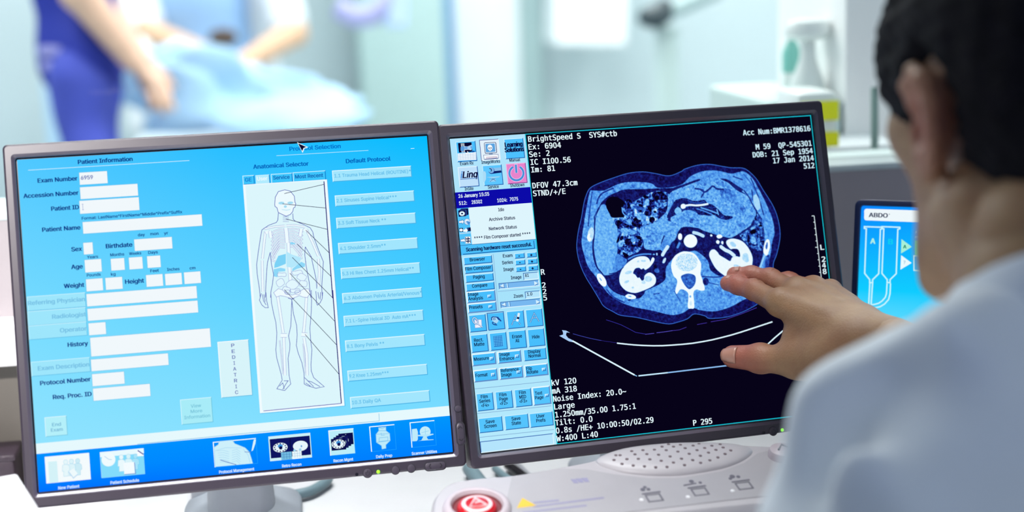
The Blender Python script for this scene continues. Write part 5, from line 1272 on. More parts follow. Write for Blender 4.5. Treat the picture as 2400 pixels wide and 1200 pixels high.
UI_RIGHT = [
('r',0,0,1280,1024,'070318'),
('g',0,0,254.1,1024,['b0e4fc','b0e4fc','b0e4fc','a6e2fb','a6e2fb','a6e2fb','b6eafd','b6eafd','b6eafd']),
('l','18c8dc',2.6,[(255.6,1),(1278.6,1),(1278.6,1022.4),(255.6,1022.4),(255.6,1)]),
('b',19.1,11.8,83.5,77.1,'48befc','c8f0ff','2464b0',2.6),
('r',26.2,15.7,71.3,47.1,'0a0630'),
('l','e8f4fc',1.6,[(36.4,16.8),(35.9,47.4)]),
('l','e8f4fc',1.6,[(39.6,17.0),(39.0,47.7)]),
('l','e8f4fc',1.6,[(42.8,17.2),(42.2,47.9)]),
('l','e8f4fc',1.6,[(46.0,17.4),(45.4,48.1)]),
('p','5c9cdc',[(33.4,29.3),(41.9,25.6),(47.9,30.3),(44.7,40.6),(37.8,45.5),(32.3,39.8)]),
('p','a8d0f4',[(46.1,27.0),(56.6,28.7),(72.2,23.8),(72.7,31.9),(68.2,42.2),(57.7,39.4),(46.9,39.7)]),
('o','6ca8e4',51.9,33.1,4.9,4.5),
('o','6ca8e4',69.2,31.7,3.1,4.5),
('p','f0f8fe',[(21.3,49.6),(47.0,49.9),(55.1,43.9),(58.8,50.0),(83.6,49.2),(82.0,74.9),(20.4,73.2)]),
('l','98bce4',1,[(20.8,54.5),(83.6,55.3)]),
('l','98bce4',1,[(20.3,59.3),(83.1,60.6)]),
('l','98bce4',1,[(19.8,64.1),(82.5,65.8)]),
('l','98bce4',1,[(19.3,68.9),(82.0,71.1)]),
('l','b8d0ec',1,[(29.8,50.2),(29.1,71.9)]),
('l','b8d0ec',1,[(38.3,50.4),(37.6,72.1)]),
('l','b8d0ec',1,[(46.9,50.5),(46.2,72.3)]),
('l','b8d0ec',1,[(55.5,50.7),(54.8,72.4)]),
('l','b8d0ec',1,[(64.1,50.8),(63.3,72.6)]),
('l','b8d0ec',1,[(72.6,51.0),(71.9,72.7)]),
('l','b8d0ec',1,[(81.2,51.1),(80.5,72.9)]),
('o','1858a8',73.8,46.4,6.3,2.7),
('o','0c1048',51.6,47.0,3.1,2.2),
('t', '0c1848', 'B', 26.5, 89.1, 44.9, 11.4, 'Exam Rx'),
('b',98.7,10.9,162.5,78.3,'e2f1fb','5a5aa0','f0f8ff',2),
('p','1c2868',[(112.9,21.8),(115.8,19.4),(151.4,20.5),(153.9,23.4),(153.7,54.3),(150.9,56.6),(115.2,56.4),(112.7,53.7)]),
('p','dcecf8',[(114.6,21.9),(116.0,21.0),(150.1,22.1),(151.7,23.9),(151.6,53.7),(150.0,54.9),(116.5,54.5),(114.5,52.7)]),
('p','5ca4e0',[(117.3,25.3),(119.2,24.3),(146.6,24.7),(148.6,26.3),(148.5,50.7),(146.6,52.1),(117.8,51.9),(116.3,50.1)]),
('o','f4fbff',131.6,37.5,8.3,9.9),
('p','f4fbff',[(126.4,41.8),(136.1,42.1),(134.0,48.3),(127.5,48.3)]),
('o','14184c',128.3,38.8,2.0,2.0),
('o','14184c',135.0,38.8,2.0,2.0),
('o','14184c',131.0,43.2,0.9,1.3),
('o','14184c',128.1,46.2,0.7,1.1),
('o','14184c',133.3,46.3,0.7,1.1),
('r',126.0,56.7,138.6,60.1,'8cacc8'),
('p','f6fbff',[(107.6,60.7),(156.9,60.9),(156.7,73.6),(107.9,74.6)]),
('l','5a70a8',1.4,[(107.6,60.7),(156.9,60.9),(156.7,73.6),(107.9,74.6),(107.6,60.7)]),
('l','18408c',2,[(109.0,75.1),(155.5,74.4)]),
('l','c0a8c0',1,[(115.1,67.6),(153.0,67.4)]),
('l','c0a8c0',1,[(115.0,69.3),(152.8,69.1)]),
('l','c0a8c0',1,[(114.8,71.0),(152.7,70.8)]),
('l','c0a8c0',1,[(114.6,72.7),(152.5,72.5)]),
('t', '0c1848', 'B', 98.2, 89.2, 62.4, 11.4, 'ImageWorks'),
('b',181.4,13.1,245.5,78.0,'4cc0fe','c8f0ff','2464b0',2.6),
('t', '0a0a40', 'B', 182.4, 39.2, 59.2, 15.8, 'Learning'),
('t', '0a0a40', 'B', 180.6, 56.5, 64.0, 15.8, 'Solutions'),
('t', '0a0a40', 'B', 183.1, 39.2, 59.2, 15.8, 'Learning'),
('t', '0a0a40', 'B', 181.3, 56.6, 64.0, 15.8, 'Solutions'),
('l','1c50a8',1,[(184.0,40.3),(241.4,40.3)]),
('t', '0c1848', 'B', 192.7, 88.8, 36.4, 11.4, 'Manual'),
('b',18.1,95.9,82.3,160.6,'bfe0fb','e0f4ff','2c60b0',2.6),
('t', '5a9ae0', 'I', 23.1, 131.5, 4.9, 22.5, 'i'),
('t', '08083a', 'I', 30.1, 131.4, 48.4, 22.5, 'Linq'),
('l','5a86c8',2.4,[(21.9,134.8),(79.8,134.7)]),
('t', '0c1848', 'B', 33.4, 172.5, 29.0, 11.4, 'InSite'),
('b',100.0,95.6,163.4,161.2,'5cc6fe','c8f0ff','2464b0',2.6),
('l','0c2068',11,[(131.5,118.6),(161.5,116.9)]),
('l','8cc0ec',10,[(129.0,111.0),(162.2,110.1)]),
('o','10308c',128.7,113.8,10.3,10.8),
('o','7cb4e8',128.2,112.4,9.4,9.4),
('p','5cc6fe',[(117.7,106.0),(127.2,107.7),(128.9,112.1),(126.2,117.2),(116.7,115.5)]),
('l','0c1c60',2.6,[(122.0,105.7),(128.2,108.8),(128.9,112.5),(126.3,116.1)]),
('p','aadcf6',[(98.9,114.2),(107.1,114.4),(109.6,121.3),(107.7,140.2),(102.4,149.4),(98.1,149.1)]),
('p','9ad2f4',[(109.4,133.6),(154.8,134.0),(153.4,137.1),(138.1,138.6),(141.2,150.1),(116.3,150.4),(126.2,138.4)]),
('l','3878b8',2,[(123.7,141.4),(138.9,141.4)]),
('l','3878b8',1.6,[(119.6,149.6),(135.7,140.1)]),
('l','3878b8',1.6,[(140.2,149.3),(129.3,139.7)]),
('t', '0c1848', 'B', 111.3, 172.3, 36.3, 11.4, 'Service'),
('b',180.4,96.1,245.1,161.1,'e884cc','f4b4e0','8c3c90',2.6),
('l','f8d8f4',9.5,[(225.2,108.3),(228.7,111.0),(231.6,114.3),(233.8,118.1),(235.2,122.3),(235.8,126.6),(235.5,131.0),(234.4,135.3),(232.5,139.4),(229.8,143.0),(226.5,146.1),(222.6,148.6),(218.4,150.3),(214.0,151.2),(209.5,151.3),(205.0,150.6),(200.8,149.0),(197.0,146.8),(193.8,143.8),(191.2,140.3),(189.3,136.3),(188.2,132.1),(188.0,127.7),(188.7,123.3),(190.1,119.1),(192.4,115.2),(195.3,111.8),(198.9,108.9),(202.9,106.8)]),
('l','4890d8',7,[(225.2,108.3),(228.7,111.0),(231.6,114.3),(233.8,118.1),(235.2,122.3),(235.8,126.6),(235.5,131.0),(234.4,135.3),(232.5,139.4),(229.8,143.0),(226.5,146.1),(222.6,148.6),(218.4,150.3),(214.0,151.2),(209.5,151.3),(205.0,150.6),(200.8,149.0),(197.0,146.8),(193.8,143.8),(191.2,140.3),(189.3,136.3),(188.2,132.1),(188.0,127.7),(188.7,123.3),(190.1,119.1),(192.4,115.2),(195.3,111.8),(198.9,108.9),(202.9,106.8)]),
('l','f8d8f4',9.5,[(212.9,97.7),(212.0,127.4)]),
('l','4890d8',7,[(212.7,99.2),(212.0,127.0)]),
('t', '0c1848', 'B', 186.6, 172.6, 48.4, 11.4, 'Shutdown'),
('r',0,176.7,254.1,229.2,'0c0aa8'),
('t', 'e4f4fe', 'B', 10.1, 195.1, 102.9, 12.3, '26 January 15:35'),
('t', 'e4f4fe', 'B', 9.8, 218.6, 26.1, 12.3, '512:'),
('t', 'e4f4fe', 'B', 52.0, 218.2, 35.0, 12.3, '28302'),
('t', 'e4f4fe', 'B', 138.0, 219.0, 33.0, 12.3, '1024:'),
('t', 'e4f4fe', 'B', 180.3, 218.3, 28.3, 12.3, '7075'),
('r',0,229.2,39.3,350.5,'50c2fa'),
('r',39.3,229.2,254.1,350.5,'def5fd'),
('t', '202850', 'B', 138.2, 249.0, 19.5, 11.1, 'Idle'),
('t', '202850', 'B', 103.8, 278.7, 88.1, 11.1, 'Archive Status'),
('t', '202850', 'B', 100.7, 309.0, 94.1, 11.1, 'Network Status'),
('t', '202850', 'B', 48.6, 335.8, 189.5, 11.1, '**** Film Composer started ****'),
('p','0c1048',[(14.1,230.7),(38.2,231.3),(37.6,252.1),(13.7,252.4)]),
('p','0c1048',[(11.0,232.6),(35.1,233.2),(34.5,253.5),(10.5,253.8)]),
('p','2c50a0',[(7.8,234.5),(31.9,235.0),(31.3,255.0),(7.4,255.2)]),
('p','0c1048',[(4.6,236.3),(28.7,236.9),(28.2,256.4),(4.3,256.7)]),
('o','d8f0fc',16.3,247.1,9.4,7.6),
('o','0c1048',16.3,247.1,3.1,2.7),
('p','eef8ff',[(2.9,270.2),(13.1,270.0),(13.9,266.5),(20.9,273.7),(13.6,282.0),(13.3,277.3),(3.0,277.8)]),
('l','3068b0',1.4,[(2.9,270.2),(13.1,270.0),(13.9,266.5),(20.9,273.7),(13.6,282.0),(13.3,277.3),(3.0,277.8),(2.9,270.2)]),
('p','eef8ff',[(2.7,331.1),(12.1,330.8),(12.8,327.7),(18.7,334.9),(12.7,341.9),(12.2,338.1),(2.8,338.6)]),
('l','3068b0',1.4,[(2.7,331.1),(12.1,330.8),(12.8,327.7),(18.7,334.9),(12.7,341.9),(12.2,338.1),(2.8,338.6),(2.7,331.1)]),
('o','2860a8',30.6,274.9,10.8,10.8),
('o','c8e0f8',30.6,274.9,9.9,9.9),
('o','4890d8',35.1,279.0,4.9,4.5),
('o','f4fcff',29.5,271.2,4.0,3.1),
('o','5098dc',30.6,274.9,2.9,2.9),
('r',2.2,293.7,14.6,306.4,'10184c'),
('o','eef8ff',7.9,300.4,5.4,4.5),
('r',27.8,294.2,40.2,306.3,'10184c'),
('r',29.1,295.8,31.9,299.8,'4070b0'),
('p','f4fbff',[(14.4,299.5),(22.3,299.5),(23.2,294.9),(30.5,302.8),(23.1,311.3),(22.6,307.1),(14.5,306.8)]),
('p','a8d8f4',[(1.5,308.9),(39.5,309.2),(40.1,313.5),(2.3,313.8)]),
('r',18.2,323.5,36.2,346.3,'f0f8ff'),
('r',19.3,324.6,35.4,345.0,'10134c'),
('o','f4fcff',24.2,327.1,2.9,2.5),
('o','f4fcff',23.5,334.6,2.9,2.5),
('o','f4fcff',22.7,342.1,2.9,2.5),
('o','f4fcff',32.3,327.4,2.9,2.5),
('o','f4fcff',31.6,334.8,2.9,2.5),
('o','f4fcff',30.8,342.3,2.9,2.5),
('r',0,350.5,254.1,382.9,'4cc0fb'),
('l','1c58a0',2.4,[(6,379.9),(247.1,379.9),(247.1,354.5)]),
('l','1c58a0',1.4,[(0,350.5),(254.1,350.5)]),
('t', '0a1450', 'B', 17.8, 371.7, 220.4, 12.6, 'Scanning hardware reset successful.'),
('b',7.0,390.8,99.5,413.8,'48befc','c8f0ff','2464b0',2.6),
('t', '0c1848', 'B', 26.9, 405.0, 50.3, 11.4, 'Browser'),
('b',7.2,420.1,99.5,442.8,'48befc','c8f0ff','2464b0',2.6),
('t', '0c1848', 'B', 8.4, 433.8, 86.7, 11.4, 'Film Composer'),
('b',7.1,448.9,98.9,471.9,'48befc','c8f0ff','2464b0',2.6),
('t', '0c1848', 'B', 32.4, 462.2, 37.8, 11.4, 'Paging'),
('b',6.3,477.5,98.9,500.5,'48befc','c8f0ff','2464b0',2.6),
('t', '0c1848', 'B', 25.6, 490.7, 50.7, 11.4, 'Compare'),
('b',5.6,505.0,98.5,538.1,'48befc','e8faff','5f8cc8',4),
('t', '0c1848', 'B', 9.1, 517.0, 34.5, 11.4, 'Image'),
('t', '0c1848', 'B', 8.7, 531.1, 48.7, 11.4, 'Analysis'),
('b',74.4,519.7,84.6,526.8,'7cc8fa','e8faff','2468b4',2.4),
('b',5.4,542.9,98.5,570.6,'48befc','e8faff','5f8cc8',4),
('t', '0c1848', 'B', 8.6, 559.3, 44.8, 11.4, 'Presets'),
('b',74.3,554.0,84.3,560.7,'7cc8fa','e8faff','2468b4',2.4),
('l','88b0d8',1.6,[(106.3,387.5),(105.2,571.0)]),
('l','88b0d8',1.6,[(109.3,510.6),(252.1,511.0)]),
('t', '0c1848', 'B', 138.3, 401.5, 31.9, 11.4, 'Exam'),
('b',177.8,391.9,210.2,407.3,'48befc','c8f0ff','2464b0',2.6),
('b',218.9,392.6,251.1,407.3,'48befc','c8f0ff','2464b0',2.6),
('l','081048',3,[(190.1,400.9),(195.3,401.0)]),
('l','081048',3,[(229.9,401.0),(237.7,401.0)]),
('l','081048',3,[(233.8,397.3),(233.8,404.9)]),
('t', '0c1848', 'B', 132.9, 423.6, 36.6, 11.4, 'Series'),
('b',178.0,414.1,210.1,428.8,'48befc','c8f0ff','2464b0',2.6),
('b',218.9,413.7,251.4,429.3,'48befc','c8f0ff','2464b0',2.6),
('l','081048',3,[(190.2,422.8),(195.4,422.8)]),
('l','081048',3,[(230.0,422.6),(237.9,422.6)]),
('l','081048',3,[(233.9,418.9),(234.0,426.5)]),
('t', '0c1848', 'B', 135.3, 446.3, 34.2, 11.4, 'Image'),
('b',177.5,436.0,210.1,451.2,'48befc','c8f0ff','2464b0',2.6),
('b',218.7,436.3,251.2,451.5,'48befc','c8f0ff','2464b0',2.6),
('l','081048',3,[(190.0,444.9),(195.2,445.0)]),
('l','081048',3,[(229.8,444.9),(237.7,445.0)]),
('l','081048',3,[(233.7,441.3),(233.8,448.9)]),
('t', '0c1848', 'B', 157.6, 474.9, 35.3, 11.4, 'Image'),
('b',200.5,458.6,249.9,480.4,'b4e4fc','3c70b4','e4f8ff',2.2),
('t', '0c1848', 'B', 205.8, 471.5, 12.4, 10.5, '81'),
('t', '0c1848', 'B', 160.5, 536.1, 31.4, 11.4, 'Zoom'),
('b',200.1,520.1,249.4,541.1,'b4e4fc','3c70b4','e4f8ff',2.2),
('t', '0c1848', 'B', 205.9, 533.0, 17.8, 10.5, '1.0'),
('b',115.2,484.9,249.3,503.1,'78b8f0','3c70b4','e4f8ff',2.2),
('p','d4f0ff',[(116.8,494.1),(131.8,486.3),(131.9,500.4)]),
('l','2c60a8',1.6,[(116.8,494.1),(131.9,500.4),(131.8,486.3)]),
('p','d4f0ff',[(233.9,487.4),(247.9,495.4),(234.1,502.0)]),
('l','2c60a8',1.6,[(247.9,495.4),(234.1,502.0)]),
('p','bce6ff',[(140.9,486.5),(145.2,486.5),(145.4,500.8),(141.1,500.8)]),
('l','2c60a8',1.6,[(145.6,486.5),(145.8,500.8)]),
('b',114.6,546.3,248.6,565.1,'78b8f0','3c70b4','e4f8ff',2.2),
('p','d4f0ff',[(116.5,555.3),(131.5,547.6),(131.5,561.7)]),
('l','2c60a8',1.6,[(116.5,555.3),(131.5,561.7),(131.5,547.6)]),
('p','d4f0ff',[(233.5,549.0),(247.5,557.0),(233.7,563.5)]),
('l','2c60a8',1.6,[(247.5,557.0),(233.7,563.5)]),
('p','bce6ff',[(140.5,547.8),(144.8,547.8),(145.1,562.0),(140.7,562.1)]),
('l','2c60a8',1.6,[(145.2,547.8),(145.5,562.1)]),
('b',4.6,579.2,59.4,633.5,'48befc','c8f0ff','2464b0',2.6),
('b',66.1,578.6,120.6,633.0,'48befc','c8f0ff','2464b0',2.6),
('b',131.2,578.7,187.3,634.4,'48befc','c8f0ff','2464b0',2.6),
('b',195.3,578.9,249.8,634.6,'48befc','c8f0ff','2464b0',2.6),
('b',4.0,644.0,58.6,699.2,'48befc','c8f0ff','2464b0',2.6),
('b',66.9,643.8,121.9,699.1,'48befc','c8f0ff','2464b0',2.6),
('b',130.2,643.5,186.9,700.0,'48befc','c8f0ff','2464b0',2.6),
('b',195.0,643.9,249.4,699.3,'48befc','c8f0ff','2464b0',2.6),
('l','2464b0',2.6,[(66.1,632.8),(66.2,578.0),(122.5,577.5)]),
('p','f0f0fc',[(22.2,594.3),(45.5,596.5),(44.2,621.4),(21.6,621.4)]),
('l','8c9cd0',1,[(22.2,594.3),(45.5,596.5),(44.2,621.4),(21.6,621.4),(22.2,594.3)]),
('l','2468b8',5,[(31.9,606.9),(29.8,608.9),(26.8,609.4),(23.6,608.3),(20.4,605.7),(17.9,602.0),(16.4,597.9),(16.2,593.8),(17.2,590.5),(19.3,588.5),(22.3,588.0),(25.5,589.2),(28.7,591.8),(31.2,595.4),(32.7,599.6),(32.9,603.6),(31.9,606.9)]),
('l','d0ecfc',2.4,[(31.9,606.9),(29.8,608.9),(26.8,609.4),(23.6,608.3),(20.4,605.7),(17.9,602.0),(16.4,597.9),(16.2,593.8),(17.2,590.5),(19.3,588.5),(22.3,588.0),(25.5,589.2),(28.7,591.8),(31.2,595.4),(32.7,599.6),(32.9,603.6),(31.9,606.9)]),
('l','2468b8',4,[(31.5,608.3),(46.3,621.8)]),
('l','e8f4fc',2,[(31.5,607.9),(46.4,621.2)]),
('t', '8898d0', 'B', 25.0, 600.2, 5.2, 5.4, 'A'),
('l','1c4898',2.6,[(78.7,601.7),(79.2,593.4),(84.2,590.7),(90.5,591.7),(96.8,592.9),(104.6,600.9),(110.7,607.8)]),
('l','1c4898',2.6,[(83.3,599.0),(81.8,592.6)]),
('l','1c4898',2.6,[(87.3,601.4),(86.6,592.0)]),
('l','1c4898',2.6,[(91.8,599.8),(90.5,591.7)]),
('l','1c4898',2.6,[(79.9,611.2),(82.3,608.3),(88.5,610.9),(93.3,616.6)]),
('l','1c4898',2.6,[(79.8,612.2),(85.7,616.9),(95.8,619.3)]),
('p','a8d8f8',[(80.7,593.5),(88.4,591.1),(96.6,595.0),(101.9,605.9),(94.7,613.6),(86.5,609.7),(80.8,602.9)]),
('p','1c3c90',[(96.4,592.9),(101.2,592.3),(111.5,606.8),(108.1,608.6)]),
('l','1c4898',2.2,[(79.9,600.7),(79.6,593.4),(88.5,590.7),(96.7,593.9),(103.3,602.9)]),
('l','1c4898',2,[(84.9,593.9),(86.2,602.4)]),
('l','1c4898',2,[(89.9,592.9),(90.5,601.7)]),
('l','1c4898',2.4,[(80.2,608.1),(81.8,613.9),(94.1,618.8)]),
('l','1c50a8',4.4,[(144.1,623.9),(159.2,593.4),(160.7,599.8)]),
('l','1c50a8',4.4,[(151.0,609.4),(159.7,609.2)]),
('l','1c50a8',4.4,[(168.6,617.3),(173.3,624.1)]),
('l','1c50a8',4.4,[(207.1,620.9),(223.3,591.3),(236.9,620.6)]),
('l','1c50a8',4.4,[(214.0,607.3),(230.3,607.3)]),
('l','a8d8f8',2,[(144.1,623.9),(159.2,593.4),(160.7,599.8)]),
('l','a8d8f8',2,[(151.0,609.4),(159.7,609.2)]),
('l','a8d8f8',2,[(168.6,617.3),(173.3,624.1)]),
('l','a8d8f8',2,[(207.1,620.9),(223.3,591.3),(236.9,620.6)]),
('l','a8d8f8',2,[(214.0,607.3),(230.3,607.3)]),
('p','e0f0fa',[(168.7,585.5),(176.0,587.6),(169.4,609.0),(162.2,606.3)]),
('p','0c1444',[(165.2,598.2),(172.5,600.5),(170.3,607.0),(162.8,604.6)]),
('p','f8fcff',[(161.8,605.4),(169.8,607.8),(166.7,614.7),(159.8,611.9)]),
('r',78.7,653.9,108.3,688.6,'2874c4'),
('p','60c4fc',[(80.3,655.3),(83.9,655.4),(83.8,658.7),(80.4,658.6)]),
('p','60c4fc',[(80.1,660.6),(83.7,660.7),(83.6,664.0),(80.2,663.9)]),
('p','60c4fc',[(79.9,665.9),(83.5,666.0),(83.4,669.3),(80.0,669.2)]),
('p','60c4fc',[(79.7,671.2),(83.3,671.3),(83.2,674.6),(79.7,674.5)]),
('p','60c4fc',[(79.5,676.4),(83.1,676.6),(83.0,679.9),(79.5,679.8)]),
('p','60c4fc',[(79.3,681.7),(82.9,681.9),(82.8,685.2),(79.3,685.1)]),
('p','60c4fc',[(85.8,655.5),(89.5,655.6),(89.3,658.9),(85.9,658.8)]),
('p','60c4fc',[(85.6,660.8),(89.3,660.9),(89.1,664.2),(85.7,664.1)]),
('p','60c4fc',[(85.4,666.1),(89.0,666.2),(88.9,669.5),(85.5,669.4)]),
('p','60c4fc',[(85.2,671.4),(88.8,671.5),(88.7,674.8),(85.3,674.7)]),
('p','60c4fc',[(85.0,676.6),(88.6,676.8),(88.5,680.1),(85.1,680.0)]),
('p','60c4fc',[(84.8,681.9),(88.4,682.1),(88.3,685.4),(84.9,685.3)]),
('p','60c4fc',[(91.4,655.6),(95.0,655.8),(94.9,659.1),(91.5,659.0)]),
('p','60c4fc',[(91.2,660.9),(94.8,661.1),(94.7,664.4),(91.3,664.3)]),
('p','60c4fc',[(91.0,666.3),(94.6,666.4),(94.5,669.7),(91.1,669.6)]),
('p','60c4fc',[(90.8,671.6),(94.4,671.7),(94.3,675.0),(90.8,674.9)]),
('p','60c4fc',[(90.6,676.9),(94.2,677.0),(94.1,680.3),(90.6,680.2)]),
('p','60c4fc',[(90.4,682.1),(94.0,682.3),(93.9,685.6),(90.4,685.5)]),
('p','60c4fc',[(96.9,655.8),(100.6,656.0),(100.4,659.3),(97.0,659.2)]),
('p','60c4fc',[(96.7,661.1),(100.4,661.3),(100.2,664.6),(96.8,664.5)]),
('p','60c4fc',[(96.5,666.4),(100.2,666.6),(100.0,669.9),(96.6,669.8)]),
('p','60c4fc',[(96.3,671.8),(100.0,671.9),(99.8,675.2),(96.4,675.1)]),
('p','60c4fc',[(96.1,677.1),(99.7,677.2),(99.6,680.5),(96.2,680.4)]),
('p','60c4fc',[(95.9,682.4),(99.5,682.5),(99.4,685.8),(96.0,685.7)]),
('p','60c4fc',[(102.5,656.0),(106.1,656.2),(106.0,659.5),(102.6,659.4)]),
('p','60c4fc',[(102.3,661.3),(105.9,661.5),(105.8,664.8),(102.4,664.7)]),
('p','60c4fc',[(102.1,666.6),(105.7,666.8),(105.6,670.1),(102.2,670.0)]),
('p','60c4fc',[(101.9,671.9),(105.5,672.1),(105.4,675.4),(102.0,675.3)]),
('p','60c4fc',[(101.7,677.3),(105.3,677.4),(105.2,680.7),(101.8,680.6)]),
('p','60c4fc',[(101.5,682.6),(105.1,682.7),(105.0,686.0),(101.5,685.9)]),
('p','60c4fc',[(108.1,656.2),(111.7,656.4),(111.6,659.7),(108.1,659.6)]),
('p','60c4fc',[(107.9,661.5),(111.5,661.7),(111.4,665.0),(107.9,664.9)]),
('p','60c4fc',[(107.6,666.8),(111.3,667.0),(111.2,670.3),(107.7,670.2)]),
('p','60c4fc',[(107.4,672.1),(111.1,672.3),(110.9,675.6),(107.5,675.5)]),
('p','60c4fc',[(107.2,677.5),(110.9,677.6),(110.7,680.9),(107.3,680.8)]),
('p','60c4fc',[(107.0,682.8),(110.7,682.9),(110.5,686.2),(107.1,686.1)]),
('t', '0c1848', 'B', 14.0, 666.4, 30.2, 11.4, 'Rect.'),
('t', '0c1848', 'B', 13.0, 680.4, 34.1, 11.4, 'Matte'),
('t', '0c1848', 'B', 141.8, 666.8, 32.8, 11.4, 'Erase'),
('t', '0c1848', 'B', 151.1, 681.0, 12.9, 11.4, 'All'),
('t', '0c1848', 'B', 208.5, 674.2, 24.9, 11.4, 'Hide'),
('b',2.3,706.2,78.8,742.4,'48befc','e8faff','5f8cc8',4),
('b',60.6,721.5,71.3,729.6,'7cc8fa','e8faff','2468b4',2.4),
('t', '0c1848', 'B', 7.6, 727.2, 49.6, 11.4, 'Measure'),
('b',88.2,707.3,163.6,742.7,'48befc','e8faff','5f8cc8',4),
('b',145.7,721.9,156.8,729.7,'7cc8fa','e8faff','2468b4',2.4),
('t', '0c1848', 'B', 93.2, 720.7, 34.3, 11.4, 'Image'),
('t', '0c1848', 'B', 92.8, 735.3, 48.2, 11.4, 'Enhance'),
('b',2.8,759.1,78.5,794.6,'48befc','e8faff','5f8cc8',4),
('b',60.0,773.4,70.9,781.5,'7cc8fa','e8faff','2468b4',2.4),
('t', '0c1848', 'B', 7.5, 780.1, 39.9, 11.4, 'Format'),
('b',88.1,759.8,163.9,794.9,'48befc','e8faff','5f8cc8',4),
('b',145.7,774.1,156.7,781.5,'7cc8fa','e8faff','2468b4',2.4),
('t', '0c1848', 'B', 92.7, 772.7, 59.4, 11.4, 'Reference'),
('t', '0c1848', 'B', 92.8, 787.1, 34.2, 11.4, 'Image'),
('b',173.1,759.5,249.0,795.2,'48befc','e8faff','5f8cc8',4),
('b',231.1,773.9,241.5,781.6,'7cc8fa','e8faff','2468b4',2.4),
('t', '0c1848', 'B', 178.4, 774.5, 18.3, 11.4, 'Flip'),
('t', '0c1848', 'B', 178.4, 787.0, 38.2, 11.4, 'Rotate'),
('b',174.8,707.6,249.1,743.4,'48befc','c8f0ff','2464b0',2.6),
('t', '0c1848', 'B', 189.6, 721.2, 42.2, 11.4, 'Display'),
('t', '0c1848', 'B', 190.1, 734.9, 41.1, 11.4, 'Normal'),
('l','7ca4d0',1.6,[(0.7,817.1),(250.2,817.4)]),
('l','7ca4d0',1.6,[(0.4,896.7),(249.6,898.0)]),
('l','7ca4d0',1.6,[(-0.7,973.4),(249.4,975.1)]),
('b',3.5,833.7,57.3,889.0,'54c4fd','c8f0ff','2464b0',2.6),
('t', '0c1848', 'B', 18.2, 850.1, 22.4, 11.4, 'Film'),
('t', '0c1848', 'B', 11.2, 863.8, 36.3, 11.4, 'Series'),
('t', '0c1848', 'B', 16.5, 877.9, 25.7, 11.4, '<F4>'),
('b',66.8,834.2,121.3,889.2,'54c4fd','c8f0ff','2464b0',2.6),
('t', '0c1848', 'B', 79.9, 850.2, 23.2, 11.4, 'Film'),
('t', '0c1848', 'B', 78.5, 863.7, 27.7, 11.4, 'Page'),
('t', '0c1848', 'B', 78.8, 877.9, 25.5, 11.4, '<F2>'),
('b',130.9,833.8,184.9,889.4,'54c4fd','c8f0ff','2464b0',2.6),
('t', '0c1848', 'B', 145.8, 849.8, 22.2, 11.4, 'Film'),
('t', '0c1848', 'B', 145.2, 864.1, 22.3, 11.4, 'MID'),
('t', '0c1848', 'B', 144.0, 877.8, 25.9, 11.4, '<F3>'),
('b',2.7,913.3,79.8,959.2,'54c4fd','c8f0ff','2464b0',2.6),
('t', '0c1848', 'B', 25.5, 931.6, 29.6, 11.4, 'Save'),
('t', '0c1848', 'B', 19.4, 945.8, 41.0, 11.4, 'Screen'),
('b',89.2,914.5,166.6,958.8,'54c4fd','c8f0ff','2464b0',2.6),
('t', '0c1848', 'B', 112.1, 931.4, 29.4, 11.4, 'Save'),
('t', '0c1848', 'B', 110.8, 945.9, 31.0, 11.4, 'State'),
('b',172.8,915.8,249.4,960.1,'54c4fd','c8f0ff','2464b0',2.6),
('t', '0c1848', 'B', 195.7, 931.6, 27.3, 11.4, 'User'),
('t', '0c1848', 'B', 193.7, 946.2, 30.7, 11.4, 'Prefs'),
('b',191.7,833.3,248.7,889.7,'54c4fd','e8faff','5f8cc8',4),
('t', '0c1848', 'B', 198.5, 857.5, 24.4, 11.4, 'Text'),
('t', '0c1848', 'B', 197.5, 871.7, 27.8, 11.4, 'Page'),
('b',232.0,859.0,242.7,866.3,'7cc8fa','e8faff','2468b4',2.4),
('b',1.1,988.2,244.3,1022.5,'b4e4fc','4470b8','e4f8ff',2.4),
('t', 'e6f8ff', 'M', 263.4, 26.9, 307.9, 18.6, 'BrightSpeed S  SYS#ctb'),
('t', 'e6f8ff', 'M', 262.1, 53.0, 111.3, 18.6, 'Ex: 6904'),
('t', 'e6f8ff', 'M', 262.0, 77.7, 69.4, 18.6, 'Se: 2'),
('t', 'e6f8ff', 'M', 263.6, 103.9, 137.8, 18.6, 'IC I100.56'),
('t', 'e6f8ff', 'M', 263.4, 129.1, 81.1, 18.6, 'Im: 81'),
('t', 'e6f8ff', 'M', 261.7, 182.0, 154.4, 18.6, 'DFOV 47.3cm'),
('t', 'e6f8ff', 'M', 261.3, 208.0, 111.1, 18.6, 'STND/+/E'),
('t', 'e6f8ff', 'M', 260.4, 468.8, 13.1, 18.6, 'R'),
('t', 'e6f8ff', 'M', 259.7, 511.2, 12.0, 17.2, '2'),
('t', 'e6f8ff', 'M', 259.8, 532.5, 11.9, 17.2, '2'),
('t', 'e6f8ff', 'M', 259.6, 553.2, 12.0, 17.2, '5'),
('t', 'e6f8ff', 'M', 257.7, 833.1, 84.1, 18.6, 'kV 120'),
('t', 'e6f8ff', 'M', 256.4, 859.4, 84.4, 18.6, 'mA 318'),
('t', 'e6f8ff', 'M', 257.4, 885.6, 250.8, 18.6, 'Noise Index: 20.0~'),
('t', 'e6f8ff', 'M', 258.1, 911.2, 69.6, 18.6, 'Large'),
('t', 'e6f8ff', 'M', 259.2, 937.6, 276.5, 18.6, '1.250mm/35.00 1.75:1'),
('t', 'e6f8ff', 'M', 255.7, 963.3, 127.3, 18.6, 'Tilt: 0.0'),
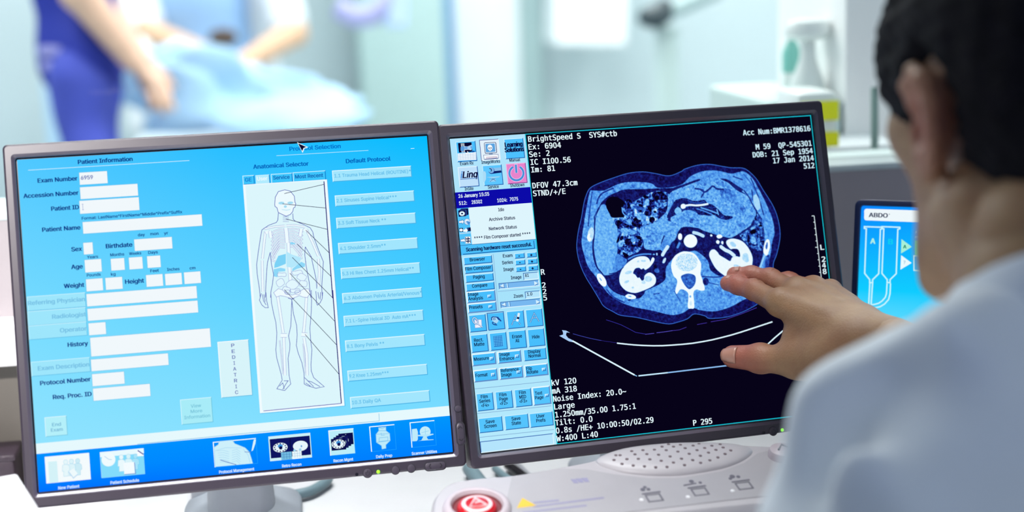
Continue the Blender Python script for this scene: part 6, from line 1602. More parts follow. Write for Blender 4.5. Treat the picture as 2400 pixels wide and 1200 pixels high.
('t', 'e6f8ff', 'M', 255.8, 989.0, 336.2, 18.6, '0.8s /HE+ 10:00:50/02.29'),
('t', 'e6f8ff', 'M', 254.9, 1014.9, 141.2, 18.6, 'W:400 L:40'),
('t', 'e6f8ff', 'M', 729.4, 1014.8, 67.2, 18.6, 'P 295'),
('t', 'd4f2ff', 'M', 1022.0, 54.2, 250.0, 18.6, 'Acc Num:BMR1378616'),
('t', 'd4f2ff', 'M', 1062.9, 106.1, 207.1, 18.6, 'M 59  QP-545301'),
('t', 'd4f2ff', 'M', 1048.7, 132.4, 222.7, 18.6, 'DOB: 21 Sep 1954'),
('t', 'd4f2ff', 'M', 1121.0, 157.7, 151.1, 18.6, '17 Jan 2014'),
('t', 'd4f2ff', 'M', 1231.6, 183.8, 39.2, 18.6, '512'),
('t', 'e6f8ff', 'M', 1258.5, 468.1, 13.4, 18.0, 'L'),
('t', 'e6f8ff', 'M', 1258.4, 509.7, 13.5, 18.0, '2'),
('t', 'e6f8ff', 'M', 1257.6, 530.3, 13.4, 18.0, '4'),
('t', 'e6f8ff', 'M', 1257.2, 551.7, 13.4, 18.0, '8'),
('l','e6f8ff',2.2,[(1248.9,349.1),(1248.9,784.1)]),
('l','e6f8ff',2.2,[(1248.9,349.1),(1239.9,349.1)]),
('l','e6f8ff',2.2,[(1248.9,370.9),(1243.9,370.9)]),
('l','e6f8ff',2.2,[(1248.9,392.6),(1243.9,392.6)]),
('l','e6f8ff',2.2,[(1248.9,414.4),(1243.9,414.4)]),
('l','e6f8ff',2.2,[(1248.9,436.1),(1243.9,436.1)]),
('l','e6f8ff',2.2,[(1248.9,457.9),(1239.9,457.9)]),
('l','e6f8ff',2.2,[(1248.9,479.6),(1243.9,479.6)]),
('l','e6f8ff',2.2,[(1248.9,501.4),(1243.9,501.4)]),
('l','e6f8ff',2.2,[(1248.9,523.1),(1243.9,523.1)]),
('l','e6f8ff',2.2,[(1248.9,544.9),(1243.9,544.9)]),
('l','e6f8ff',2.2,[(1248.9,566.6),(1239.9,566.6)]),
('l','e6f8ff',2.2,[(1248.9,588.4),(1243.9,588.4)]),
('l','e6f8ff',2.2,[(1248.9,610.1),(1243.9,610.1)]),
('l','e6f8ff',2.2,[(1248.9,631.9),(1243.9,631.9)]),
('l','e6f8ff',2.2,[(1248.9,653.6),(1243.9,653.6)]),
('l','e6f8ff',2.2,[(1248.9,675.4),(1239.9,675.4)]),
('l','e6f8ff',2.2,[(1248.9,697.1),(1243.9,697.1)]),
('l','e6f8ff',2.2,[(1248.9,718.9),(1243.9,718.9)]),
('l','e6f8ff',2.2,[(1248.9,740.6),(1243.9,740.6)]),
('l','e6f8ff',2.2,[(1248.9,762.4),(1243.9,762.4)]),
('l','e6f8ff',2.2,[(1248.9,784.1),(1239.9,784.1)]),
('p','a8ccf4',[(311.4,655.8),(325.1,658.7),(337.6,667.0),(326.2,664.6),(322.9,673.0),(329.2,683.2),(348.0,694.7),(350.8,700.5),(331.3,694.7),(300.1,673.4),(313.8,670.5),(314.0,662.5)]),
('l','dcf4ff',5,[(343.1,694.2),(543.3,826.9)]),
('l','8cc4f4',3,[(543.3,826.9),(551.3,831.6)]),
('l','c4e8fc',4.4,[(556.5,831.1),(659.6,830.8)]),
('l','8cbcf0',4.2,[(659.6,830.8),(879.6,828.2),(925.6,827.9)]),
('l','dcf4ff',4.4,[(925.6,827.9),(1013.1,779.5),(1055.9,750.3),(1087.1,730.6)]),
('l','dcf4ff',4.4,[(494.3,716.2),(521.0,721.7),(551.1,727.5),(584.7,732.8),(618.6,737.0),(652.7,740.0),(687.1,741.3),(721.7,742.1),(756.5,742.1),(791.7,740.2),(827.0,737.4),(862.7,732.9),(898.6,727.7),(934.7,721.2),(971.1,713.7),(1011.3,705.5),(1051.6,697.2)]),
('l','3c44a8',1.8,[(347.2,671.1),(369.8,679.7),(402.3,691.2),(441.5,702.7)]),
('l','30288c',1.2,[(441.5,702.7),(494.4,715.6)]),
('l','3430a0',1.6,[(465.8,636.2),(491.8,646.8),(514.5,657.0),(540.1,672.5),(562.5,686.9),(595.8,695.6)]),
('l','5048b8',2,[(595.7,696.6),(626.7,696.3)]),
('l','5048b8',2,[(635.4,695.2),(657.9,695.0),(692.6,693.4)]),
('l','40309c',1.8,[(692.6,693.4),(717.0,693.0),(742.1,686.5)]),
('l','40309c',1.8,[(781.1,681.3),(816.4,678.6)]),
('l','40309c',2,[(830.6,676.7),(883.8,673.3),(942.0,660.5),(1000.8,644.2)]),
]
UI_INJECTOR = [
('g',0,0,1000,770,['0a84ff','0aa4fc','0ab0fc','10ccff','10ccff','10ccff','90f0ff','80ecff','80ecff']),
('r',23.5,13.3,940,66.7,'eef8fc'),
('o','eef8fc',23.5,27.3,10,14),
('r',14.5,25.3,33.5,54.7,'eef8fc'),
('o','eef8fc',24.5,53.7,10,13),
('t', '1c2c50', 'B', 35.8, 50.6, 84.0, 20.3, 'ABDO'),
('l','1c2c50',3,[(126.1,32.3),(127.6,37.0)]),
('l','c8f6ff',6,[(17.4,95.8),(17.7,103.4),(26.5,105.1),(27.4,310.4),(51.4,338.1),(51.3,351.2),(64.8,351.1),(64.2,337.4),(90.6,308.6),(89.7,105.3),(98.2,102.2),(98.0,95.4),(17.4,95.8)]),
('l','c8f6ff',6,[(95.8,92.8),(96.2,100.3),(104.9,102.0),(105.1,306.5),(129.8,334.0),(129.6,347.1),(143.0,347.0),(142.4,333.4),(168.6,304.7),(167.5,102.2),(176.1,99.2),(175.8,92.4),(95.8,92.8)]),
('l','c8f6ff',6,[(52.6,351.1),(50.9,474.4),(51.6,526.0)]),
('l','c8f6ff',6,[(64.7,350.5),(62.1,453.0)]),
('l','c8f6ff',6,[(129.8,351.2),(129.0,397.8),(124.4,415.2),(110.4,433.1),(95.4,444.3),(75.5,450.9),(62.1,453.0)]),
('l','c8f6ff',6,[(145.1,350.3),(145.0,396.9),(139.5,424.6),(122.3,446.1),(102.7,459.6),(76.2,466.7),(64.8,468.7)]),
('l','c8f6ff',6,[(64.8,468.7),(65.1,525.1)]),
('t', 'b8f4e0', 'B', 47.4, 172.1, 21.4, 25.2, 'A'),
('t', '10d0f0', 'B', 127.8, 171.4, 19.9, 25.2, 'B'),
('p','a8f0d8',[(185.3,145.8),(232.9,179.1),(186.0,211.8)]),
('p','eafaff',[(187.0,219.2),(235.3,252.4),(186.4,285.4)]),
('t', '108860', 'B', 194.9, 187.6, 13.9, 16.5, 'A'),
('t', 'a0c8dc', 'B', 199.2, 258.9, 7.9, 16.5, '?'),
('p','6cf0c8',[(246.2,150.0),(331.6,151.1),(334.4,218.6),(248.9,214.4)]),
('l','c8f6ff',6,[(244.5,219.3),(247.2,285.1),(343.8,287.8),(340.9,218.3),(244.5,219.3)]),
('t', 'd8f8ff', 'B', 248.2, 118.0, 5.3, 11.6, 'P'),
('t', 'd8f8ff', 'B', 247.1, 138.4, 24.8, 11.6, 'mL'),
]
CT_SHAPES = [
('p',0.17,0.05,6,1,[(393,374),(404,330),(418,291),(430,249),(442,219),(459,195),(495,180),(547,166),(598,155),(648,154),(693,163),(740,174),(785,162),(798,155),(845,145),(889,145),(929,154),(965,162),(1006,166),(1028,179),(1053,208),(1072,246),(1100,299),(1113,342),(1117,387),(1112,423),(1095,470),(1080,498),(1073,532),(1056,567),(1031,609),(1006,631),(983,642),(942,656),(888,666),(828,665),(812,655),(775,645),(749,659),(713,667),(682,670),(638,659),(572,638),(518,626),(492,611),(463,591),(450,567),(431,528),(410,486),(396,443),(391,405)]),
('o',0.46,0,2.2,[(393,374),(404,330),(418,291),(430,249),(442,219),(459,195),(495,180),(547,166),(598,155),(648,154),(693,163),(740,174),(785,162),(798,155),(845,145),(889,145),(929,154),(965,162),(1006,166),(1028,179),(1053,208),(1072,246),(1100,299),(1113,342),(1117,387),(1112,423),(1095,470),(1080,498),(1073,532),(1056,567),(1031,609),(1006,631),(983,642),(942,656),(888,666),(828,665),(812,655),(775,645),(749,659),(713,667),(682,670),(638,659),(572,638),(518,626),(492,611),(463,591),(450,567),(431,528),(410,486),(396,443),(391,405)]),
('p',0.52,0.07,6,1,[(409,376),(416,343),(432,283),(455,210),(468,204),(505,207),(544,193),(582,185),(632,187),(674,195),(695,211),(743,213),(785,204),(816,181),(861,167),(912,168),(962,182),(989,179),(1012,179),(1038,204),(1059,247),(1079,298),(1094,348),(1096,397),(1085,423),(1071,474),(1054,519),(1028,565),(997,602),(959,613),(904,634),(850,643),(796,634),(777,625),(761,625),(735,638),(693,641),(634,622),(553,598),(499,566),(472,536),(448,494),(423,455),(413,412)]),
('p',0.18,0.06,6,1,[(449,379),(465,299),(487,253),(515,229),(546,217),(577,209),(642,212),(705,214),(768,215),(813,201),(848,193),(924,196),(957,207),(982,233),(1017,269),(1040,317),(1054,352),(1059,394),(1052,438),(1043,471),(1020,513),(962,534),(888,528),(851,504),(843,469),(810,437),(789,434),(734,446),(707,466),(692,485),(686,520),(657,538),(616,551),(604,565),(579,576),(524,558),(497,541),(481,517),(476,492),(454,460),(447,427)]),
('p',0.57,0.06,5,1,[(492,254),(507,257),(516,284),(527,302),(538,334),(535,376),(528,421),(518,445),(522,479),(477,489),(456,460),(450,415),(451,377),(458,342),(468,295),(480,272)]),
('p',0.47,0.05,6,1,[(528,421),(548,435),(560,446),(544,469),(519,479),(505,477),(517,445)]),
('p',0.42,0.3,9,1,[(560,268),(578,246),(600,252),(626,243),(652,232),(671,225),(699,222),(726,230),(736,248),(726,269),(702,284),(690,298),(691,314),(687,324),(666,334),(644,330),(627,343),(618,359),(621,395),(606,418),(585,426),(557,433),(540,427),(532,407),(533,376),(540,341),(532,317),(522,298),(566,300)]),
('p',0.1,0.2,7,1,[(726,255),(719,261),(706,262),(691,258),(679,250),(672,240),(672,231),(679,225),(692,224),(707,227),(719,235),(726,245)]),
('p',0.06,0.2,7,1,[(624,330),(618,336),(609,338),(600,336),(592,331),(589,323),(590,315),(596,309),(605,306),(614,308),(622,314),(625,322)]),
('p',0.06,0.2,7,1,[(581,334),(578,336),(572,336),(566,334),(560,331),(556,327),(556,324),(559,322),(565,322),(571,324),(577,327),(581,331)]),
('p',0.05,0.2,7,1,[(672,321),(668,325),(664,327),(658,326),(654,323),(653,318),(654,313),(657,309),(662,308),(667,308),(671,312),(673,316)]),
('p',0.0,0.2,7,1,[(658,243),(655,245),(651,245),(646,244),(642,241),(640,238),(640,235),(643,233),(647,233),(651,234),(655,237),(658,240)]),
('p',0.0,0.2,7,1,[(598,253),(595,256),(590,256),(584,255),(580,252),(577,248),(577,244),(580,242),(585,241),(591,243),(595,246),(598,250)]),
('p',0.05,0.2,7,1,[(628,256),(627,257),(624,258),(620,257),(617,255),(616,252),(616,250),(618,248),(621,248),(624,248),(627,250),(629,253)]),
('p',0.04,0.2,7,1,[(635,270),(633,272),(630,272),(626,271),(622,269),(621,266),(621,263),(623,261),(627,261),(631,262),(634,264),(636,267)]),
('p',0.03,0.2,7,1,[(681,294),(679,295),(677,296),(674,295),(672,294),(671,292),(671,290),(672,288),(675,288),(678,288),(680,290),(681,292)]),
('p',0.1,0.2,7,1,[(584,392),(580,397),(574,399),(567,398),(561,393),(559,387),(560,381),(564,376),(571,375),(578,376),(583,380),(586,386)]),
('p',0.04,0.2,7,1,[(619,377),(616,380),(611,380),(606,378),(601,375),(599,372),(599,368),(601,366),(606,366),(612,368),(616,370),(619,374)]),
('p',0.05,0.2,7,1,[(540,376),(536,381),(533,385),(531,386),(530,384),(531,379),(534,373),(537,367),(540,363),(543,362),(543,365),(542,370)]),
('p',0.06,0.2,7,1,[(554,373),(551,376),(548,378),(545,378),(543,376),(543,372),(544,368),(547,365),(550,363),(553,363),(555,365),(555,369)]),
('p',0.12,0.2,7,1,[(590,267),(585,273),(580,276),(574,276),(571,272),(570,266),(572,259),(576,253),(582,250),(588,250),(591,254),(592,260)]),
('p',0.2,0.2,7,1,[(712,297),(708,300),(702,302),(694,300),(688,296),(685,290),(685,285),(689,281),(696,280),(703,282),(709,286),(713,292)]),
('p',0.18,0.2,7,1,[(662,300),(658,303),(652,304),(646,303),(641,300),(638,295),(639,290),(643,286),(648,284),(655,286),(660,290),(662,294)]),
('p',0.15,0.2,7,1,[(556,325),(552,329),(546,331),(540,330),(535,326),(532,320),(534,315),(537,311),(543,309),(550,310),(554,314),(557,319)]),
('p',0.08,0.2,7,1,[(618,395),(614,401),(609,405),(605,405),(602,402),(602,396),(605,389),(609,383),(614,380),(618,379),(621,382),(621,388)]),
('p',0.15,0.2,7,1,[(686,333),(683,335),(679,336),(675,335),(671,333),(669,329),(670,326),(672,323),(677,322),(681,323),(684,326),(686,329)]),
('p',0.62,0.1,6,1,[(658,260),(655,265),(651,268),(647,269),(645,266),(644,261),(645,255),(648,250),(652,246),(656,246),(659,249),(660,254)]),
('p',0.56,0.1,6,1,[(632,306),(628,311),(623,314),(617,314),(612,311),(610,305),(611,298),(615,293),(621,289),(627,290),(631,293),(633,299)]),
('p',0.58,0.1,6,1,[(599,359),(594,362),(584,362),(570,358),(558,353),(550,346),(548,341),(553,338),(564,338),(577,341),(590,347),(598,353)]),
('p',0.7,0.1,6,1,[(609,268),(607,270),(603,271),(599,270),(595,268),(593,266),(592,263),(595,261),(598,260),(603,261),(606,263),(609,266)]),
('p',0.6,0.1,6,1,[(683,305),(681,307),(678,308),(675,308),(672,306),(671,303),(671,301),(673,298),(676,297),(679,298),(682,299),(683,302)]),
('p',0.4,0.1,6,1,[(636,279),(632,281),(625,281),(615,278),(606,274),(600,270),(599,266),(602,264),(610,265),(620,267),(629,271),(635,276)]),
('p',0.5,0.1,6,1,[(590,321),(587,326),(583,328),(578,328),(575,325),(573,321),(574,315),(577,311),(582,308),(586,308),(590,311),(591,316)]),
('p',0.6,0.1,6,1,[(552,392),(549,397),(545,400),(540,400),(536,398),(535,392),(536,386),(540,381),(544,378),(549,378),(552,381),(554,386)]),
('p',0.5,0.1,6,1,[(595,383),(592,386),(589,388),(585,388),(582,385),(580,382),(581,378),(583,375),(587,374),(590,374),(594,376),(595,380)]),
('p',0.55,0.1,6,1,[(699,257),(698,258),(696,259),(694,259),(692,258),(691,256),(691,254),(692,253),(694,252),(696,253),(698,254),(699,255)]),
('p',0.5,0.1,6,1,[(717,258),(716,260),(714,260),(711,260),(709,259),(708,257),(708,256),(710,254),(712,254),(714,254),(716,255),(717,257)]),
('p',0.5,0.1,6,1,[(641,315),(638,322),(632,326),(628,326),(624,323),(623,317),(625,310),(629,303),(634,299),(638,299),(642,302),(643,308)]),
('p',0.05,0.1,6,1,[(547,418),(557,421),(567,430),(561,435),(551,431)]),
('p',0,0,6,1,[(508,245),(520,232),(537,230),(552,234),(568,246),(572,255),(563,269),(559,283),(566,300),(552,301),(524,299),(516,284),(508,264)]),
('l',0.55,0,4,[(562,269),(564,288),(579,302)]),
('p',0.55,0.09,5,1,[(736,233),(762,221),(812,207),(847,195),(889,190),(922,194),(948,212),(976,240),(1015,266),(1037,319),(1022,357),(1002,370),(969,387),(936,400),(911,395),(872,381),(838,367),(821,358),(771,350),(751,364),(738,388),(721,401),(707,423),(683,424),(644,421),(625,409),(623,383),(613,352),(628,336),(666,329),(694,312),(717,292),(727,257)]),
('p',0.47,0.09,6,1,[(971,271),(961,277),(946,276),(931,270),(919,258),(914,246),(916,236),(926,230),(941,231),(956,238),(968,249),(973,261)]),
('p',0.48,0.09,6,1,[(932,218),(927,221),(918,220),(909,216),(902,209),(898,202),(899,197),(904,194),(912,195),(921,200),(929,206),(933,213)]),
('p',0.42,0.09,6,1,[(811,335),(806,339),(801,340),(797,339),(794,336),(794,331),(796,326),(800,322),(806,320),(810,322),(813,325),(813,330)]),
('p',0.5,0.09,6,1,[(776,331),(770,334),(763,335),(756,332),(751,327),(749,320),(751,314),(757,310),(764,310),(771,313),(776,318),(778,325)]),
('p',0.5,0.09,6,1,[(1000,314),(992,318),(979,316),(965,309),(954,299),(948,289),(950,281),(958,277),(970,279),(984,285),(995,295),(1001,306)]),
('p',0.49,0.09,6,1,[(994,370),(989,372),(981,371),(972,366),(964,360),(960,353),(961,348),(966,345),(975,346),(984,351),(991,357),(995,364)]),
('p',0.5,0.09,6,1,[(675,387),(669,391),(660,392),(652,389),(646,382),(644,375),(647,368),(653,363),(662,362),(670,365),(676,372),(678,380)]),
('p',0.49,0.09,6,1,[(869,214),(864,217),(857,217),(850,214),(845,208),(842,203),(844,198),(849,195),(855,195),(862,198),(868,203),(870,209)]),
('p',0.2,0.12,4,1,[(747,263),(764,255),(787,253),(811,263),(831,266),(855,264),(866,276),(883,283),(900,298),(920,321),(950,328),(944,336),(923,338),(901,330),(884,318),(869,320),(851,316),(831,314),(815,300),(787,294),(771,299),(758,303),(726,315),(717,309)]),
('l',0.55,0,5,[(841,290),(876,304),(895,313)]),
('l',0.5,0,4,[(826,293),(850,302),(879,317)]),
('l',0.6,0,4,[(897,301),(900,318)]),
('l',0.35,0,4,[(798,263),(828,274),(854,270)]),
('p',0.2,0.04,6,1,[(919,196),(949,204),(983,227),(1000,240),(988,246),(972,231),(948,212)]),
('l',0.24,0.05,6,[(828,224),(846,228),(860,238),(879,228),(891,220),(905,230),(928,234)]),
('l',0.28,0.05,5,[(854,230),(856,240),(846,254)]),
('l',0.2,0.03,7,[(736,229),(753,218),(784,211),(813,203),(845,195)]),
('l',0.24,0,4,[(1002,243),(1017,266),(1027,292),(1040,319)]),
('l',0.2,0.04,9,[(723,322),(731,298),(746,278),(773,264)]),
('p',0.62,0.05,6,1,[(770,296),(768,302),(763,306),(756,308),(750,305),(746,300),(745,294),(748,288),(753,284),(759,282),(765,285),(769,290)]),
('p',1,0,6,1,[(787,281),(785,286),(781,288),(777,289),(772,288),(769,284),(769,280),(770,276),(774,273),(779,272),(783,273),(786,277)]),
('l',0.96,0,6.4,[(786,279),(804,278),(824,281),(848,281),(866,279)]),
('l',0.15,0.03,12,[(613,420),(631,421),(659,427),(678,426)]),
('l',0.5,0,5,[(565,442),(590,433),(619,430),(645,432)]),
('l',0.2,0,4,[(699,375),(689,394),(685,413)]),
('p',0.5,0.06,6,1,[(708,410),(702,419),(694,425),(687,426),(683,420),(683,411),(687,400),(694,391),(701,385),(708,384),(712,390),(712,399)]),
('l',0.85,0,11,[(707,412),(696,425),(686,438)]),
('p',0.98,0,6,1,[(761,384),(758,389),(755,392),(752,392),(749,390),(748,386),(748,381),(751,376),(754,372),(758,372),(760,374),(762,378)]),
('p',0.82,0.05,6,1,[(694,460),(691,464),(688,466),(685,466),(683,464),(684,460),(686,455),(689,451),(693,449),(696,449),(697,451),(696,455)]),
('p',0.4,0.05,6,1,[(669,490),(668,494),(664,496),(659,497),(655,495),(652,492),(651,488),(653,484),(656,482),(661,481),(666,482),(668,486)]),
('p',1,0,6,1,[(814,401),(810,412),(800,420),(788,422),(776,418),(768,409),(766,398),(771,387),(781,379),(793,377),(804,381),(812,390)]),
('l',0.8,0,11,[(805,372),(820,377),(837,386)]),
('p',1,0,6,1,[(762,383),(761,388),(758,392),(754,393),(750,391),(748,387),(748,382),(749,376),(752,372),(756,371),(760,373),(762,377)]),
('p',1,0,6,1,[(906,393),(904,396),(900,398),(894,399),(889,398),(886,395),(885,392),(886,389),(890,387),(896,386),(901,387),(904,390)]),
('p',1,0,6,1,[(894,411),(892,414),(890,417),(887,417),(884,416),(882,414),(881,410),(882,407),(885,405),(888,404),(891,406),(893,408)]),
('p',1,0,6,1,[(907,415),(906,418),(905,420),(903,420),(901,419),(900,417),(899,414),(900,411),(902,409),(904,409),(906,410),(907,412)]),
('p',1,0,6,1,[(870,387),(870,389),(868,390),(866,390),(864,390),(863,388),(862,386),(863,385),(865,383),(867,383),(869,384),(870,385)]),
('l',0.5,0,8,[(750,404),(742,417)]),
('p',1,0.02,6,1,[(712,475),(726,448),(749,435),(770,433),(797,442),(813,464),(819,482),(813,513),(817,531),(822,566),(807,569),(792,564),(780,576),(778,622),(766,626),(755,620),(762,578),(750,562),(735,559),(721,573),(717,562),(728,529),(716,509)]),
('p',0.82,0.12,3,1,[(807,473),(800,488),(784,498),(764,500),(745,494),(732,482),(729,467),(736,452),(751,442),(771,440),(790,446),(804,458)]),
('p',0.38,0.07,6,1,[(742,518),(756,509),(777,509),(794,520),(789,546),(768,561),(752,545)]),
('p',0.55,0,6,1,[(771,586),(771,588),(769,589),(768,589),(766,589),(765,587),(765,585),(766,583),(767,582),(769,581),(770,582),(771,584)]),
('p',0.84,0.05,6,1,[(771,609),(770,613),(768,616),(766,616),(764,615),(763,612),(763,608),(764,604),(766,601),(768,600),(770,602),(771,605)]),
('p',0.2,0.08,6,1,[(839,541),(837,548),(832,552),(827,553),(822,551),(819,546),(818,539),(820,533),(824,529),(830,527),(835,530),(838,535)]),
('l',0.3,0.03,4,[(818,522),(861,528),(888,528)]),
('l',0.33,0.03,3,[(837,544),(873,556)]),
('p',0.95,0.02,6,1,[(526,516),(528,496),(541,472),(564,452),(595,438),(624,438),(638,449),(639,463),(628,478),(620,483),(614,477),(606,480),(599,474),(585,476),(576,490),(583,496),(590,507),(597,507),(604,518),(612,514),(616,501),(633,493),(648,502),(654,517),(647,534),(625,545),(589,555),(571,556),(548,548),(532,532)]),
('p',0.77,0.04,6,1,[(573,484),(572,487),(568,490),(561,492),(555,492),(550,491),(548,489),(549,486),(553,483),(560,481),(566,481),(571,482)]),
('p',0.77,0.04,6,1,[(559,513),(559,516),(556,519),(552,521),(548,522),(544,522),(542,521),(542,518),(545,515),(549,513),(553,512),(557,512)]),
('p',0.77,0.04,6,1,[(602,453),(602,455),(600,456),(598,456),(596,456),(594,454),(594,452),(595,451),(597,450),(599,449),(601,450),(602,451)]),
('p',0.77,0.04,6,1,[(626,453),(624,455),(621,456),(616,456),(612,455),(609,454),(608,452),(609,450),(612,449),(617,449),(622,450),(625,451)]),
('p',0.77,0.04,6,1,[(640,515),(637,520),(632,523),(626,524),(620,522),(616,518),(614,512),(617,508),(622,504),(628,504),(634,506),(638,510)]),
('p',0.77,0.04,6,1,[(575,538),(574,540),(572,541),(570,541),(568,541),(566,539),(566,538),(566,536),(568,535),(571,534),(573,535),(575,537)]),
('p',0.77,0.04,6,1,[(616,524),(615,527),(612,529),(608,529),(605,528),(602,526),(602,523),(603,520),(606,518),(610,517),(613,518),(615,521)]),
('p',1,0,6,1,[(649,444),(656,448),(653,457),(641,471),(627,480),(621,475),(637,463)]),
('p',0.6,0,6,1,[(660,434),(659,435),(657,436),(656,436),(654,436),(652,435),(652,434),(653,432),(654,432),(656,431),(658,432),(659,433)]),
('p',0.8,0,6,1,[(669,434),(668,437),(667,438),(666,439),(665,438),(664,436),(664,434),(664,431),(666,430),(667,429),(668,430),(669,432)]),
('p',0.95,0.02,6,1,[(851,452),(859,437),(872,435),(883,446),(888,455),(908,469),(924,479),(932,468),(946,464),(961,467),(961,450),(954,440),(939,438),(930,438),(919,423),(918,411),(931,404),(952,405),(976,416),(992,435),(1002,456),(1006,477),(1000,503),(992,519),(962,532),(912,533),(889,519),(870,500),(858,476)]),
('p',0.76,0.05,6,1,[(951,430),(948,432),(942,432),(936,430),(932,425),(930,420),(930,416),(934,414),(940,414),(946,417),(950,422),(952,426)]),
('p',0.76,0.05,6,1,[(992,471),(990,478),(985,483),(979,485),(973,482),(969,477),(969,469),(971,462),(976,457),(982,456),(988,458),(991,464)]),
('p',0.76,0.05,6,1,[(954,502),(952,504),(947,504),(942,503),(938,500),(935,497),(935,494),(937,492),(942,492),(947,493),(952,496),(954,499)]),
('p',0.76,0.05,6,1,[(992,482),(990,485),(987,487),(983,488),(979,487),(977,484),(976,480),(978,477),(981,474),(985,474),(988,475),(991,478)]),
('l',0.86,0,12,[(897,428),(911,440),(926,448),(940,461)]),
('l',0.2,0,3,[(544,468),(524,481),(493,486)]),
('p',0.33,0.22,5,1,[(1026,343),(1044,325),(1054,352),(1059,394),(1055,431),(1045,452),(1024,450),(1000,436),(986,420),(970,399),(972,385),(1008,366)]),
('p',0,0,6,1,[(1030,385),(1029,389),(1025,392),(1019,393),(1013,392),(1009,390),(1007,387),(1008,384),(1012,381),(1018,379),(1024,380),(1028,382)]),
('p',0.02,0,6,1,[(1055,368),(1054,370),(1051,371),(1048,371),(1044,371),(1042,369),(1041,367),(1043,366),(1045,364),(1049,364),(1052,365),(1054,366)]),
('p',0.05,0.05,6,1,[(1003,410),(1001,416),(998,421),(996,422),(994,420),(994,415),(995,408),(997,402),(999,397),(1002,396),(1003,398),(1004,403)]),
('p',0.55,0.1,6,1,[(1025,416),(1023,422),(1019,426),(1014,427),(1009,425),(1005,420),(1005,414),(1007,408),(1011,404),(1016,403),(1022,405),(1025,410)]),
('p',0.5,0.1,6,1,[(1040,420),(1039,426),(1036,430),(1034,431),(1032,430),(1031,425),(1031,419),(1032,413),(1034,409),(1037,407),(1039,409),(1040,414)]),
('p',0.6,0.05,6,1,[(1030,370),(1029,372),(1026,375),(1022,377),(1016,378),(1012,378),(1010,376),(1011,374),(1014,371),(1019,369),(1024,368),(1028,368)]),
('l',0.22,0.05,5,[(971,390),(991,379),(1016,364),(1026,348)]),
('l',0.34,0.05,4,[(464,209),(448,274),(438,321)]),
('l',0.28,0.05,5,[(476,248),(485,229),(502,214),(538,202)]),
('l',0.22,0,4,[(447,391),(457,346),(461,313),(463,292)]),
('l',0.2,0,4,[(450,365),(445,414),(452,457),(470,484),(484,517),(512,545),(537,557)]),
('l',0.25,0,3,[(464,290),(479,265)]),
('l',0.26,0.05,4,[(1033,204),(1051,266),(1064,331)]),
('l',0.3,0.05,4,[(969,192),(1001,206)]),
('l',0.24,0,3.4,[(1031,243),(1032,275),(1040,317),(1055,345)]),
('l',0.42,0.03,4,[(1008,187),(1031,221),(1045,251)]),
('l',0.33,0.05,5,[(479,537),(500,564),(534,584)]),
('l',0.36,0.04,3,[(713,562),(730,597)]),
('l',0.36,0.1,4,[(641,566),(659,565)]),
('p',0.35,0.1,6,1,[(1065,495),(1060,507),(1054,516),(1049,518),(1047,514),(1047,504),(1050,491),(1055,479),(1060,470),(1065,468),(1068,472),(1068,482)]),
('p',0.8,0.04,6,1,[(454,352),(450,364),(444,372),(438,374),(434,370),(432,360),(434,348),(438,336),(444,328),(450,326),(454,330),(456,340)]),
('p',1,0,6,1,[(444,360),(443,366),(440,371),(436,372),(433,370),(431,365),(430,359),(432,352),(435,348),(439,346),(442,348),(444,353)]),
('p',0.75,0,6,1,[(445,355),(444,359),(442,361),(441,362),(440,360),(440,358),(440,354),(442,351),(443,349),(445,348),(446,349),(446,352)]),
('p',1,0,6,1,[(476,498),(480,509),(480,519),(476,525),(469,525),(461,519),(454,509),(450,497),(450,487),(454,482),(461,482),(469,488)]),
('p',0.5,0,6,1,[(463,500),(464,502),(465,505),(464,506),(463,506),(461,504),(460,501),(458,498),(458,496),(458,495),(459,495),(461,497)]),
('p',1,0,6,1,[(577,572),(574,575),(566,576),(557,575),(548,572),(542,567),(541,563),(545,560),(552,558),(562,560),(570,563),(576,568)]),
('p',0.55,0,6,1,[(562,568),(561,568),(559,569),(556,568),(553,567),(551,566),(550,565),(551,564),(554,564),(557,564),(560,565),(562,567)]),
('p',0.74,0.03,6,1,[(1055,285),(1055,299),(1052,309),(1046,314),(1040,311),(1035,301),(1032,288),(1032,274),(1035,264),(1041,260),(1047,262),(1052,272)]),
('p',1,0,6,1,[(1073,446),(1067,459),(1061,469),(1054,471),(1050,466),(1048,455),(1051,441),(1056,428),(1063,418),(1069,416),(1074,420),(1075,432)]),
('p',0.4,0.05,6,1,[(1066,439),(1064,445),(1062,449),(1059,450),(1058,448),(1057,443),(1058,437),(1061,432),(1063,427),(1066,426),(1067,428),(1067,433)]),
('l',0.7,0,6,[(1051,469),(1039,491),(1027,514)]),
('p',0.16,0.02,6,1,[(558,578),(558,579),(556,580),(553,580),(550,580),(548,578),(547,577),(548,576),(550,576),(553,576),(556,576),(558,577)]),
]

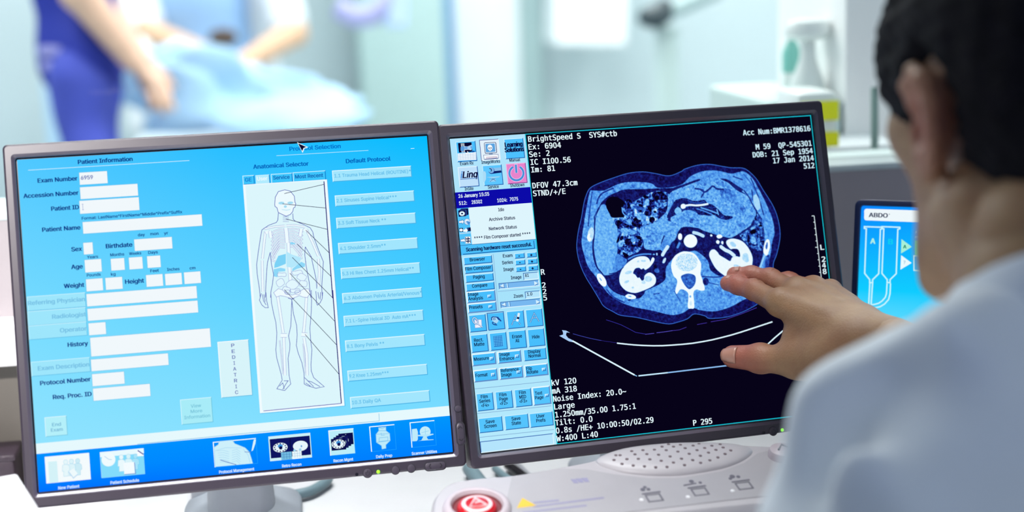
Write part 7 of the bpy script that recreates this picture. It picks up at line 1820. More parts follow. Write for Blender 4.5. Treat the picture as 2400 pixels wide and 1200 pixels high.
# ------------------------------------------------------------------ materials of the place
M_bezel = mat('bezel_plastic', '2d2632', 0.36, noise=0.04, scale=60, bump=0.03, bscale=2600)
M_lip = mat('lip_plastic', '4a4350', 0.24, noise=0.03)
M_lip.node_tree.nodes['Principled BSDF'].inputs['Specular IOR Level'].default_value = 0.9
M_black = mat('black_gloss', '0b0814', 0.25, noise=0.02)
M_housing = mat('housing_plastic', '4c4550', 0.5, noise=0.05, bump=0.1, bscale=700)
M_button = mat('button_plastic', '352e3b', 0.4, noise=0.04)
M_mark = mat('dark_print', '1c1824', 0.5, noise=0.02)
M_led = mat('green_lamp', '7ee020', 0.25, emit='74d40a', strength=1.3, noise=0.02)
M_stand = mat('stand_plastic', 'aab2bb', 0.35, noise=0.05)
M_desk = mat('desk_laminate', 'e9eaec', 0.38, noise=0.02, scale=12)
M_panel = mat('wall_panel_paint', 'a7a0a3', 0.6, noise=0.03, scale=6, bump=0.1, bscale=300)
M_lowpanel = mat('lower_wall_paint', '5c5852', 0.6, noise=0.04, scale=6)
M_trunk = mat('trunking_plastic', 'f4f4f6', 0.4, noise=0.02)
M_sill = mat('sill_paint', 'c6d4d4', 0.5, noise=0.02)
M_exwall = mat('exam_wall_paint', 'becdd2', 0.7, noise=0.02, scale=3)
M_exwhite = mat('exam_white_panel', 'eef3f6', 0.5, noise=0.02, scale=3)
M_exblue = mat('exam_blue_jamb', '6f9fcb', 0.5, noise=0.03)
M_exgrey = mat('exam_grey_trim', 'a3babc', 0.5, noise=0.03)
M_floor = mat('floor_vinyl', 'b9c6c8', 0.35, noise=0.05, scale=5)
M_ceil = mat('ceiling_tile', 'e9eeee', 0.8, noise=0.02)
M_ctrlwall = mat('control_wall_paint', '9aa0a6', 0.8, noise=0.03)
M_screen = screen_mat('display_picture')
M_console = mat('console_shell', 'b0acb0', 0.42, noise=0.03, scale=30)
M_console_top = mat('console_face', 'a3a0a4', 0.45, noise=0.03, scale=30)
M_hole = mat('speaker_hole_dark', '685a60', 0.7, noise=0.03)
M_red = mat('red_button_plastic', 'b8101c', 0.25, noise=0.06, coat=0.5)
M_redmark = mat('white_print_on_red', 'e8cdd0', 0.4, noise=0.02)
M_ring = mat('button_ring_plastic', 'b9aeb4', 0.35, noise=0.03)
M_print = mat('grey_violet_print', '5c5a66', 0.5, noise=0.03)
M_print2 = mat('pale_violet_print', '8c8aa6', 0.5, noise=0.03)
M_yellow = mat('yellow_print', 'd8b030', 0.5, noise=0.03)
M_paper = mat('white_paper', 'f2f2f4', 0.6, noise=0.02)
M_darkbox = mat('dark_textured_plastic', '2a1d2a', 0.45, noise=0.2, scale=260, bump=0.4, bscale=420)
M_greybox = mat('grey_metal_box', 'a7a3a4', 0.4, noise=0.03)
M_cable_teal = mat('teal_cable', '7f9aa2', 0.4, noise=0.03)
M_cable_black = mat('black_cable', '14121a', 0.4, noise=0.03)
M_cable_silver = mat('silver_cable', 'c9ccd2', 0.3, metal=0.4, noise=0.03)
M_inj = mat('injector_housing', '1c2850', 0.35, noise=0.04)
M_glass = bpy.data.materials.new('window_glass')
M_glass.use_nodes = True
_nt = M_glass.node_tree
_nt.nodes.clear()
_o = _nt.nodes.new('ShaderNodeOutputMaterial')
_t = _nt.nodes.new('ShaderNodeBsdfTransparent')
_t.inputs[0].default_value = (0.97, 0.99, 0.985, 1)
_g = _nt.nodes.new('ShaderNodeBsdfGlossy')
_g.inputs['Roughness'].default_value = 0.02
_fr = _nt.nodes.new('ShaderNodeFresnel')
_fr.inputs['IOR'].default_value = 1.2
_mx = _nt.nodes.new('ShaderNodeMixShader')
_nt.links.new(_fr.outputs[0], _mx.inputs[0])
_nt.links.new(_t.outputs[0], _mx.inputs[1])
_nt.links.new(_g.outputs[0], _mx.inputs[2])
_nt.links.new(_mx.outputs[0], _o.inputs[0])

# ------------------------------------------------------------------ the setting
def struct(name, mb, m, parent=None):
    return tag(mb.build(name, m, parent), kind='structure')


WY = 1.70          # front face of the window wall
SILL = 1.004
DESK = 0.70
struct('floor', MB().box((0.6, 2.6, -0.05), (8.2, 8.6, 0.1)), M_floor)
struct('ceiling', MB().box((0.6, 2.6, 2.75), (8.2, 8.6, 0.1)), M_ceil)
struct('wall_window', MB().box((0.6, WY + 0.06, SILL / 2 - 0.004), (8.2, 0.12, SILL - 0.008)), M_panel)
struct('wall_window_top', MB().box((0.6, WY + 0.06, 2.4), (8.2, 0.12, 0.6)), M_ctrlwall)
struct('trim_1', MB().box((0.6, WY + 0.06, SILL - 0.004), (8.2, 0.122, 0.008), 0.002), M_sill)
wf = empty('window_1', (0.6, WY + 0.06, SILL))
tag(wf, kind='structure')
MB().box((0, 0.0, 0.55), (8.0, 0.008, 1.1)).build('glass_pane', M_glass, wf)
struct('wall_back', MB().box((0.6, 6.85, 1.35), (8.2, 0.1, 2.7)), M_exwall)
struct('wall_left', MB().box((-3.45, 2.6, 1.35), (0.1, 8.6, 2.7)), M_exwall)
struct('wall_right', MB().box((4.65, 2.6, 1.35), (0.1, 8.6, 2.7)), M_exwall)
# trunking along the wall above the desk, and the darker wall strip under it
tz, th = (0.8666, 0.0472)
struct('trim_2', MB().box((-1.6, WY - 0.02, tz), (2.9, 0.04, th), 0.004), M_trunk)
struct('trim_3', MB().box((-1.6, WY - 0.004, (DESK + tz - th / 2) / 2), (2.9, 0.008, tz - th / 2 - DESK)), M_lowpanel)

desk = tag(empty('desk', (0.1, 1.35, 0)), 'white laminate desk carrying the two monitors and the control console', 'desk')
MB().box((0, 0, DESK - 0.015), (3.2, 0.68, 0.03), 0.003).build('desktop', M_desk, desk)
for lx in (-1.5, 1.5):
    MB().box((lx, 0, (DESK - 0.03) / 2), (0.04, 0.6, DESK - 0.03), 0.003).build('side_panel', M_desk, desk)


# ------------------------------------------------------------------ monitors
def rect_ring(w, h, r, z):
    return [(x, y, z) for x, y in rrect(w, h, r, 5)]


def chevron(mb, cx, cy, s, ang, w=0.0009, z=0.0066):
    a = Matrix.Rotation(ang, 4, 'Z')
    pts = [a @ Vector(p) for p in ((-s * .45, s, 0), (s * .45, 0, 0), (-s * .45, -s, 0))]
    mb.tube([(cx + p.x, cy + p.y, z) for p in pts], w * .5, 6)


def make_monitor(name, label, loc, yaw, tilt, ui, ct, neck_x):
    root = empty(name, loc)
    tag(root, label, 'monitor', 'flat monitors side by side on the desk')
    root.matrix_world = Matrix.Translation(loc) @ Matrix.Rotation(yaw, 4, 'Z') @ Matrix.Rotation(PI / 2 - tilt, 4, 'X')
    W, H = 0.1998, 0.1644
    b = MB()
    b.rings([rect_ring(W - .004, H - .004, .004, -.020), rect_ring(W, H, .0045, -.017), rect_ring(W, H, .0045, .0035), rect_ring(W - .0005, H - .0005, .004, .0050), rect_ring(W - .002, H - .002, .003, .0060),
             rect_ring(.1928, .1551, .0035, .0060)], False, False)
    b.build('bezel', M_bezel, root, True).data.set_sharp_from_angle(angle=R(12))
    b = MB()
    b.rings([rect_ring(.1928, .1551, .0035, .0060), rect_ring(.1925, .1548, .003, .0058), rect_ring(.1900, .1524, .0024, .0034), rect_ring(.1896, .1520, .0022, .0028), rect_ring(.1896, .1520, .0022, -.002)], False, False)
    b.build('inner_lip', M_lip, root, True)
    b = MB()
    b.rings([rect_ring(.190, .1525, .002, -.0035), rect_ring(.190, .1525, .002, -.0006)])
    b.build('display_glass', M_black, root)
    p = Picture(.3763, .3011, 1280, 1024)
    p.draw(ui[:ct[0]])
    if ct[1]: ct_picture(p, ct[1])
    p.draw(ui[ct[0]:])
    p.build('screen', M_screen, root)
    b = MB()
    b.rings([rect_ring(W - .006, H - .006, .01, -.0195), rect_ring(W - .010, H - .010, .012, -.030), rect_ring(.13, .11, .02, -.046), rect_ring(.10, .085, .02, -.055)])
    b.build('back_housing', M_housing, root, True)
    # controls along the lower bezel
    def round_button(nm, x, y, r, mark=None):
        bb = MB().lathe([(r * 1.12, .0058), (r * 1.12, .00615), (r, .0062), (r, .0070), (r * .9, .0076), (r * .5, .0078)], 28, Matrix.Translation((x, y, 0)))
        o = bb.build(nm, M_button, root, True)
        gr = MB()
        n = 36
        gr.rings([[(x + q * math.cos(2 * PI * j / n), y + q * math.sin(2 * PI * j / n), .00635) for j in range(n)] for q in (r * 1.16, r * 1.02)], False, False)
        gr.build('button_gap', M_mark, o)
        if mark:
            mk = MB()
            mk.tube([(x + r * .45 * math.sin(R(t)), y + r * .45 * math.cos(R(t)) - r * .05, .0079) for t in range(35, 330, 15)], .00035, 6)
            mk.tube([(x, y + r * .6, .0079), (x, y, .0079)], .00035, 6)
            mk.build('power_mark', M_mark, o)
    def rocker(x, y, hw, hh):
        o = MB().rings([[(x + a, y + c, z) for a, c in rrect(hw * s, hh * s2, min(hw * s, hh * s2) * .98, 8)] for s, s2, z in ((1, 1, .0058), (1, 1, .0068), (.97, .9, .0074), (.9, .7, .0076))]).build('rocker_button', M_button, root, True)
        g = MB()
        g.rings([[(x + a, y + c, .00635) for a, c in rrect(hw + q, hh + q, min(hw, hh) + q, 8)] for q in (.0012, .0001)], False, False)
        g.build('button_gap', M_mark, o)
        mk = MB()
        if hw > hh:
            chevron(mk, x + hw - .0045, y, .0021, 0, z=.0079)
            chevron(mk, x - hw + .0045, y, .0021, PI, z=.0079)
        else:
            chevron(mk, x, y + hh - .0045, .0021, PI / 2, z=.0079)
            chevron(mk, x, y - hh + .0045, .0021, -PI / 2, z=.0079)
        mk.build('arrow_mark', M_mark, o)
    for nm, x, y, r, mk in [('power_button', 0.1061, -0.1618, 0.0041, 1), ('menu_button', 0.1321, -0.1618, 0.0037, 0), ('menu_button', 0.147, -0.1615, 0.0037, 0), ('menu_button', 0.1955, -0.1103, 0.0033, 0)]:
        round_button(nm, x, y, r, mk)
    for q in [(0.1697, -0.1613, 0.0098, 0.0035), (0.196, -0.1337, 0.0034, 0.0102)]:
        rocker(*q)
    x, y = (0.1161, -0.1618)
    MB().lathe([(.0017, .0055), (.0017, .0064), (.0013, .0074), (.0004, .0079)], 16, Matrix.Translation((x, y, 0))).build('power_light', M_led, root, True)
    x, y = (0.0961, -0.1622)
    MB().lathe([(.0016, .0055), (.0016, .0064), (.0004, .0065)], 16, Matrix.Translation((x, y, 0))).build('sensor_dot', M_black, root, True)
    # the stand, upright in the room
    inv = root.matrix_world.inverted()
    back = root.matrix_world @ Vector((neck_x, -.03, -.055))
    bx, by = back.x, back.y + .045
    s = MB()
    e = []
    for z, hw, hd in ((DESK + .018, .034, .026), (DESK + .05, .032, .024), (DESK + .12, .031, .021), (back.z + .03, .030, .018)):
        e.append([(bx + a, by + c, z) for a, c in rrect(hw, hd, min(hw, hd) * .8, 8)])
    s.rings(e, True, True, inv)
    s.box((bx, by - .03, back.z), (.05, .05, .05), .004, inv)
    s.build('stand_neck', M_stand, root, True)
    s = MB()
    s.rings([[(bx + a, by + .02 + c, z) for a, c in rrect(.060 * q, .062 * q, .035 * q, 8)] for q, z in ((1, DESK + .001), (1, DESK + .008), (.95, DESK + .013), (.75, DESK + .019), (.6, DESK + .024))], True, True, inv)
    s.build('stand_base', M_stand, root, True)
    return root


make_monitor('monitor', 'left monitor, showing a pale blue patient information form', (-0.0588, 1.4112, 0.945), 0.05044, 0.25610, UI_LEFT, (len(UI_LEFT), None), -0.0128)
make_monitor('monitor', 'right monitor, showing a grey-blue body scan slice on black', (0.3406, 1.4425, 0.941), 0.10644, 0.26677, UI_RIGHT, (1, CT_SHAPES), .0)

# ------------------------------------------------------------------ injector touch screen beside the right monitor
inj = tag(empty('touch_screen'), 'small touch screen with cyan syringe display beside the man', 'touch screen')
inj.matrix_world = Matrix([[0.86531, 0.085772, -0.493844, 0.661035], [-0.501163, 0.131108, -0.855363, 1.41825], [-0.008619, 0.987651, 0.156434, 0.906933], [0.0, 0.0, 0.0, 1.0]])
_hw, _hh = .118, .092
b = MB()
b.rings([rect_ring(_hw - .004, _hh - .004, .006, -.030), rect_ring(_hw, _hh, .007, -.026), rect_ring(_hw, _hh, .007, .0020), rect_ring(_hw - .0012, _hh - .0012, .006, .0030), rect_ring(_hw - .0055, _hh - .0055, .003, .0030), rect_ring(_hw - .0062, _hh - .0062, .003, .0)], True, True)
b.build('housing', M_inj, inj, True)
p = Picture((_hw - .0062) * 2, (_hh - .0062) * 2, 1000, 770)
p.draw(UI_INJECTOR)
p.build('screen', M_screen, inj).location = (0, 0, .0003)
_inv = inj.matrix_world.inverted()
_bk = inj.matrix_world @ Vector((0, -.04, -.028))
s = MB()
s.tube([tuple(_bk), (_bk.x + .02, _bk.y + .05, _bk.z - .05), (_bk.x + .03, _bk.y + .07, DESK + .02)], .014, 12, _inv)
s.rings([[(_bk.x + .03 + a, _bk.y + .06 + c, z) for a, c in rrect(.07 * q, .055 * q, .02 * q, 6)] for q, z in ((1, DESK + .001), (1, DESK + .012), (.9, DESK + .018))], True, True, _inv)
s.build('stand', M_stand, inj, True)

# ------------------------------------------------------------------ scan control console
con = tag(empty('control_console'), 'pale grey scan control console with red stop button before right monitor', 'control console')
con.matrix_world = Matrix([[0.996195, -0.085251, 0.018121, 0.356402], [0.087156, 0.974425, -0.207121, 1.315], [0.0, 0.207912, 0.978148, 0.805892], [0.0, 0.0, 0.0, 1.0]])
_inv = con.matrix_world.inverted()
outl = [tuple(q[:2]) for q in spline([(a, c, 0) for a, c in [(-0.2661, -0.0532), (-0.2581, -0.0269), (-0.2417, -0.0087), (-0.2177, -0.0043), (-0.1831, -0.0059), (-0.1427, -0.0018), (-0.1051, 0.0039), (-0.0725, 0.0174), (-0.0351, 0.0181), (0.0044, 0.012), (0.042, 0.0), (0.0793, -0.0116), (0.1209, -0.0231), (0.1547, -0.0417), (0.1485, -0.0715), (0.1245, -0.1036), (0.0594, -0.1051), (-0.0181, -0.1022), (-0.0943, -0.1006), (-0.1884, -0.104), (-0.2519, -0.1127), (-0.2739, -0.0982)]], 5, True)]
# shell: rounded slab on a body that reaches the desk
def scaled(poly, k):
    """outline pulled inward by k"""
    n = len(poly)
    out = []
    for i in range(n):
        a, c = Vector(poly[i - 1]), Vector(poly[(i + 1) % n])
        t = (c - a).normalized()
        out.append((poly[i][0] + t.y * k * _sg, poly[i][1] - t.x * k * _sg))
    return out
_ar = sum(outl[i - 1][0] * outl[i][1] - outl[i][0] * outl[i - 1][1] for i in range(len(outl)))
_sg = -1 if _ar > 0 else 1
b = MB()
b.rings([[(x, y, z) for x, y in scaled(outl, k)] for k, z in ((.010, -.050), (.003, -.03), (0, -.012), (.0012, -.004), (.004, -.0006), (.008, 0))], True, True)
b.build('shell', M_console, con, True)
_cw = [con.matrix_world @ Vector((x, y, -.045)) for x, y in scaled(outl, .02)]
MB().rings([[(v.x, v.y, DESK + .001) for v in _cw], [tuple(v) for v in _cw]], True, True, _inv).build('pedestal', M_console, con)
face = [tuple(q[:2]) for q in [(-0.1846, -0.0123), (-0.1405, -0.0084), (-0.1164, -0.0144), (-0.0947, -0.0282), (-0.0671, -0.041), (-0.0372, -0.0468), (0.0, -0.0437), (0.0263, -0.0341), (0.044, -0.0207), (0.0601, -0.0171), (0.0951, -0.0239), (0.1418, -0.042), (0.1236, -0.0887), (0.0651, -0.092), (-0.0136, -0.0905), (-0.0985, -0.0901), (-0.1859, -0.0939), (-0.206, -0.0935), (-0.2003, -0.0538)]]
MB().prism(face, -.001, .0006).build('face_panel', M_console_top, con)
# domed loudspeaker with its holes
dome = [tuple(q[:2]) for q in spline([(a, c, 0) for a, c in [(-0.1049, -0.0023), (-0.0787, 0.0108), (-0.0372, 0.0121), (0.0022, 0.006), (0.032, -0.0037), (0.0419, -0.0155), (0.0268, -0.0295), (0.002, -0.0388), (-0.0355, -0.0419), (-0.0655, -0.0361), (-0.0911, -0.023)]], 5, True)]
_dc = Vector((sum(x for x, y in dome) / len(dome), sum(y for x, y in dome) / len(dome)))
DH = .007
dprof = ((1, -.001), (.985, .0015), (.93, .0034), (.8, .0050), (.6, .0060), (.35, .0067), (.1, .0070))
b = MB()
b.rings([[(_dc.x + (x - _dc.x) * k, _dc.y + (y - _dc.y) * k, z) for x, y in dome] for k, z in dprof])
b.build('speaker_dome', M_console, con, True)
hl = MB()
for u, v in [(-0.0899, -0.0108), (-0.0848, -0.0185), (-0.076, -0.0239), (-0.0668, -0.0279), (-0.0575, -0.0316), (-0.0476, -0.0335), (-0.04, -0.0289), (-0.0313, -0.0342), (-0.0217, -0.0286), (-0.0158, -0.0333), (-0.0062, -0.0311), (0.0026, -0.0281), (0.0111, -0.0236), (0.0186, -0.0185), (-0.0693, -0.0078), (-0.0786, -0.0133), (-0.0687, -0.016), (-0.059, -0.0193), (-0.0498, -0.0239), (-0.0861, -0.0041), (-0.0589, -0.0103), (-0.049, -0.014), (-0.0398, -0.0192), (-0.031, -0.0248), (-0.0825, -0.0052), (-0.0599, -0.0022), (-0.0496, -0.0042), (-0.0396, -0.0078), (-0.0302, -0.0128), (-0.0214, -0.0185), (-0.0125, -0.0234), (-0.0033, -0.0196), (0.0051, -0.0161), (0.0133, -0.0129), (-0.0409, 0.0), (-0.0308, -0.0026), (-0.0215, -0.0079), (-0.0122, -0.0138), (-0.0039, -0.0112), (0.0043, -0.0079), (0.0131, -0.006), (-0.0125, -0.0043), (-0.0702, -0.0011), (-0.0232, 0.0), (-0.0333, 0.0039), (-0.0057, -0.0013)]:
    # height of the dome here
    ang = math.atan2(v - _dc.y, u - _dc.x)
    best = min(dome, key=lambda q: abs(math.atan2(q[1] - _dc.y, q[0] - _dc.x) - ang))
    k = math.hypot(u - _dc.x, v - _dc.y) / max(1e-6, math.hypot(best[0] - _dc.x, best[1] - _dc.y))
    zz = .0
    for (k1, z1), (k0, z0) in zip(dprof, dprof[1:]):
        if k0 <= k <= k1: zz = z0 + (z1 - z0) * (k - k0) / (k1 - k0)
    if k < .1: zz = .0070
    hl.lathe([(.00155, zz - .002), (.00155, zz + .00035), (.001, zz + .0004)], 12, Matrix.Translation((u, v, 0)))
hl.build('speaker_holes', M_hole, con)
# stop button in its recessed ring
bx, by = (-0.2263, -0.0578)
T_ = Matrix.Translation((bx, by, 0))
MB().lathe([(.0300, -.001), (.0292, .003), (.0275, .0056), (.0252, .0066), (.0230, .0060), (.0215, .0035), (.0208, .0006)], 40, T_, False).build('button_ring', M_ring, con, True)
MB().lathe([(.0215, .0002), (.0214, .0028), (.0205, .0012), (.0172, .0008)], 40, T_, False).build('button_well', mat('shaded_red_well', '6e2a30', .4, noise=.04), con, True)  # shade of the recess put into the well's dark red
rb_ = MB().lathe([(.0172, .0005), (.0171, .0026), (.0163, .0044), (.0145, .0054), (.010, .0063), (.004, .0067)], 40, T_).build('stop_button', M_red, con, True)
mk = MB()
for r0, r1, z in ((.0100, .0132, .0076),):
    n = 36
    mk.rings([[(q * math.cos(2 * PI * j / n), q * math.sin(2 * PI * j / n), .0070 - 7.0 * q * q) for j in range(n)] for q in (r0, r1)], False, False, T_)
tri = [(.0085 * math.cos(R(90 + 120 * k)), .0085 * math.sin(R(90 + 120 * k)) - .001, .0066) for k in range(3)]
mk.tube([tri[0], tri[1], tri[2], tri[0]], .0010, 6, T_)
mk.tube([(-.002, .0, .0069), (.0035, .001, .0069)], .0008, 6, T_)
mk.build('triangle_mark', M_redmark, rb_)
# printed symbols, small and without readable writing
def icon(cx, cy, kind):
    pr = MB()
    z0, z1 = .0006, .00085
    def ring(x0, y0, x1, y1, w):
        for a in ((x0, y0, x1, y0 + w), (x0, y1 - w, x1, y1), (x0, y0, x0 + w, y1), (x1 - w, y0, x1, y1)):
            pr.prism([(cx + a[0], cy + a[1]), (cx + a[2], cy + a[1]), (cx + a[2], cy + a[3]), (cx + a[0], cy + a[3])], z0, z1)
    def disc(x, y, r):
        pr.prism([(cx + x + r * math.cos(k * PI / 6), cy + y + r * 1.2 * math.sin(k * PI / 6)) for k in range(12)], z0, z1)
    ring(-.0065, -.012, .0075, .000, .0014)
    pr.prism([(cx - .008, cy + .001), (cx + .009, cy + .0015), (cx + .009, cy + .0035), (cx - .008, cy + .003)], z0, z1)
    if kind == 0:
        disc(-.005, .009, .0022); disc(.000, .0085, .0018); disc(-.002, .0125, .0016)
    elif kind == 1:
        disc(-.001, .012, .0022); disc(.006, .0085, .0015)
        pr.prism([(cx - .010, cy + .006), (cx + .002, cy + .0075), (cx + .002, cy + .009), (cx - .010, cy + .008)], z0, z1)
    else:
        disc(-.004, .011, .0024); disc(.001, .0095, .0018); disc(-.007, .008, .0016)
    pr.build('printed_symbol', M_print, con)
for i, (u, v) in enumerate([(-0.0731, -0.0675), (-0.0308, -0.0666), (0.0107, -0.0654)]): icon(u, v, i)
pr = MB()
for x0, y0, x1, y1 in [(-0.177, -0.0589, -0.1544, -0.0596), (-0.1785, -0.0649, -0.1153, -0.0639), (-0.1897, -0.0721, -0.1333, -0.0727)]:
    pr.prism([(x0, y0 - .0012), (x1, y1 - .0012), (x1, y1 + .0012), (x0, y0 + .0012)], .0006, .0008)
u, v = (-0.1282, -0.0321)
for k in range(3): pr.prism([(u - .006 + .005 * k, v - .003), (u - .002 + .005 * k, v - .004), (u - .002 + .005 * k, v + .003), (u - .007 + .005 * k, v + .004)], .0006, .0008)
pr.build('printed_lines', M_print2, con)
u, v = (-0.1843, -0.058)
MB().prism([(u - .0085, v - .006), (u + .0085, v - .006), (u, v + .0085)], .0006, .0009).build('warning_triangle', M_yellow, con)
for u, v in [(-0.0846, -0.0742), (-0.0436, -0.0783), (-0.0019, -0.0773)]: MB().lathe([(.0018, 0), (.0018, .001), (.0008, .0016)], 12, Matrix.Translation((u, v, 0))).build('indicator_light', M_paper, con)
u, v = (0.0648, -0.03)
kb = MB().lathe([(.0135, -.001), (.0135, .004), (.012, .0075), (.007, .009), (.002, .0093)], 28, Matrix.Translation((u, v, 0))).build('dial_button', M_ring, con, True)
MB().tube([(u - .006, v - .003, .0095), (u, v + .005, .0096), (u + .006, v - .003, .0095)], .001, 6).build('dial_mark', M_print, kb)

# ------------------------------------------------------------------ small things on the desk
st = tag(empty('paper_stack', (-0.2969, 1.1073, 0.701)), 'stack of white sheets at the left front of the desk', 'paper')
for k in range(17):
    z0 = .0085 * k
    MB().box((0, 0, z0 + .004), (.21 + .003 * math.sin(k * 2.3), .297 + .003 * math.cos(k * 1.7), .0078), .002).build('sheet_bundle', M_paper, st).rotation_euler = (0, 0, .012 * math.sin(k * 1.9))
st.rotation_euler = (0, 0, 0.3386)
x, y, z = (-0.3756, 1.656, 0.0537)
db = tag(empty('black_box', (x, y, DESK + .001)), 'dark textured plastic box by the wall left of the left monitor', 'box')
MB().box((0, 0, z / 2 - .003), (.12, .05, z - .006), .004).build('body', M_darkbox, db, True)
MB().box((0, 0, z - .004), (.125, .054, .008), .003).build('lid', M_darkbox, db, True)
x, y, z = (-0.2019, 1.6817, 0.73)
gb = tag(empty('metal_box', (x, y, DESK + .001)), 'flat grey metal box on the desk behind the left monitor', 'box')
MB().box((0, 0, .019), (.150, .10, .030), .003).build('case', M_greybox, gb, True)
for sx in (-1, 1):
    for sy in (-1, 1):
        MB().lathe([(.008, 0), (.008, .005)], 12, Matrix.Translation((sx * .06, sy * .035, 0))).build('foot', M_mark, gb)
x, y, z = (-0.1181, 1.5835, 0.73)
wb = tag(empty('power_adapter', (x, y, DESK + .001)), 'small white block on the desk beside the left monitor stand', 'adapter')
MB().box((0, 0, .016), (.020, .05, .032), .003).build('body', M_paper, wb, True)
def cable(label, pts, r, m, flat=1.0):
    o = MB().tube([tuple(q) for q in spline(pts, 6)], r, 10, None, flat).build('cable', m, None, True)
    tag(o, label, 'cable')
cable('teal grey cable curling on the desk under the left monitor', [(-0.0437, 1.5491, 0.708), (-0.0215, 1.5595, 0.708), (-0.0034, 1.5685, 0.708), (0.0131, 1.5948, 0.708), (0.0158, 1.6083, 0.708)], .0055, M_cable_teal)
cable('flat teal cable below the gap between the monitors', [(0.1836, 1.4826, 0.71), (0.1771, 1.517, 0.71), (0.1722, 1.5567, 0.71), (0.1681, 1.5921, 0.71)], .008, M_cable_teal)
cable('thin teal cable on desk left of the black cable', [(0.22, 1.5043, 0.706), (0.2142, 1.5396, 0.706), (0.2042, 1.5659, 0.706), (0.1968, 1.5967, 0.706)], .004, M_cable_teal)
cable('black cable on the desk under the right monitor', [(0.2312, 1.5119, 0.707), (0.2263, 1.5433, 0.707), (0.2193, 1.5734, 0.707), (0.2118, 1.6017, 0.707)], .005, M_cable_black)
cable('silver cable beside the black cable under the right monitor', [(0.2399, 1.5155, 0.705), (0.2342, 1.5499, 0.705), (0.2287, 1.574, 0.705), (0.2231, 1.6078, 0.705)], .003, M_cable_silver)

# ------------------------------------------------------------------ exam room beyond the glass
def slab(x0, x1, y, z0, z1, th=.04):
    return MB().box(((x0 + x1) / 2, y + th / 2, (z0 + z1) / 2), (x1 - x0, th, z1 - z0), .004)
BY = 6.74
xs = [0.296, 0.664, 0.729, 1.017, 1.116]
struct('door_1', slab(xs[2], xs[3], BY, 0, 2.2), M_exwhite)
struct('trim_4', slab(xs[1], xs[2], BY - .02, 0, 2.25, .06), M_exblue)
struct('trim_5', slab(xs[3], xs[4], BY - .02, 0, 2.25, .06), M_exgrey)
shade_box = tag(slab(xs[0], xs[1] - .02, BY - .42, 0, 2.0, .42).build('wall_shade_box', mat('wall_shade_green_grey', 'a9c3c2', .6, noise=.03), None), 'added green-grey box standing in for shade on the back wall', 'cabinet')  # added box; its darker tone stands in for soft wall shade
wc = tag(empty('wall_cabinet', (1.2678, 6.47, 1.182)), 'bright white cabinet high on the exam room back wall', 'cabinet')
wc.rotation_euler = (0, R(3), 0)
MB().box((0, 0, 0), (.30, .3, .60), .01).build('carcass', M_exwhite, wc)
MB().box((0, -.155, 0), (.29, .012, .59), .003).build('door', M_exwhite, wc)
# pale blue locker behind the nurse
x0, x1 = (-0.904, -0.797)
lk = tag(slab(x0, x1, 5.9, 0, 0.945, .5).build('locker', mat('pale_blue_laminate', 'aed0ea', .5, noise=.03), None), 'pale blue locker behind the person in blue scrubs', 'locker')

# examination table with its cover
tb = tag(empty('examination_table', (-0.149, 4.66, 0)), 'white examination table under the pale blue cover', 'examination table')
MB().box((0, 0, .33), (.42, .6, .62), .06).build('base', M_exwhite, tb, True)
MB().box((0, 0, .67), (.72, .84, .07), .03).build('table_top', M_exwhite, tb, True)
MB().box((0, 0, .72), (.68, .80, .035), .015).build('mattress', mat('mattress_vinyl', 'd3dfe6', .5, noise=.03), tb, True)
M_cover = mat('pale_blue_cover', 'a9cdea', .8, noise=.05, scale=14)
f = Field()
for a, c, ra, rb2 in [((-0.5029, 4.636, 0.9292), (-0.1931, 4.5926, 0.9301), 0.0275, 0.045), ((-0.1931, 4.5926, 0.9301), (0.0768, 4.5467, 0.8894), 0.05, 0.045), ((-0.3571, 4.8806, 0.9696), (-0.0974, 4.8384, 0.9406), 0.0425, 0.0425), ((-0.5088, 4.5809, 0.9065), (-0.3116, 4.5028, 0.9118), 0.03, 0.0425), ((-0.3132, 4.4983, 0.8878), (0.1474, 4.4801, 0.8629), 0.0375, 0.0375), ((-0.4745, 4.7381, 0.9456), (-0.3662, 4.8311, 0.9731), 0.0325, 0.0425), ((-0.0972, 4.7851, 0.9311), (0.0809, 4.6548, 0.9189), 0.0425, 0.0425), ((-0.424, 4.5083, 0.8594), (-0.0738, 4.4559, 0.843), 0.03, 0.0375), ((-0.0738, 4.4559, 0.843), (0.1905, 4.4121, 0.8092), 0.0375, 0.03), ((-0.0524, 4.4445, 0.8001), (0.1893, 4.4087, 0.7912), 0.03, 0.03)]:
    f.cone(a, c, ra, rb2, .06)
lo, hi = ((-0.6288, 4.2887, 0.6712), (0.3105, 5.0006, 1.0931))
cv = skin_object('bed_cover', [nets(f, lo, hi, .011, wobble(.014, 14, 4))], M_cover)
tag(cv, 'rumpled pale blue cover heaped on the examination table', 'cover')
pw = MB()
pil = skin_object('pillow', [nets(Field().ell((-0.4395, 4.5955, 1.0304), (.055, .10, .045), .01), *((-0.5995, 4.4355, 0.8704), (-0.2795, 4.7555, 1.1904)), .008)], M_exwhite)
tag(pil, 'small white pillow by the hand of the person in scrubs', 'pillow')

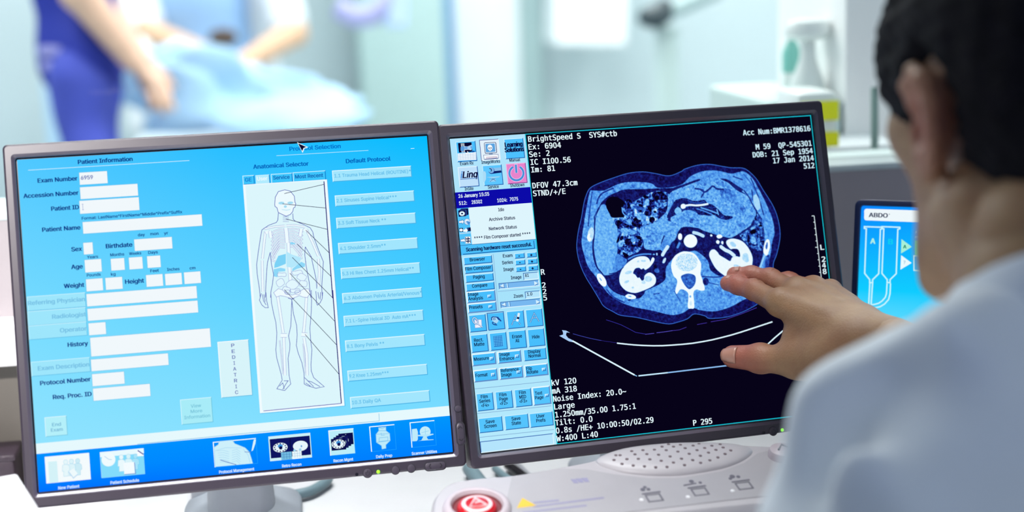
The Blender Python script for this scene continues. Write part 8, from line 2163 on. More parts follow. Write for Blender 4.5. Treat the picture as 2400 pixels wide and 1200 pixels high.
# people beyond the glass
M_skin_a = mat('skin_fair', 'e2b9a0', .5, noise=.05)
M_skin_b = mat('skin_pale', 'd2ab8c', .5, noise=.05)
M_scrub = mat('blue_scrub_cloth', '1a2c98', .8, noise=.08, scale=12)
M_trouser = mat('blue_trouser_cloth', '3c4ab0', .8, noise=.08, scale=12)
M_band = mat('lavender_band', '9c9cd8', .8, noise=.05)
M_hair = mat('dark_hair', '0d0a12', .85, noise=.4, scale=90, bump=.5, bscale=200)
M_hair.node_tree.nodes['Principled BSDF'].inputs['Specular IOR Level'].default_value = .15
M_hair_b = mat('brown_hair', '3a261a', .6, noise=.3, scale=90)
M_whitecloth = mat('white_cloth', 'dfe6ec', .85, noise=.03, scale=14)
M_shirt = mat('pale_blue_shirt', '8fb4de', .8, noise=.04)
M_tie = mat('pink_tie', 'c08cb8', .7, noise=.05)
M_belt = mat('brown_buckle', '4a3c34', .5, noise=.2, scale=120)
M_shoe = mat('dark_shoe', '20202a', .5, noise=.1)


def bb(pts, m=.2):
    A = np.array(pts)
    return A.min(0) - m, A.max(0) + m


def head_field(c, yaw, s=1.0):
    Mx = Matrix.Translation(c) @ Matrix.Rotation(yaw, 4, 'Z')
    g = lambda x, y, z: tuple(Mx @ Vector((x * s, y * s, z * s)))
    f = Field()
    rz = Matrix.Rotation(yaw, 4, 'Z')
    f.ell(g(0, -.01, .05), (.076 * s, .096 * s, .093 * s), .02, rz).ell(g(0, .035, -.02), (.062 * s, .066 * s, .085 * s), .03, rz)
    f.ell(g(0, .04, -.075), (.05 * s, .055 * s, .045 * s), .02, rz).ell(g(0, .085, -.105), (.02 * s, .018 * s, .018 * s), .02, rz)
    f.cone(g(0, .1, .02), g(0, .122, -.025), .009 * s, .013 * s, .012)
    for sx in (-1, 1):
        f.ell(g(sx * .076, -.008, -.005), (.010 * s, .02 * s, .032 * s), .008, rz)
        f.ell(g(sx * .031, .098, .012), (.015 * s, .012 * s, .010 * s), .01, rz).cut(.012)
        f.ell(g(sx * .031, .088, .012), (.011 * s, .011 * s, .011 * s), .002, rz)
    f.ell(g(0, .097, -.062), (.024 * s, .01 * s, .009 * s), .006, rz)
    return f, g, rz


def hair_field(c, yaw, s=1.0, nape=-.07):
    Mx = Matrix.Translation(c) @ Matrix.Rotation(yaw, 4, 'Z')
    g = lambda x, y, z: tuple(Mx @ Vector((x * s, y * s, z * s)))
    rz = Matrix.Rotation(yaw, 4, 'Z')
    f = Field()
    f.ell(g(0, -.010, .052), (.085 * s, .106 * s, .104 * s), .02, rz)
    f.ell(g(0, -.045, -.01), (.070 * s, .065 * s, .085 * s), .03, rz)
    f.ell(g(0, .125, -.03), (.13 * s, .105 * s, .115 * s), .01, rz).cut(.015)
    for sx in (-1, 1):
        f.ell(g(sx * .09, .0, -.016), (.028 * s, .030 * s, .036 * s), .01, rz).cut(.008)
    return f


def hand_simple(f, w, d, side, s=1.0):
    """small relaxed hand: palm, four fingers, thumb"""
    w, d = Vector(w), Vector(d).normalized()
    up = Vector((0, 0, 1))
    l = d.cross(up).normalized() * side
    n = l.cross(d)
    p = lambda a, b2, c: tuple(w + d * a * s + l * b2 * s + n * c * s)
    for i, L_ in enumerate((.07, .08, .075, .06)):
        o = -.03 + .02 * i
        f.cone(p(0, o * .6, 0), p(.085, o, 0), .016 * s, .012 * s, .012)
        f.cone(p(.085, o, 0), p(.085 + L_ * .5, o, -.008), .010 * s, .009 * s, .004)
        f.cone(p(.085 + L_ * .5, o, -.008), p(.085 + L_, o, -.024), .009 * s, .007 * s, .004)
    f.cone(p(.01, -.03, 0), p(.05, -.055, -.008), .014 * s, .011 * s, .01)
    f.cone(p(.05, -.055, -.008), p(.085, -.06, -.012), .010 * s, .008 * s, .004)


# person in blue scrubs, bent towards the table
pa = tag(empty('person', (-0.527, 4.067, 0)), 'person in blue scrubs reaching over the examination table', 'person')
A_ = {'pelvis': (-0.5342, 4.2324, 1.0517), 'hem': (-0.533, 4.2256, 1.0182), 'mid': (-0.5549, 4.2748, 1.253), 'neck': (-0.5076, 4.3269, 1.5521), 'head': (-0.4437, 4.3415, 1.6724), 'shn': (-0.5376, 4.1581, 1.4571), 'eln': (-0.5131, 4.0855, 1.2097), 'wrn': (-0.3947, 4.1057, 1.0302), 'shf': (-0.5243, 4.4986, 1.472), 'elf': (-0.4993, 4.456, 1.168), 'wrf': (-0.3946, 4.3068, 1.0068), 'hipn': (-0.5491, 4.1472, 0.9739), 'knn': (-0.5152, 4.0838, 0.7276), 'ann': (-0.527, 4.067, 0.09), 'hipf': (-0.5432, 4.2883, 0.9631), 'knf': (-0.5259, 4.2857, 0.7006), 'anf': (-0.562, 4.251, 0.09), 'band1': (-0.536, 4.2341, 1.0595), 'band2': (-0.5305, 4.2261, 1.0225)}
def child(name, parts, m, parent):
    o = skin_object(name, parts, m)
    o.parent = parent
    o.matrix_parent_inverse = parent.matrix_world.inverted()
    return o
bpy.context.view_layer.update()
f, g, rz = head_field(Vector(A_['head']), -1.2)
f.cone(A_['neck'], A_['head'], .055, .05, .03).cone(A_['neck'], A_['pelvis'], .07, .07, .03)
for sd in ('n', 'f'):
    f.chain([A_['sh' + sd], A_['el' + sd], A_['wr' + sd]], [.058, .047, .033], .02)
    hand_simple(f, A_['wr' + sd], Vector(A_['wr' + sd]) - Vector(A_['el' + sd]), 1)
    f.chain([A_['hip' + sd], A_['kn' + sd], A_['an' + sd]], [.055, .042, .032], .015)
lo, hi = bb([A_[k] for k in A_], .22)
child('body', [nets(f, lo, hi, .011)], M_skin_a, pa)
f = Field()
f.chain([A_['neck'], A_['mid'], A_['pelvis'], A_['hem']], [.09, .104, .100, .106], .05)
for sd in ('n', 'f'):
    f.cone(A_['sh' + sd], tuple(Vector(A_['sh' + sd]).lerp(Vector(A_['el' + sd]), .55)), .075, .065, .04)
child('tunic', [nets(f, lo, hi, .011, wobble(.004, 14, 1))], M_scrub, pa)
f = Field()
for sd in ('n', 'f'):
    f.chain([A_['hip' + sd], A_['kn' + sd], A_['an' + sd]], [.080, .062, .055], .03)
child('trousers', [nets(f, lo, hi, .011, wobble(.004, 14, 2))], M_trouser, pa)
for q in ('band1', 'band2'):
    v = A_[q]
    o = MB().lathe([(.108, -.013), (.116, -.010), (.116, .010), (.108, .013)], 32, Matrix.Translation(v)).build('hem_band', M_band, None, True)
    o.parent = pa
    o.matrix_parent_inverse = pa.matrix_world.inverted()
for sd in ('n', 'f'):
    a = Vector(A_['an' + sd])
    child('shoe', [nets(Field().ell((a.x + .05, a.y, .045), (.14, .05, .044), .03), (a.x - .12, a.y - .08, -.02), (a.x + .22, a.y + .08, .11), .011)], M_shoe, pa)
child('hair', [nets(hair_field(Vector(A_['head']), -1.2), Vector(A_['head']) - Vector((.2, .2, .2)), Vector(A_['head']) + Vector((.2, .2, .2)), .009)], M_hair_b, pa)

# person in a white coat behind the table
pb = tag(empty('person', (-0.323, 5.604, 0)), 'person in white coat over pale blue shirt with clasped forearms', 'person')
B_ = {'pelvis': (-0.2681, 5.7517, 0.9116), 'mid': (-0.3073, 5.8027, 1.1433), 'neck': (-0.2979, 5.9007, 1.6495), 'head': (-0.2786, 5.8966, 1.904), 'shn': (-0.5393, 5.9063, 1.5049), 'eln': (-0.4893, 5.6845, 1.04), 'wrn': (-0.1981, 5.3145, 0.9354), 'shf': (-0.0609, 5.8356, 1.4873), 'elf': (0.0286, 5.6275, 1.0155), 'wrf': (-0.1619, 5.2773, 0.9289), 'hipn': (-0.3415, 5.7505, 0.8529), 'knn': (-0.3701, 5.6674, 0.4088), 'ann': (-0.392, 5.604, 0.09), 'hipf': (-0.2103, 5.7311, 0.8481), 'knf': (-0.239, 5.648, 0.404), 'anf': (-0.253, 5.584, 0.09)}
bpy.context.view_layer.update()
f, g, rz = head_field(Vector(B_['head']), PI)
f.cone(B_['neck'], B_['head'], .055, .05, .03).cone(B_['neck'], B_['pelvis'], .10, .10, .05)
for sd in ('n', 'f'):
    f.chain([B_['sh' + sd], B_['el' + sd], B_['wr' + sd]], [.055, .048, .034], .02)
    hand_simple(f, B_['wr' + sd], Vector(B_['wr' + sd]) - Vector(B_['el' + sd]), 1 if sd == 'n' else -1)
    f.chain([B_['hip' + sd], B_['kn' + sd], B_['an' + sd]], [.07, .05, .035], .02)
lo, hi = bb([B_[k] for k in B_], .22)
child('body', [nets(f, lo, hi, .011)], M_skin_b, pb)
f = Field()
f.chain([B_['neck'], B_['mid'], B_['pelvis']], [.12, .165, .15], .06)
child('shirt', [nets(f, lo, hi, .012)], M_shirt, pb)
f = Field()
for sx, sd in ((-1, 'n'), (1, 'f')):
    f.cone(B_['sh' + sd], tuple(Vector(B_['sh' + sd]).lerp(Vector(B_['el' + sd]), .92)), .08, .062, .04)
    m_ = Vector(B_['mid'])
    f.chain([B_['sh' + sd], tuple(m_ + Vector((sx * .20, .03, -.05))), tuple(m_ + Vector((sx * .21, .04, -.45)))], [.08, .07, .08], .04)
f.chain([tuple(Vector(B_['neck']) + Vector((0, .08, 0))), tuple(Vector(B_['mid']) + Vector((0, .09, 0))), tuple(Vector(B_['pelvis']) + Vector((0, .09, -.2)))], [.10, .13, .14], .06)
child('coat', [nets(f, lo, hi, .012, wobble(.005, 12, 3))], M_whitecloth, pb)
f = Field()
for sd in ('n', 'f'):
    f.chain([B_['hip' + sd], B_['kn' + sd], B_['an' + sd]], [.10, .08, .06], .04)
child('trousers', [nets(f, lo, hi, .012)], M_shoe, pb)
v = Vector(B_['mid'])
f = Field().cone(tuple(v + Vector((-.01, -.125, .28))), tuple(v + Vector((-.01, -.14, .02))), .016, .022, .01)
child('tie', [nets(f, v - Vector((.1, .25, .1)), v + Vector((.1, 0, .4)), .008)], M_tie, pb)
v = Vector((-0.2184, 5.5591, 1.0141))
f = Field().ell(tuple(v), (.052, .025, .034), .01)
child('belt_buckle', [nets(f, v - Vector((.1, .1, .1)), v + Vector((.1, .1, .1)), .008)], M_belt, pb)
for sd in ('n', 'f'):
    a = Vector(B_['an' + sd])
    child('shoe', [nets(Field().ell((a.x, a.y - .05, .045), (.05, .14, .044), .03), (a.x - .08, a.y - .22, -.02), (a.x + .08, a.y + .12, .11), .011)], M_shoe, pb)
child('hair', [nets(hair_field(Vector(B_['head']), PI), Vector(B_['head']) - Vector((.2, .2, .2)), Vector(B_['head']) + Vector((.2, .2, .2)), .009)], M_hair_b, pb)

# hanging equipment
M_lav = mat('lavender_enamel', 'a9a9d6', .4, noise=.03)
M_lav2 = mat('pale_lavender_enamel', 'b7cdee', .4, noise=.03)
eq = tag(empty('equipment_arm', (0, 0, 0)), 'lavender curved equipment arm hanging from the exam room ceiling', 'equipment arm')
pts = [(0.1712, 5.092, 1.1147), (0.2244, 5.0788, 1.0854), (0.2795, 5.0712, 1.0861), (0.3298, 5.0707, 1.1198), (0.3686, 5.0784, 1.1866), (0.3893, 5.0968, 1.2951), (0.3816, 5.1247, 1.432)]
MB().tube([tuple(q) for q in spline(pts, 6)] , .035, 12).build('curved_arm', M_lav, eq, True)
c0, c1 = ((0.3569, 5.0528, 1.0478), (0.3799, 5.1196, 1.4047))
MB().tube([c0, c1, (c1[0], c1[1], 2.7)], .036, 14).build('column', M_lav2, eq, True)
ia = tag(empty('jointed_arm', (0, 0, 0)), 'dark headed jointed arm on a pale post in the exam room', 'equipment arm')
h0 = Vector((0.998, 4.1461, 1.0805))
f = Field().ell(tuple(h0), (.045, .05, .032), .02).ell(tuple(h0 + Vector((.03, 0, .02))), (.03, .03, .03), .02)
child('head', [nets(f, h0 - Vector((.15, .15, .15)), h0 + Vector((.15, .15, .15)), .008)], mat('dark_enamel', '20343c', .4, noise=.05), ia)
MB().tube([(1.0074, 4.1452, 1.0824), (1.0783, 4.1399, 1.1062), (1.1731, 4.1338, 1.1429), (1.1992, 4.1389, 1.1878)], .022, 12).build('arm', M_exgrey, ia, True)
pp = (1.0421, 4.1857, 1.0517)
MB().tube([(pp[0], pp[1], .02), (pp[0], pp[1], pp[2])], .034, 16).build('post', mat('post_enamel', 'c4d8d6', .4, noise=.03), ia, True)
MB().lathe([(.26, 0), (.26, .02), (.1, .05)], 24, Matrix.Translation((pp[0], pp[1], 0))).build('foot_plate', M_exgrey, ia, True)

# white shelf unit by the window with the bottles and the yellow labelled box
sx0, sx1, sy, sz = (0.653, 0.759, 2.05, 1.046)
sh = tag(empty('shelf_unit', ((sx0 + sx1) / 2, sy + .15, 0)), 'white shelf unit just beyond the glass carrying the bottles', 'shelf')
w_ = sx1 - sx0
MB().box((0, 0, sz / 2), (w_, .30, sz), .004).build('carcass', mat('pale_mint_laminate', 'c9dcda', .6, noise=.02), sh)
MB().box((w_ / 2 + .055, .0, .75), (.10, .30, 1.5), .004).build('side_post', mat('mint_laminate', 'ffffff', .5, noise=.02), sh)
M_mint = mat('mint_liquid_plastic', '86cfc4', .3, noise=.05)
M_bottle = mat('white_bottle_plastic', 'eef4f2', .3, noise=.02)
M_bluecap = mat('blue_cap', '5a86d4', .35, noise=.03)
def bottle(label, base, r, h, m, cap, ch):
    t = tag(empty('bottle', base), label, 'bottle', 'bottles on the shelf unit')
    MB().lathe([(r * .9, 0), (r, .004), (r, h * .35)], 24).build('label_band', M_bottle, t, True)
    MB().lathe([(r * .96, h * .3), (r * 1.02, h * .4), (r * 1.02, h * .72), (r * .8, h * .86), (r * .4, h)], 24).build('body', m, t, True)
    MB().lathe([(r * .42, h * .96), (r * .42, h + ch * .4), (r * .7, h + ch * .5), (r * .7, h + ch)], 20).build('cap', cap, t, True)
    return t
b0, b1, b2 = ((0.737, 2.2, 1.047), (0.795, 2.21, 1.047), (0.734, 2.12, 1.047))
bottle('mint green bottle left of the white pump bottle', b0, .014, .074, M_mint, M_bottle, .006)
bottle('mint green bottle with a blue cap on the shelf unit', b1, .014, .078, M_mint, M_bluecap, .026)
t = tag(empty('bottle', b2), 'white pump bottle with wide head between the mint bottles', 'bottle', 'bottles on the shelf unit')
MB().lathe([(.024, 0), (.025, .005), (.0235, .02), (.016, .038), (.0115, .052), (.0105, .078)], 28).build('body', M_bottle, t, True)
MB().lathe([(.010, .076), (.026, .079), (.033, .086), (.033, .096), (.028, .104), (.012, .108)], 28).build('pump_head', M_bottle, t, True)
cb_ = ((0.668, 1.935, 0.999), 0.054, 0.073, [(0.036, 0.061), (0.002, 0.021)])
yb_ = tag(empty('sharps_box', cb_[0]), 'white box with two yellow labels behind the right monitor corner', 'box')
bw, bh = cb_[1], cb_[2]
MB().box((0, 0, bh / 2), (bw, .09, bh), .008).build('body', M_bottle, yb_, True)
M_yel = mat('yellow_label', 'f0f000', .5, noise=.03)
for z0, z1 in cb_[3]:
    MB().box((0.002, -.047, (z0 + z1) / 2), (bw * .94, .002, z1 - z0), .0005).build('yellow_label', M_yel, yb_)
hk = [(0.7539, 1.9155, 1.0716), (0.7487, 1.9002, 0.9898)]
_iv = Matrix.Translation(sh.location).inverted()
MB().tube([hk[0], hk[1]], .005, 8, _iv).build('edge_strip', mat('grey_green_strip', '7f9a94', .5, noise=.03), sh, True)
MB().box((.02, -.14 - .07, .995 / 2), (w_ + .06, .13, .995), .004).build('step', M_exwhite, sh)

# ------------------------------------------------------------------ the man at the desk, seen from behind his left shoulder
M_skin = mat('man_skin', 'a47f5a', .5, noise=.10, scale=38, bump=.25, bscale=520, sss=.12, col2='936a4b')
M_nail = mat('fingernail', 'b5836f', .3, noise=.04, coat=.3)
M_coat = mat('white_coat_cloth', 'f0f4fa', .85, noise=.02, scale=20, bump=.2, bscale=900, sheen=.15)
M_pants = mat('dark_trouser_cloth', '23252e', .85, noise=.08)
M_seat = mat('dark_seat_vinyl', '1e2026', .5, noise=.05)

H = {'c': (0.4821, 0.9388, 1.1422), 'yaw': 0.0698, 'pitch': -0.1745, 'roll': 0.0, 'neck': (0.4555, 0.8669, 1.0452)}
HY = H['yaw']
HM = Matrix.Translation(H['c']) @ Matrix.Rotation(HY, 4, 'Z') @ Matrix.Rotation(H['pitch'], 4, 'X') @ Matrix.Rotation(H['roll'], 4, 'Y')
hg = lambda x, y, z: tuple(HM @ Vector((x, y, z)))
HR = HM.to_3x3().to_4x4()
man = tag(empty('person', (0.477, 0.827, 0)), 'dark haired man in white coat seen from behind, hand at the scan', 'person')
bpy.context.view_layer.update()

f = Field()
f.ell(hg(0, -.012, .050), (.077, .098, .094), .02, HR).ell(hg(0, .035, -.015), (.070, .070, .087), .03, HR)
f.ell(hg(0, .036, -.075), (.062, .062, .047), .025, HR).ell(hg(0, .088, -.108), (.021, .018, .018), .02, HR)
for s in (-1, 1):
    f.ell(hg(s * .052, .062, -.002), (.022, .024, .022), .02, HR)
    f.ell(hg(s * .034, .092, .034), (.028, .014, .010), .014, HR)
    f.cone(hg(s * .063, .0, -.065), hg(s * .038, .075, -.105), .017, .015, .025)
    f.ell(hg(s * .031, .100, .012), (.015, .012, .010), .01, HR).cut(.012)
    f.ell(hg(s * .031, .090, .012), (.0115, .0115, .0115), .002, HR)
f.cone(hg(0, .102, .022), hg(0, .126, -.024), .009, .013, .012).ell(hg(0, .112, -.03), (.018, .012, .009), .008, HR)
f.ell(hg(0, .100, -.058), (.025, .010, .006), .004, HR).ell(hg(0, .099, -.069), (.022, .010, .007), .004, HR)
# neck with its side muscles
nb = Vector(H['neck'])
f.chain([hg(0, -.030, -.03), tuple(nb)], [.056, .057], .03)
for s in (-1, 1):
    f.cone(hg(s * .062, -.028, -.055), tuple(nb + Vector((s * .02, .045, -.02))), .019, .014, .022)
    f.cone(hg(s * .028, -.075, -.06), tuple(nb + Vector((s * .030, -.030, -.03))), .026, .026, .03)
# ears: bowl, rim, lobe
for s in (-1, 1):
    e = lambda x, y, z: hg(s * (.076 + x), y, z)
    er = HR @ Matrix.Rotation(s * R(-24), 4, 'Z')
    f.ell(e(.006, -.010, .0), (.0085, .020, .031), .006, er)
    f.ell(e(.004, -.002, -.026), (.0075, .0105, .013), .006, er)
    f.ell(e(.016, -.002, -.002), (.009, .0115, .017), .01, er).cut(.005)
    rim = [e(.008, .010, .012), e(.012, .008, .024), e(.014, -.006, .032), e(.016, -.022, .026), e(.017, -.030, .008), e(.014, -.026, -.012), e(.009, -.014, -.026), e(.007, -.003, -.034)]
    f.chain(rim, [.0042, .0046, .0048, .0048, .0046, .0044, .0046, .005], .004)
    f.chain([e(.010, -.016, .016), e(.013, -.019, .0), e(.009, -.012, -.016)], [.0035, .0038, .0035], .004)
    f.cone(e(.005, .010, -.004), e(.006, .009, -.010), .0045, .0040, .005)
    f.cone(e(.0, -.028, .022), e(.0, -.026, -.02), .004, .004, .006).cut(.006)
c = np.array(H['c'])
hv = nets(f, c - np.array((.16, .18, .30)), c + np.array((.16, .17, .17)), .0026)

# torso, far arm, legs of the same body
B_ = {'pelvis': (0.4769, 0.827, 0.58), 'shl': (0.3577, 0.8115, 0.9285), 'shr': (0.6216, 0.9287, 0.9452), 'ell': (0.3077, 0.8315, 0.6785), 'wrl': (0.3144, 1.0576, 0.631), 'hal': (0.3081, 1.1761, 0.626), 'elr': (0.6616, 1.1187, 0.8252), 'wrr': (0.5203, 1.266, 0.8972), 'hipl': (0.3871, 0.8207, 0.54), 'hipr': (0.5666, 0.8333, 0.54), 'knl': (0.2993, 1.2156, 0.53), 'knr': (0.5986, 1.2365, 0.53), 'anl': (0.2979, 1.2355, 0.09), 'anr': (0.5972, 1.2564, 0.09)}
f = Field()
f.cone(tuple(nb + Vector((0, 0, .03))), tuple(nb - Vector((0, 0, .06))), .050, .052, .02)
f.cone(tuple(nb - Vector((-.01, -.02, .13))), B_['pelvis'], .075, .11, .03)
f.chain([B_['shl'], B_['ell'], B_['wrl']], [.056, .045, .031], .02)
f.chain([B_['shr'], B_['elr'], B_['wrr']], [.056, .044, .030], .02)
f.cone(B_['shl'], B_['shr'], .05, .05, .02)
f.chain([B_['hipl'], B_['knl'], B_['anl']], [.080, .056, .040], .03)
f.chain([B_['hipr'], B_['knr'], B_['anr']], [.080, .056, .040], .03)
hand_simple(f, B_['wrl'], Vector(B_['hal']) - Vector(B_['wrl']), -1)
lo, hi = bb([B_[k] for k in B_], .16)
tv = nets(f, lo, hi, .0075)

# the pointing hand: right hand, back towards us, fingers on the scan, thumb below
K = {'w': (0.5038, 1.285, 0.9036), 'wi': (0.4905, 1.2869, 0.9041), 'wm': (0.4972, 1.2973, 0.909), 'wr': (0.5036, 1.3118, 0.9091), 'wp': (0.5109, 1.3266, 0.9112), 'i': [(0.4468, 1.369, 0.9238), (0.433, 1.4051, 0.9304), (0.4223, 1.4234, 0.932), (0.415, 1.4338, 0.9325)], 'm': [(0.4681, 1.3847, 0.9298), (0.454, 1.4199, 0.9366), (0.4392, 1.4336, 0.9382), (0.4241, 1.441, 0.939)], 'r': [(0.4889, 1.3967, 0.9275), (0.4757, 1.4279, 0.9305), (0.4602, 1.4405, 0.9311), (0.4483, 1.4444, 0.932)], 'p': [(0.5084, 1.4031, 0.9215), (0.4989, 1.4254, 0.9238), (0.4916, 1.4358, 0.9243), (0.4845, 1.441, 0.9246)], 't': [(0.4818, 1.2957, 0.8898), (0.4515, 1.3334, 0.8767), (0.4252, 1.3622, 0.8738), (0.4038, 1.3804, 0.8724)], 'heel': [(0.4934, 1.2836, 0.8888), (0.4735, 1.3004, 0.882), (0.4571, 1.3353, 0.8803)], 'web': [(0.4529, 1.3473, 0.8962), (0.4613, 1.3474, 0.9029), (0.4721, 1.3309, 0.9049)], 'fore': [(0.5059, 1.279, 0.902), (0.5227, 1.265, 0.8942), (0.5827, 1.2018, 0.8644), (0.6616, 1.1187, 0.8252)], 'fore2': [(0.5084, 1.3051, 0.9044), (0.5268, 1.2827, 0.8949), (0.585, 1.2119, 0.8648), (0.6616, 1.1187, 0.8252)], 'up': (0.1215, -0.1534, 0.9807), 'tn': (-0.4489, -0.7842, 0.4284)}
f = Field()
W_ = K['w']
# palm: metacarpals with tendons, heel, thenar
for q, ra, rb in (('i', .0150, .0122), ('m', .0155, .0122), ('r', .0150, .0115), ('p', .0140, .0105)):
    f.chain([K['w' + q], K[q][0]], [ra, rb], .016)
for a, b2 in (('i', 'm'), ('m', 'r'), ('r', 'p')):
    m1 = Vector(K['w' + a]).lerp(Vector(K['w' + b2]), .5)
    m2 = Vector(K[a][0]).lerp(Vector(K[b2][0]), .5)
    f.chain([tuple(m1), tuple(m1.lerp(m2, .85))], [.0145, .0112], .012)
f.chain(K['fore'], [.0215, .0225, .030, .038], .02)
f.chain(K['fore2'], [.0185, .0200, .027, .033], .02)
# thumb with its fleshy base
f.chain([K['t'][0], K['t'][1]], [.0195, .0145], .022)
f.chain([K['t'][1], K['t'][2]], [.0140, .0128], .006)
f.chain([K['t'][2], K['t'][3]], [.0130, .0108], .004)
f.ell(K['t'][2], (.0134, .0134, .0134), .006)
f.chain(K['heel'], [.0185, .0175, .0145], .02)
f.chain(K['web'], [.0070, .0085, .0110], .016)
# fingers
for q, r_ in (('i', (.0112, .0098, .0088, .0078)), ('m', (.0114, .0100, .0090, .0080)), ('r', (.0106, .0094, .0086, .0076)), ('p', (.0094, .0082, .0074, .0066))):
    P_ = [Vector(v) for v in K[q]]
    g2 = Field()
    k0 = .010
    for j in range(3):
        mid = P_[j].lerp(P_[j + 1], .5)
        f.cone(tuple(P_[j]), tuple(P_[j + 1]), r_[j], r_[j + 1], .0035 if j else .006)
        f.ell(tuple(P_[j].lerp(P_[j + 1], .02) + Vector(K['up']) * (.0022 if j == 0 else .0012)), (r_[j] * .98,) * 3, .004)
    # knuckle on the back of the hand and its tendon
    f.ell(tuple(P_[0] + Vector(K['up']) * .0035), (.0105, .0105, .0095), .008)
    a = Vector(K['w' + q]).lerp(P_[0], .35) + Vector(K['up']) * .0122
    f.cone(tuple(a), tuple(P_[0] + Vector(K['up']) * .0085), .0022, .0028, .008)
# creases over the joints
for q in 'imr':
    P_ = [Vector(v) for v in K[q]]
    for j, n_, dp in ((1, 3, .0105), (2, 2, .0092)):
        d = (P_[j + 1] - P_[j - 1]).normalized()
        sd = d.cross(Vector(K['up'])).normalized()
        for t in range(n_):
            o = P_[j] + d * (.0024 * (t - (n_ - 1) / 2)) + Vector(K['up']) * dp
            f.cone(tuple(o + sd * .006), tuple(o - sd * .006), .0003, .0003, .001).cut(.0016)
lo, hi = bb([v for q in 'imrpt' for v in K[q]] + [K['w'], K['fore'][1]], .035)
hd = nets(f, lo, hi, .0012)
body = child('body', [hv, tv, hd], M_skin, man)
# skin is redder at the fingertips and ears
co = np.empty(len(body.data.vertices) * 3, 'f4')
body.data.vertices.foreach_get('co', co)
co = co.reshape(-1, 3)
red = np.zeros(len(co), 'f4')
for c_, r_, amt in [(Vector(K[q][3]), .060, 1) for q in 'imrp'] + [(Vector(K['t'][3]), .055, 1)] + [(Vector(hg(s * .085, -.01, 0)), .05, .8) for s in (-1, 1)]:
    red = np.maximum(red, amt * np.clip(1.15 - np.linalg.norm(co - np.array(c_, 'f4'), axis=1) / r_, 0, 1))
body.data.attributes.new('ruddy', 'FLOAT', 'POINT').data.foreach_set('value', red * red * (3 - 2 * red))
nt = M_skin.node_tree
at = nt.nodes.new('ShaderNodeAttribute')
at.attribute_name = 'ruddy'
mx = nt.nodes.new('ShaderNodeMix')
mx.data_type = 'RGBA'
mx.inputs[7].default_value = lin('a4604e') + (1,)
bs = nt.nodes['Principled BSDF']
nt.links.new(bs.inputs['Base Color'].links[0].from_socket, mx.inputs[6])
nt.links.new(at.outputs['Fac'], mx.inputs[0])
nt.links.new(mx.outputs[2], bs.inputs['Base Color'])


def nail(tip, back, up, r, w, l, off=.0013):
    """small curved plate on the fingertip"""
    tip, back, up = Vector(tip), Vector(back), Vector(up)
    d = (tip - back).normalized()
    up = (up - d * up.dot(d)).normalized()
    s = d.cross(up)
    V = []
    F = []
    n, m_ = 9, 7
    for j in range(m_):
        for i in range(n):
            u = (i / (n - 1) - .5) * 2
            v = j / (m_ - 1)
            rim = 1 - .25 * max(0, v - .6) - .2 * max(0, .25 - v)
            a = u * w / r * rim
            q = tip + d * ((v - .45) * l - (.0012 * u * u if v > .5 else 0)) + (s * math.sin(a) + up * math.cos(a)) * (r - .0007 * (v - .3) * 2 - .0016 * v * v)
            V.append(tuple(q + up * off))
    F = [[j * n + i, j * n + i + 1, (j + 1) * n + i + 1, (j + 1) * n + i] for j in range(m_ - 1) for i in range(n - 1)]
    o = link_mesh('fingernail', V, F, M_nail, None, True)
    sm = o.modifiers.new('solid', 'SOLIDIFY')
    sm.thickness = .0007
    o.parent = man
    o.matrix_parent_inverse = man.matrix_world.inverted()
    return o


nail(K['t'][3], K['t'][2], K['tn'], .0108, .0092, .0165)
nail(K['i'][3], K['i'][2], K['up'], .0078, .0064, .0100, .0006)
nail(K['m'][3], K['m'][2], K['up'], .0080, .0066, .0105, .0006)

# hair: cap with sideburns and nape, fine ridges
f = Field()
f.ell(hg(0, -.014, .053), (.0875, .110, .107), .02, HR)
f.ell(hg(0, -.050, -.005), (.072, .066, .080), .03, HR)
f.cone(hg(0, -.070, -.035), hg(0, -.078, -.072), .046, .036, .03)
f.ell(hg(0, .140, -.030), (.088, .10, .115), .01, HR).cut(.02)
f.ell(hg(0, .112, -.078), (.13, .092, .080), .01, HR).cut(.015)
for s in (-1, 1):
    f.ell(hg(s * .096, -.006, -.004), (.034, .034, .056), .01, HR).cut(.008)
    f.ell(hg(s * .066, .048, .045), (.016, .035, .045), .02, HR)
    f.cone(hg(s * .078, .022, .03), hg(s * .073, .022, -.006), .008, .005, .012)
child('hair', [nets(f, c - np.array((.17, .19, .20)), c + np.array((.17, .17, .21)), .0026, lambda X: wobble(.0004, 230, 8)(X) + wobble(.0004, 70, 9)(X))], M_hair, man)

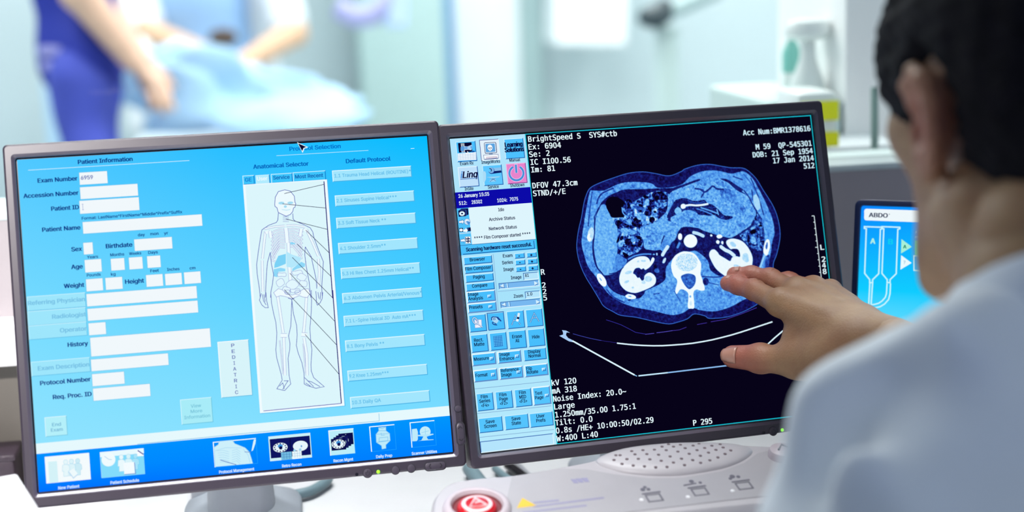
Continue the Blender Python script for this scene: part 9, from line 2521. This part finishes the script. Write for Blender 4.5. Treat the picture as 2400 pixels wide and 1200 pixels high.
# coat
f = Field()
C_ = {'cones': [((0.3475, 0.835, 0.9887), (0.3577, 0.8115, 0.9285), 0.037, 0.09, 0.03), ((0.4355, 0.8669, 0.9552), (0.3475, 0.835, 0.9887), 0.045, 0.034, 0.03), ((0.4605, 0.8669, 0.9852), (0.3777, 0.8215, 0.9585), 0.062, 0.072, 0.03), ((0.3577, 0.8115, 0.9285), (0.3077, 0.8315, 0.6785), 0.088, 0.066, 0.03), ((0.3077, 0.8315, 0.6785), (0.3144, 1.0576, 0.631), 0.06, 0.034, 0.03), ((0.4655, 0.8669, 0.9852), (0.6216, 0.9287, 0.9452), 0.066, 0.08, 0.04), ((0.6216, 0.9287, 0.9452), (0.6616, 1.1187, 0.8252), 0.08, 0.064, 0.03), ((0.6616, 1.1187, 0.8252), (0.5627, 1.2218, 0.8756), 0.06, 0.042, 0.03), ((0.4277, 0.8415, 0.8285), (0.5516, 0.9287, 0.8452), 0.105, 0.105, 0.05), ((0.4755, 0.8669, 0.8552), (0.4769, 0.827, 0.63), 0.115, 0.15, 0.05), ((0.4805, 0.8549, 0.9732), (0.4755, 0.8569, 0.8452), 0.056, 0.115, 0.04)], 'ells': [((0.4541, 0.8869, 0.7752), (0.18, 0.125, 0.2), 0.08)], 'folds': [((0.3149, 0.7898, 1.0129), (0.3013, 0.7932, 1.0019), 0.011, 0.03), ((0.3013, 0.7932, 1.0019), (0.2853, 0.797, 0.9821), 0.011, 0.03), ((0.2853, 0.797, 0.9821), (0.2734, 0.7988, 0.9598), 0.011, 0.03), ((0.3142, 0.788, 1.0135), (0.3249, 0.76, 1.0024), 0.012, 0.04), ((0.3249, 0.76, 1.0024), (0.3336, 0.7407, 0.9885), 0.012, 0.04), ((0.3336, 0.7407, 0.9885), (0.3451, 0.7288, 0.9773), 0.012, 0.04), ((0.3647, 0.7515, 1.0065), (0.3469, 0.7606, 1.0125), 0.012, 0.04), ((0.3469, 0.7606, 1.0125), (0.3332, 0.7742, 1.017), 0.012, 0.04), ((0.3698, 0.731, 0.9839), (0.3527, 0.7246, 0.9757), 0.014, 0.04), ((0.3527, 0.7246, 0.9757), (0.3345, 0.7205, 0.9647), 0.014, 0.04)], 'ridges': [((0.3244, 0.7824, 1.0007), (0.3062, 0.7797, 0.9833), 0.014), ((0.3062, 0.7797, 0.9833), (0.2911, 0.7787, 0.9626), 0.014), ((0.3354, 0.8034, 1.0189), (0.361, 0.798, 1.0233), 0.016), ((0.361, 0.798, 1.0233), (0.3964, 0.8135, 1.0269), 0.016)]}
for a, b2, ra, rb, k in C_['cones']: f.cone(a, b2, ra, rb, k)
for cc_, rr_, k in C_['ells']: f.ell(cc_, rr_, k, Matrix.Rotation(H['yaw'], 4, 'Z'))
for a, b2, r_ in C_['ridges']: f.cone(a, b2, r_, r_, .03)
for a, b2, r_, k in C_['folds']: f.cone(a, b2, r_, r_ * .6, .02).cut(k)
# neck opening
f.cone(tuple(nb + Vector((0, .0, .20))), tuple(nb + Vector((0, .012, -.01))), .075, .056, .01).cut(.006)
lo, hi = ((0.1177, 0.6215, 0.44), (0.8516, 1.4118, 1.1787))
child('coat', [nets(f, lo, hi, .0052, wobble(.0022, 30, 11))], M_coat, man)
# collar of the coat around the neck
cb = MB()
n = 40
ringq = []
for k, (rx, z, tk) in enumerate(((.078, -.030, 0), (.0765, -.002, 0), (.0745, .018, 0), (.0715, .022, 0), (.0695, .010, 0), (.070, -.02, 0))):
    ringq.append([(nb.x + .014 + rx * math.cos(2 * PI * j / n), nb.y + .004 + rx * 1.02 * math.sin(2 * PI * j / n), nb.z - .018 + z - .040 * math.sin(2 * PI * j / n)) for j in range(n)])
cb.rings(ringq, False, False)
o = cb.build('collar', M_coat, None, True)
o.parent = man
o.matrix_parent_inverse = man.matrix_world.inverted()

f = Field()
f.ell(B_['pelvis'], (.17, .13, .11), .04)
f.chain([B_['hipl'], B_['knl'], B_['anl']], [.098, .076, .062], .04)
f.chain([B_['hipr'], B_['knr'], B_['anr']], [.098, .076, .062], .04)
lo, hi = bb([B_[k] for k in ('pelvis', 'hipl', 'hipr', 'knl', 'knr', 'anl', 'anr')], .18)
child('trousers', [nets(f, lo, hi, .010, wobble(.003, 20, 12))], M_pants, man)
for q in ('anl', 'anr'):
    a = Vector(B_[q])
    w2 = Vector((-math.sin(HY), math.cos(HY), 0)) * .07
    f = Field().cone((a.x - w2.x * .6, a.y - w2.y * .6, .042), (a.x + w2.x * 1.8, a.y + w2.y * 1.8, .032), .041, .031, .02)
    child('shoe', [nets(f, (a.x - .15, a.y - .15, -.02), (a.x + .15, a.y + .24, .12), .008)], M_shoe, man)

# his swivel stool
pv = Vector(B_['pelvis'])
sl_ = tag(empty('swivel_stool', (pv.x, pv.y, 0)), 'dark round swivel stool under the man in the white coat', 'stool')
zt = pv.z - .135
MB().lathe([(.02, zt - .05), (.17, zt - .05), (.185, zt - .03), (.18, zt), (.10, zt + .008), (.01, zt + .008)], 36).build('seat', M_seat, sl_, True)
MB().lathe([(.025, .07), (.025, zt - .05)], 16).build('post', M_greybox, sl_, True)
for k in range(5):
    a = 2 * PI * k / 5
    MB().tube([(0, 0, .085), (.24 * math.cos(a), .24 * math.sin(a), .055)], [.022, .014], 10).build('leg', M_greybox, sl_, True)
    MB().lathe([(.025, -.012), (.025, .012)], 16, Matrix.Translation((.25 * math.cos(a), .25 * math.sin(a), .026)) @ Matrix.Rotation(a, 4, 'Z') @ Matrix.Rotation(PI / 2, 4, 'X')).build('caster', M_seat, sl_, True)
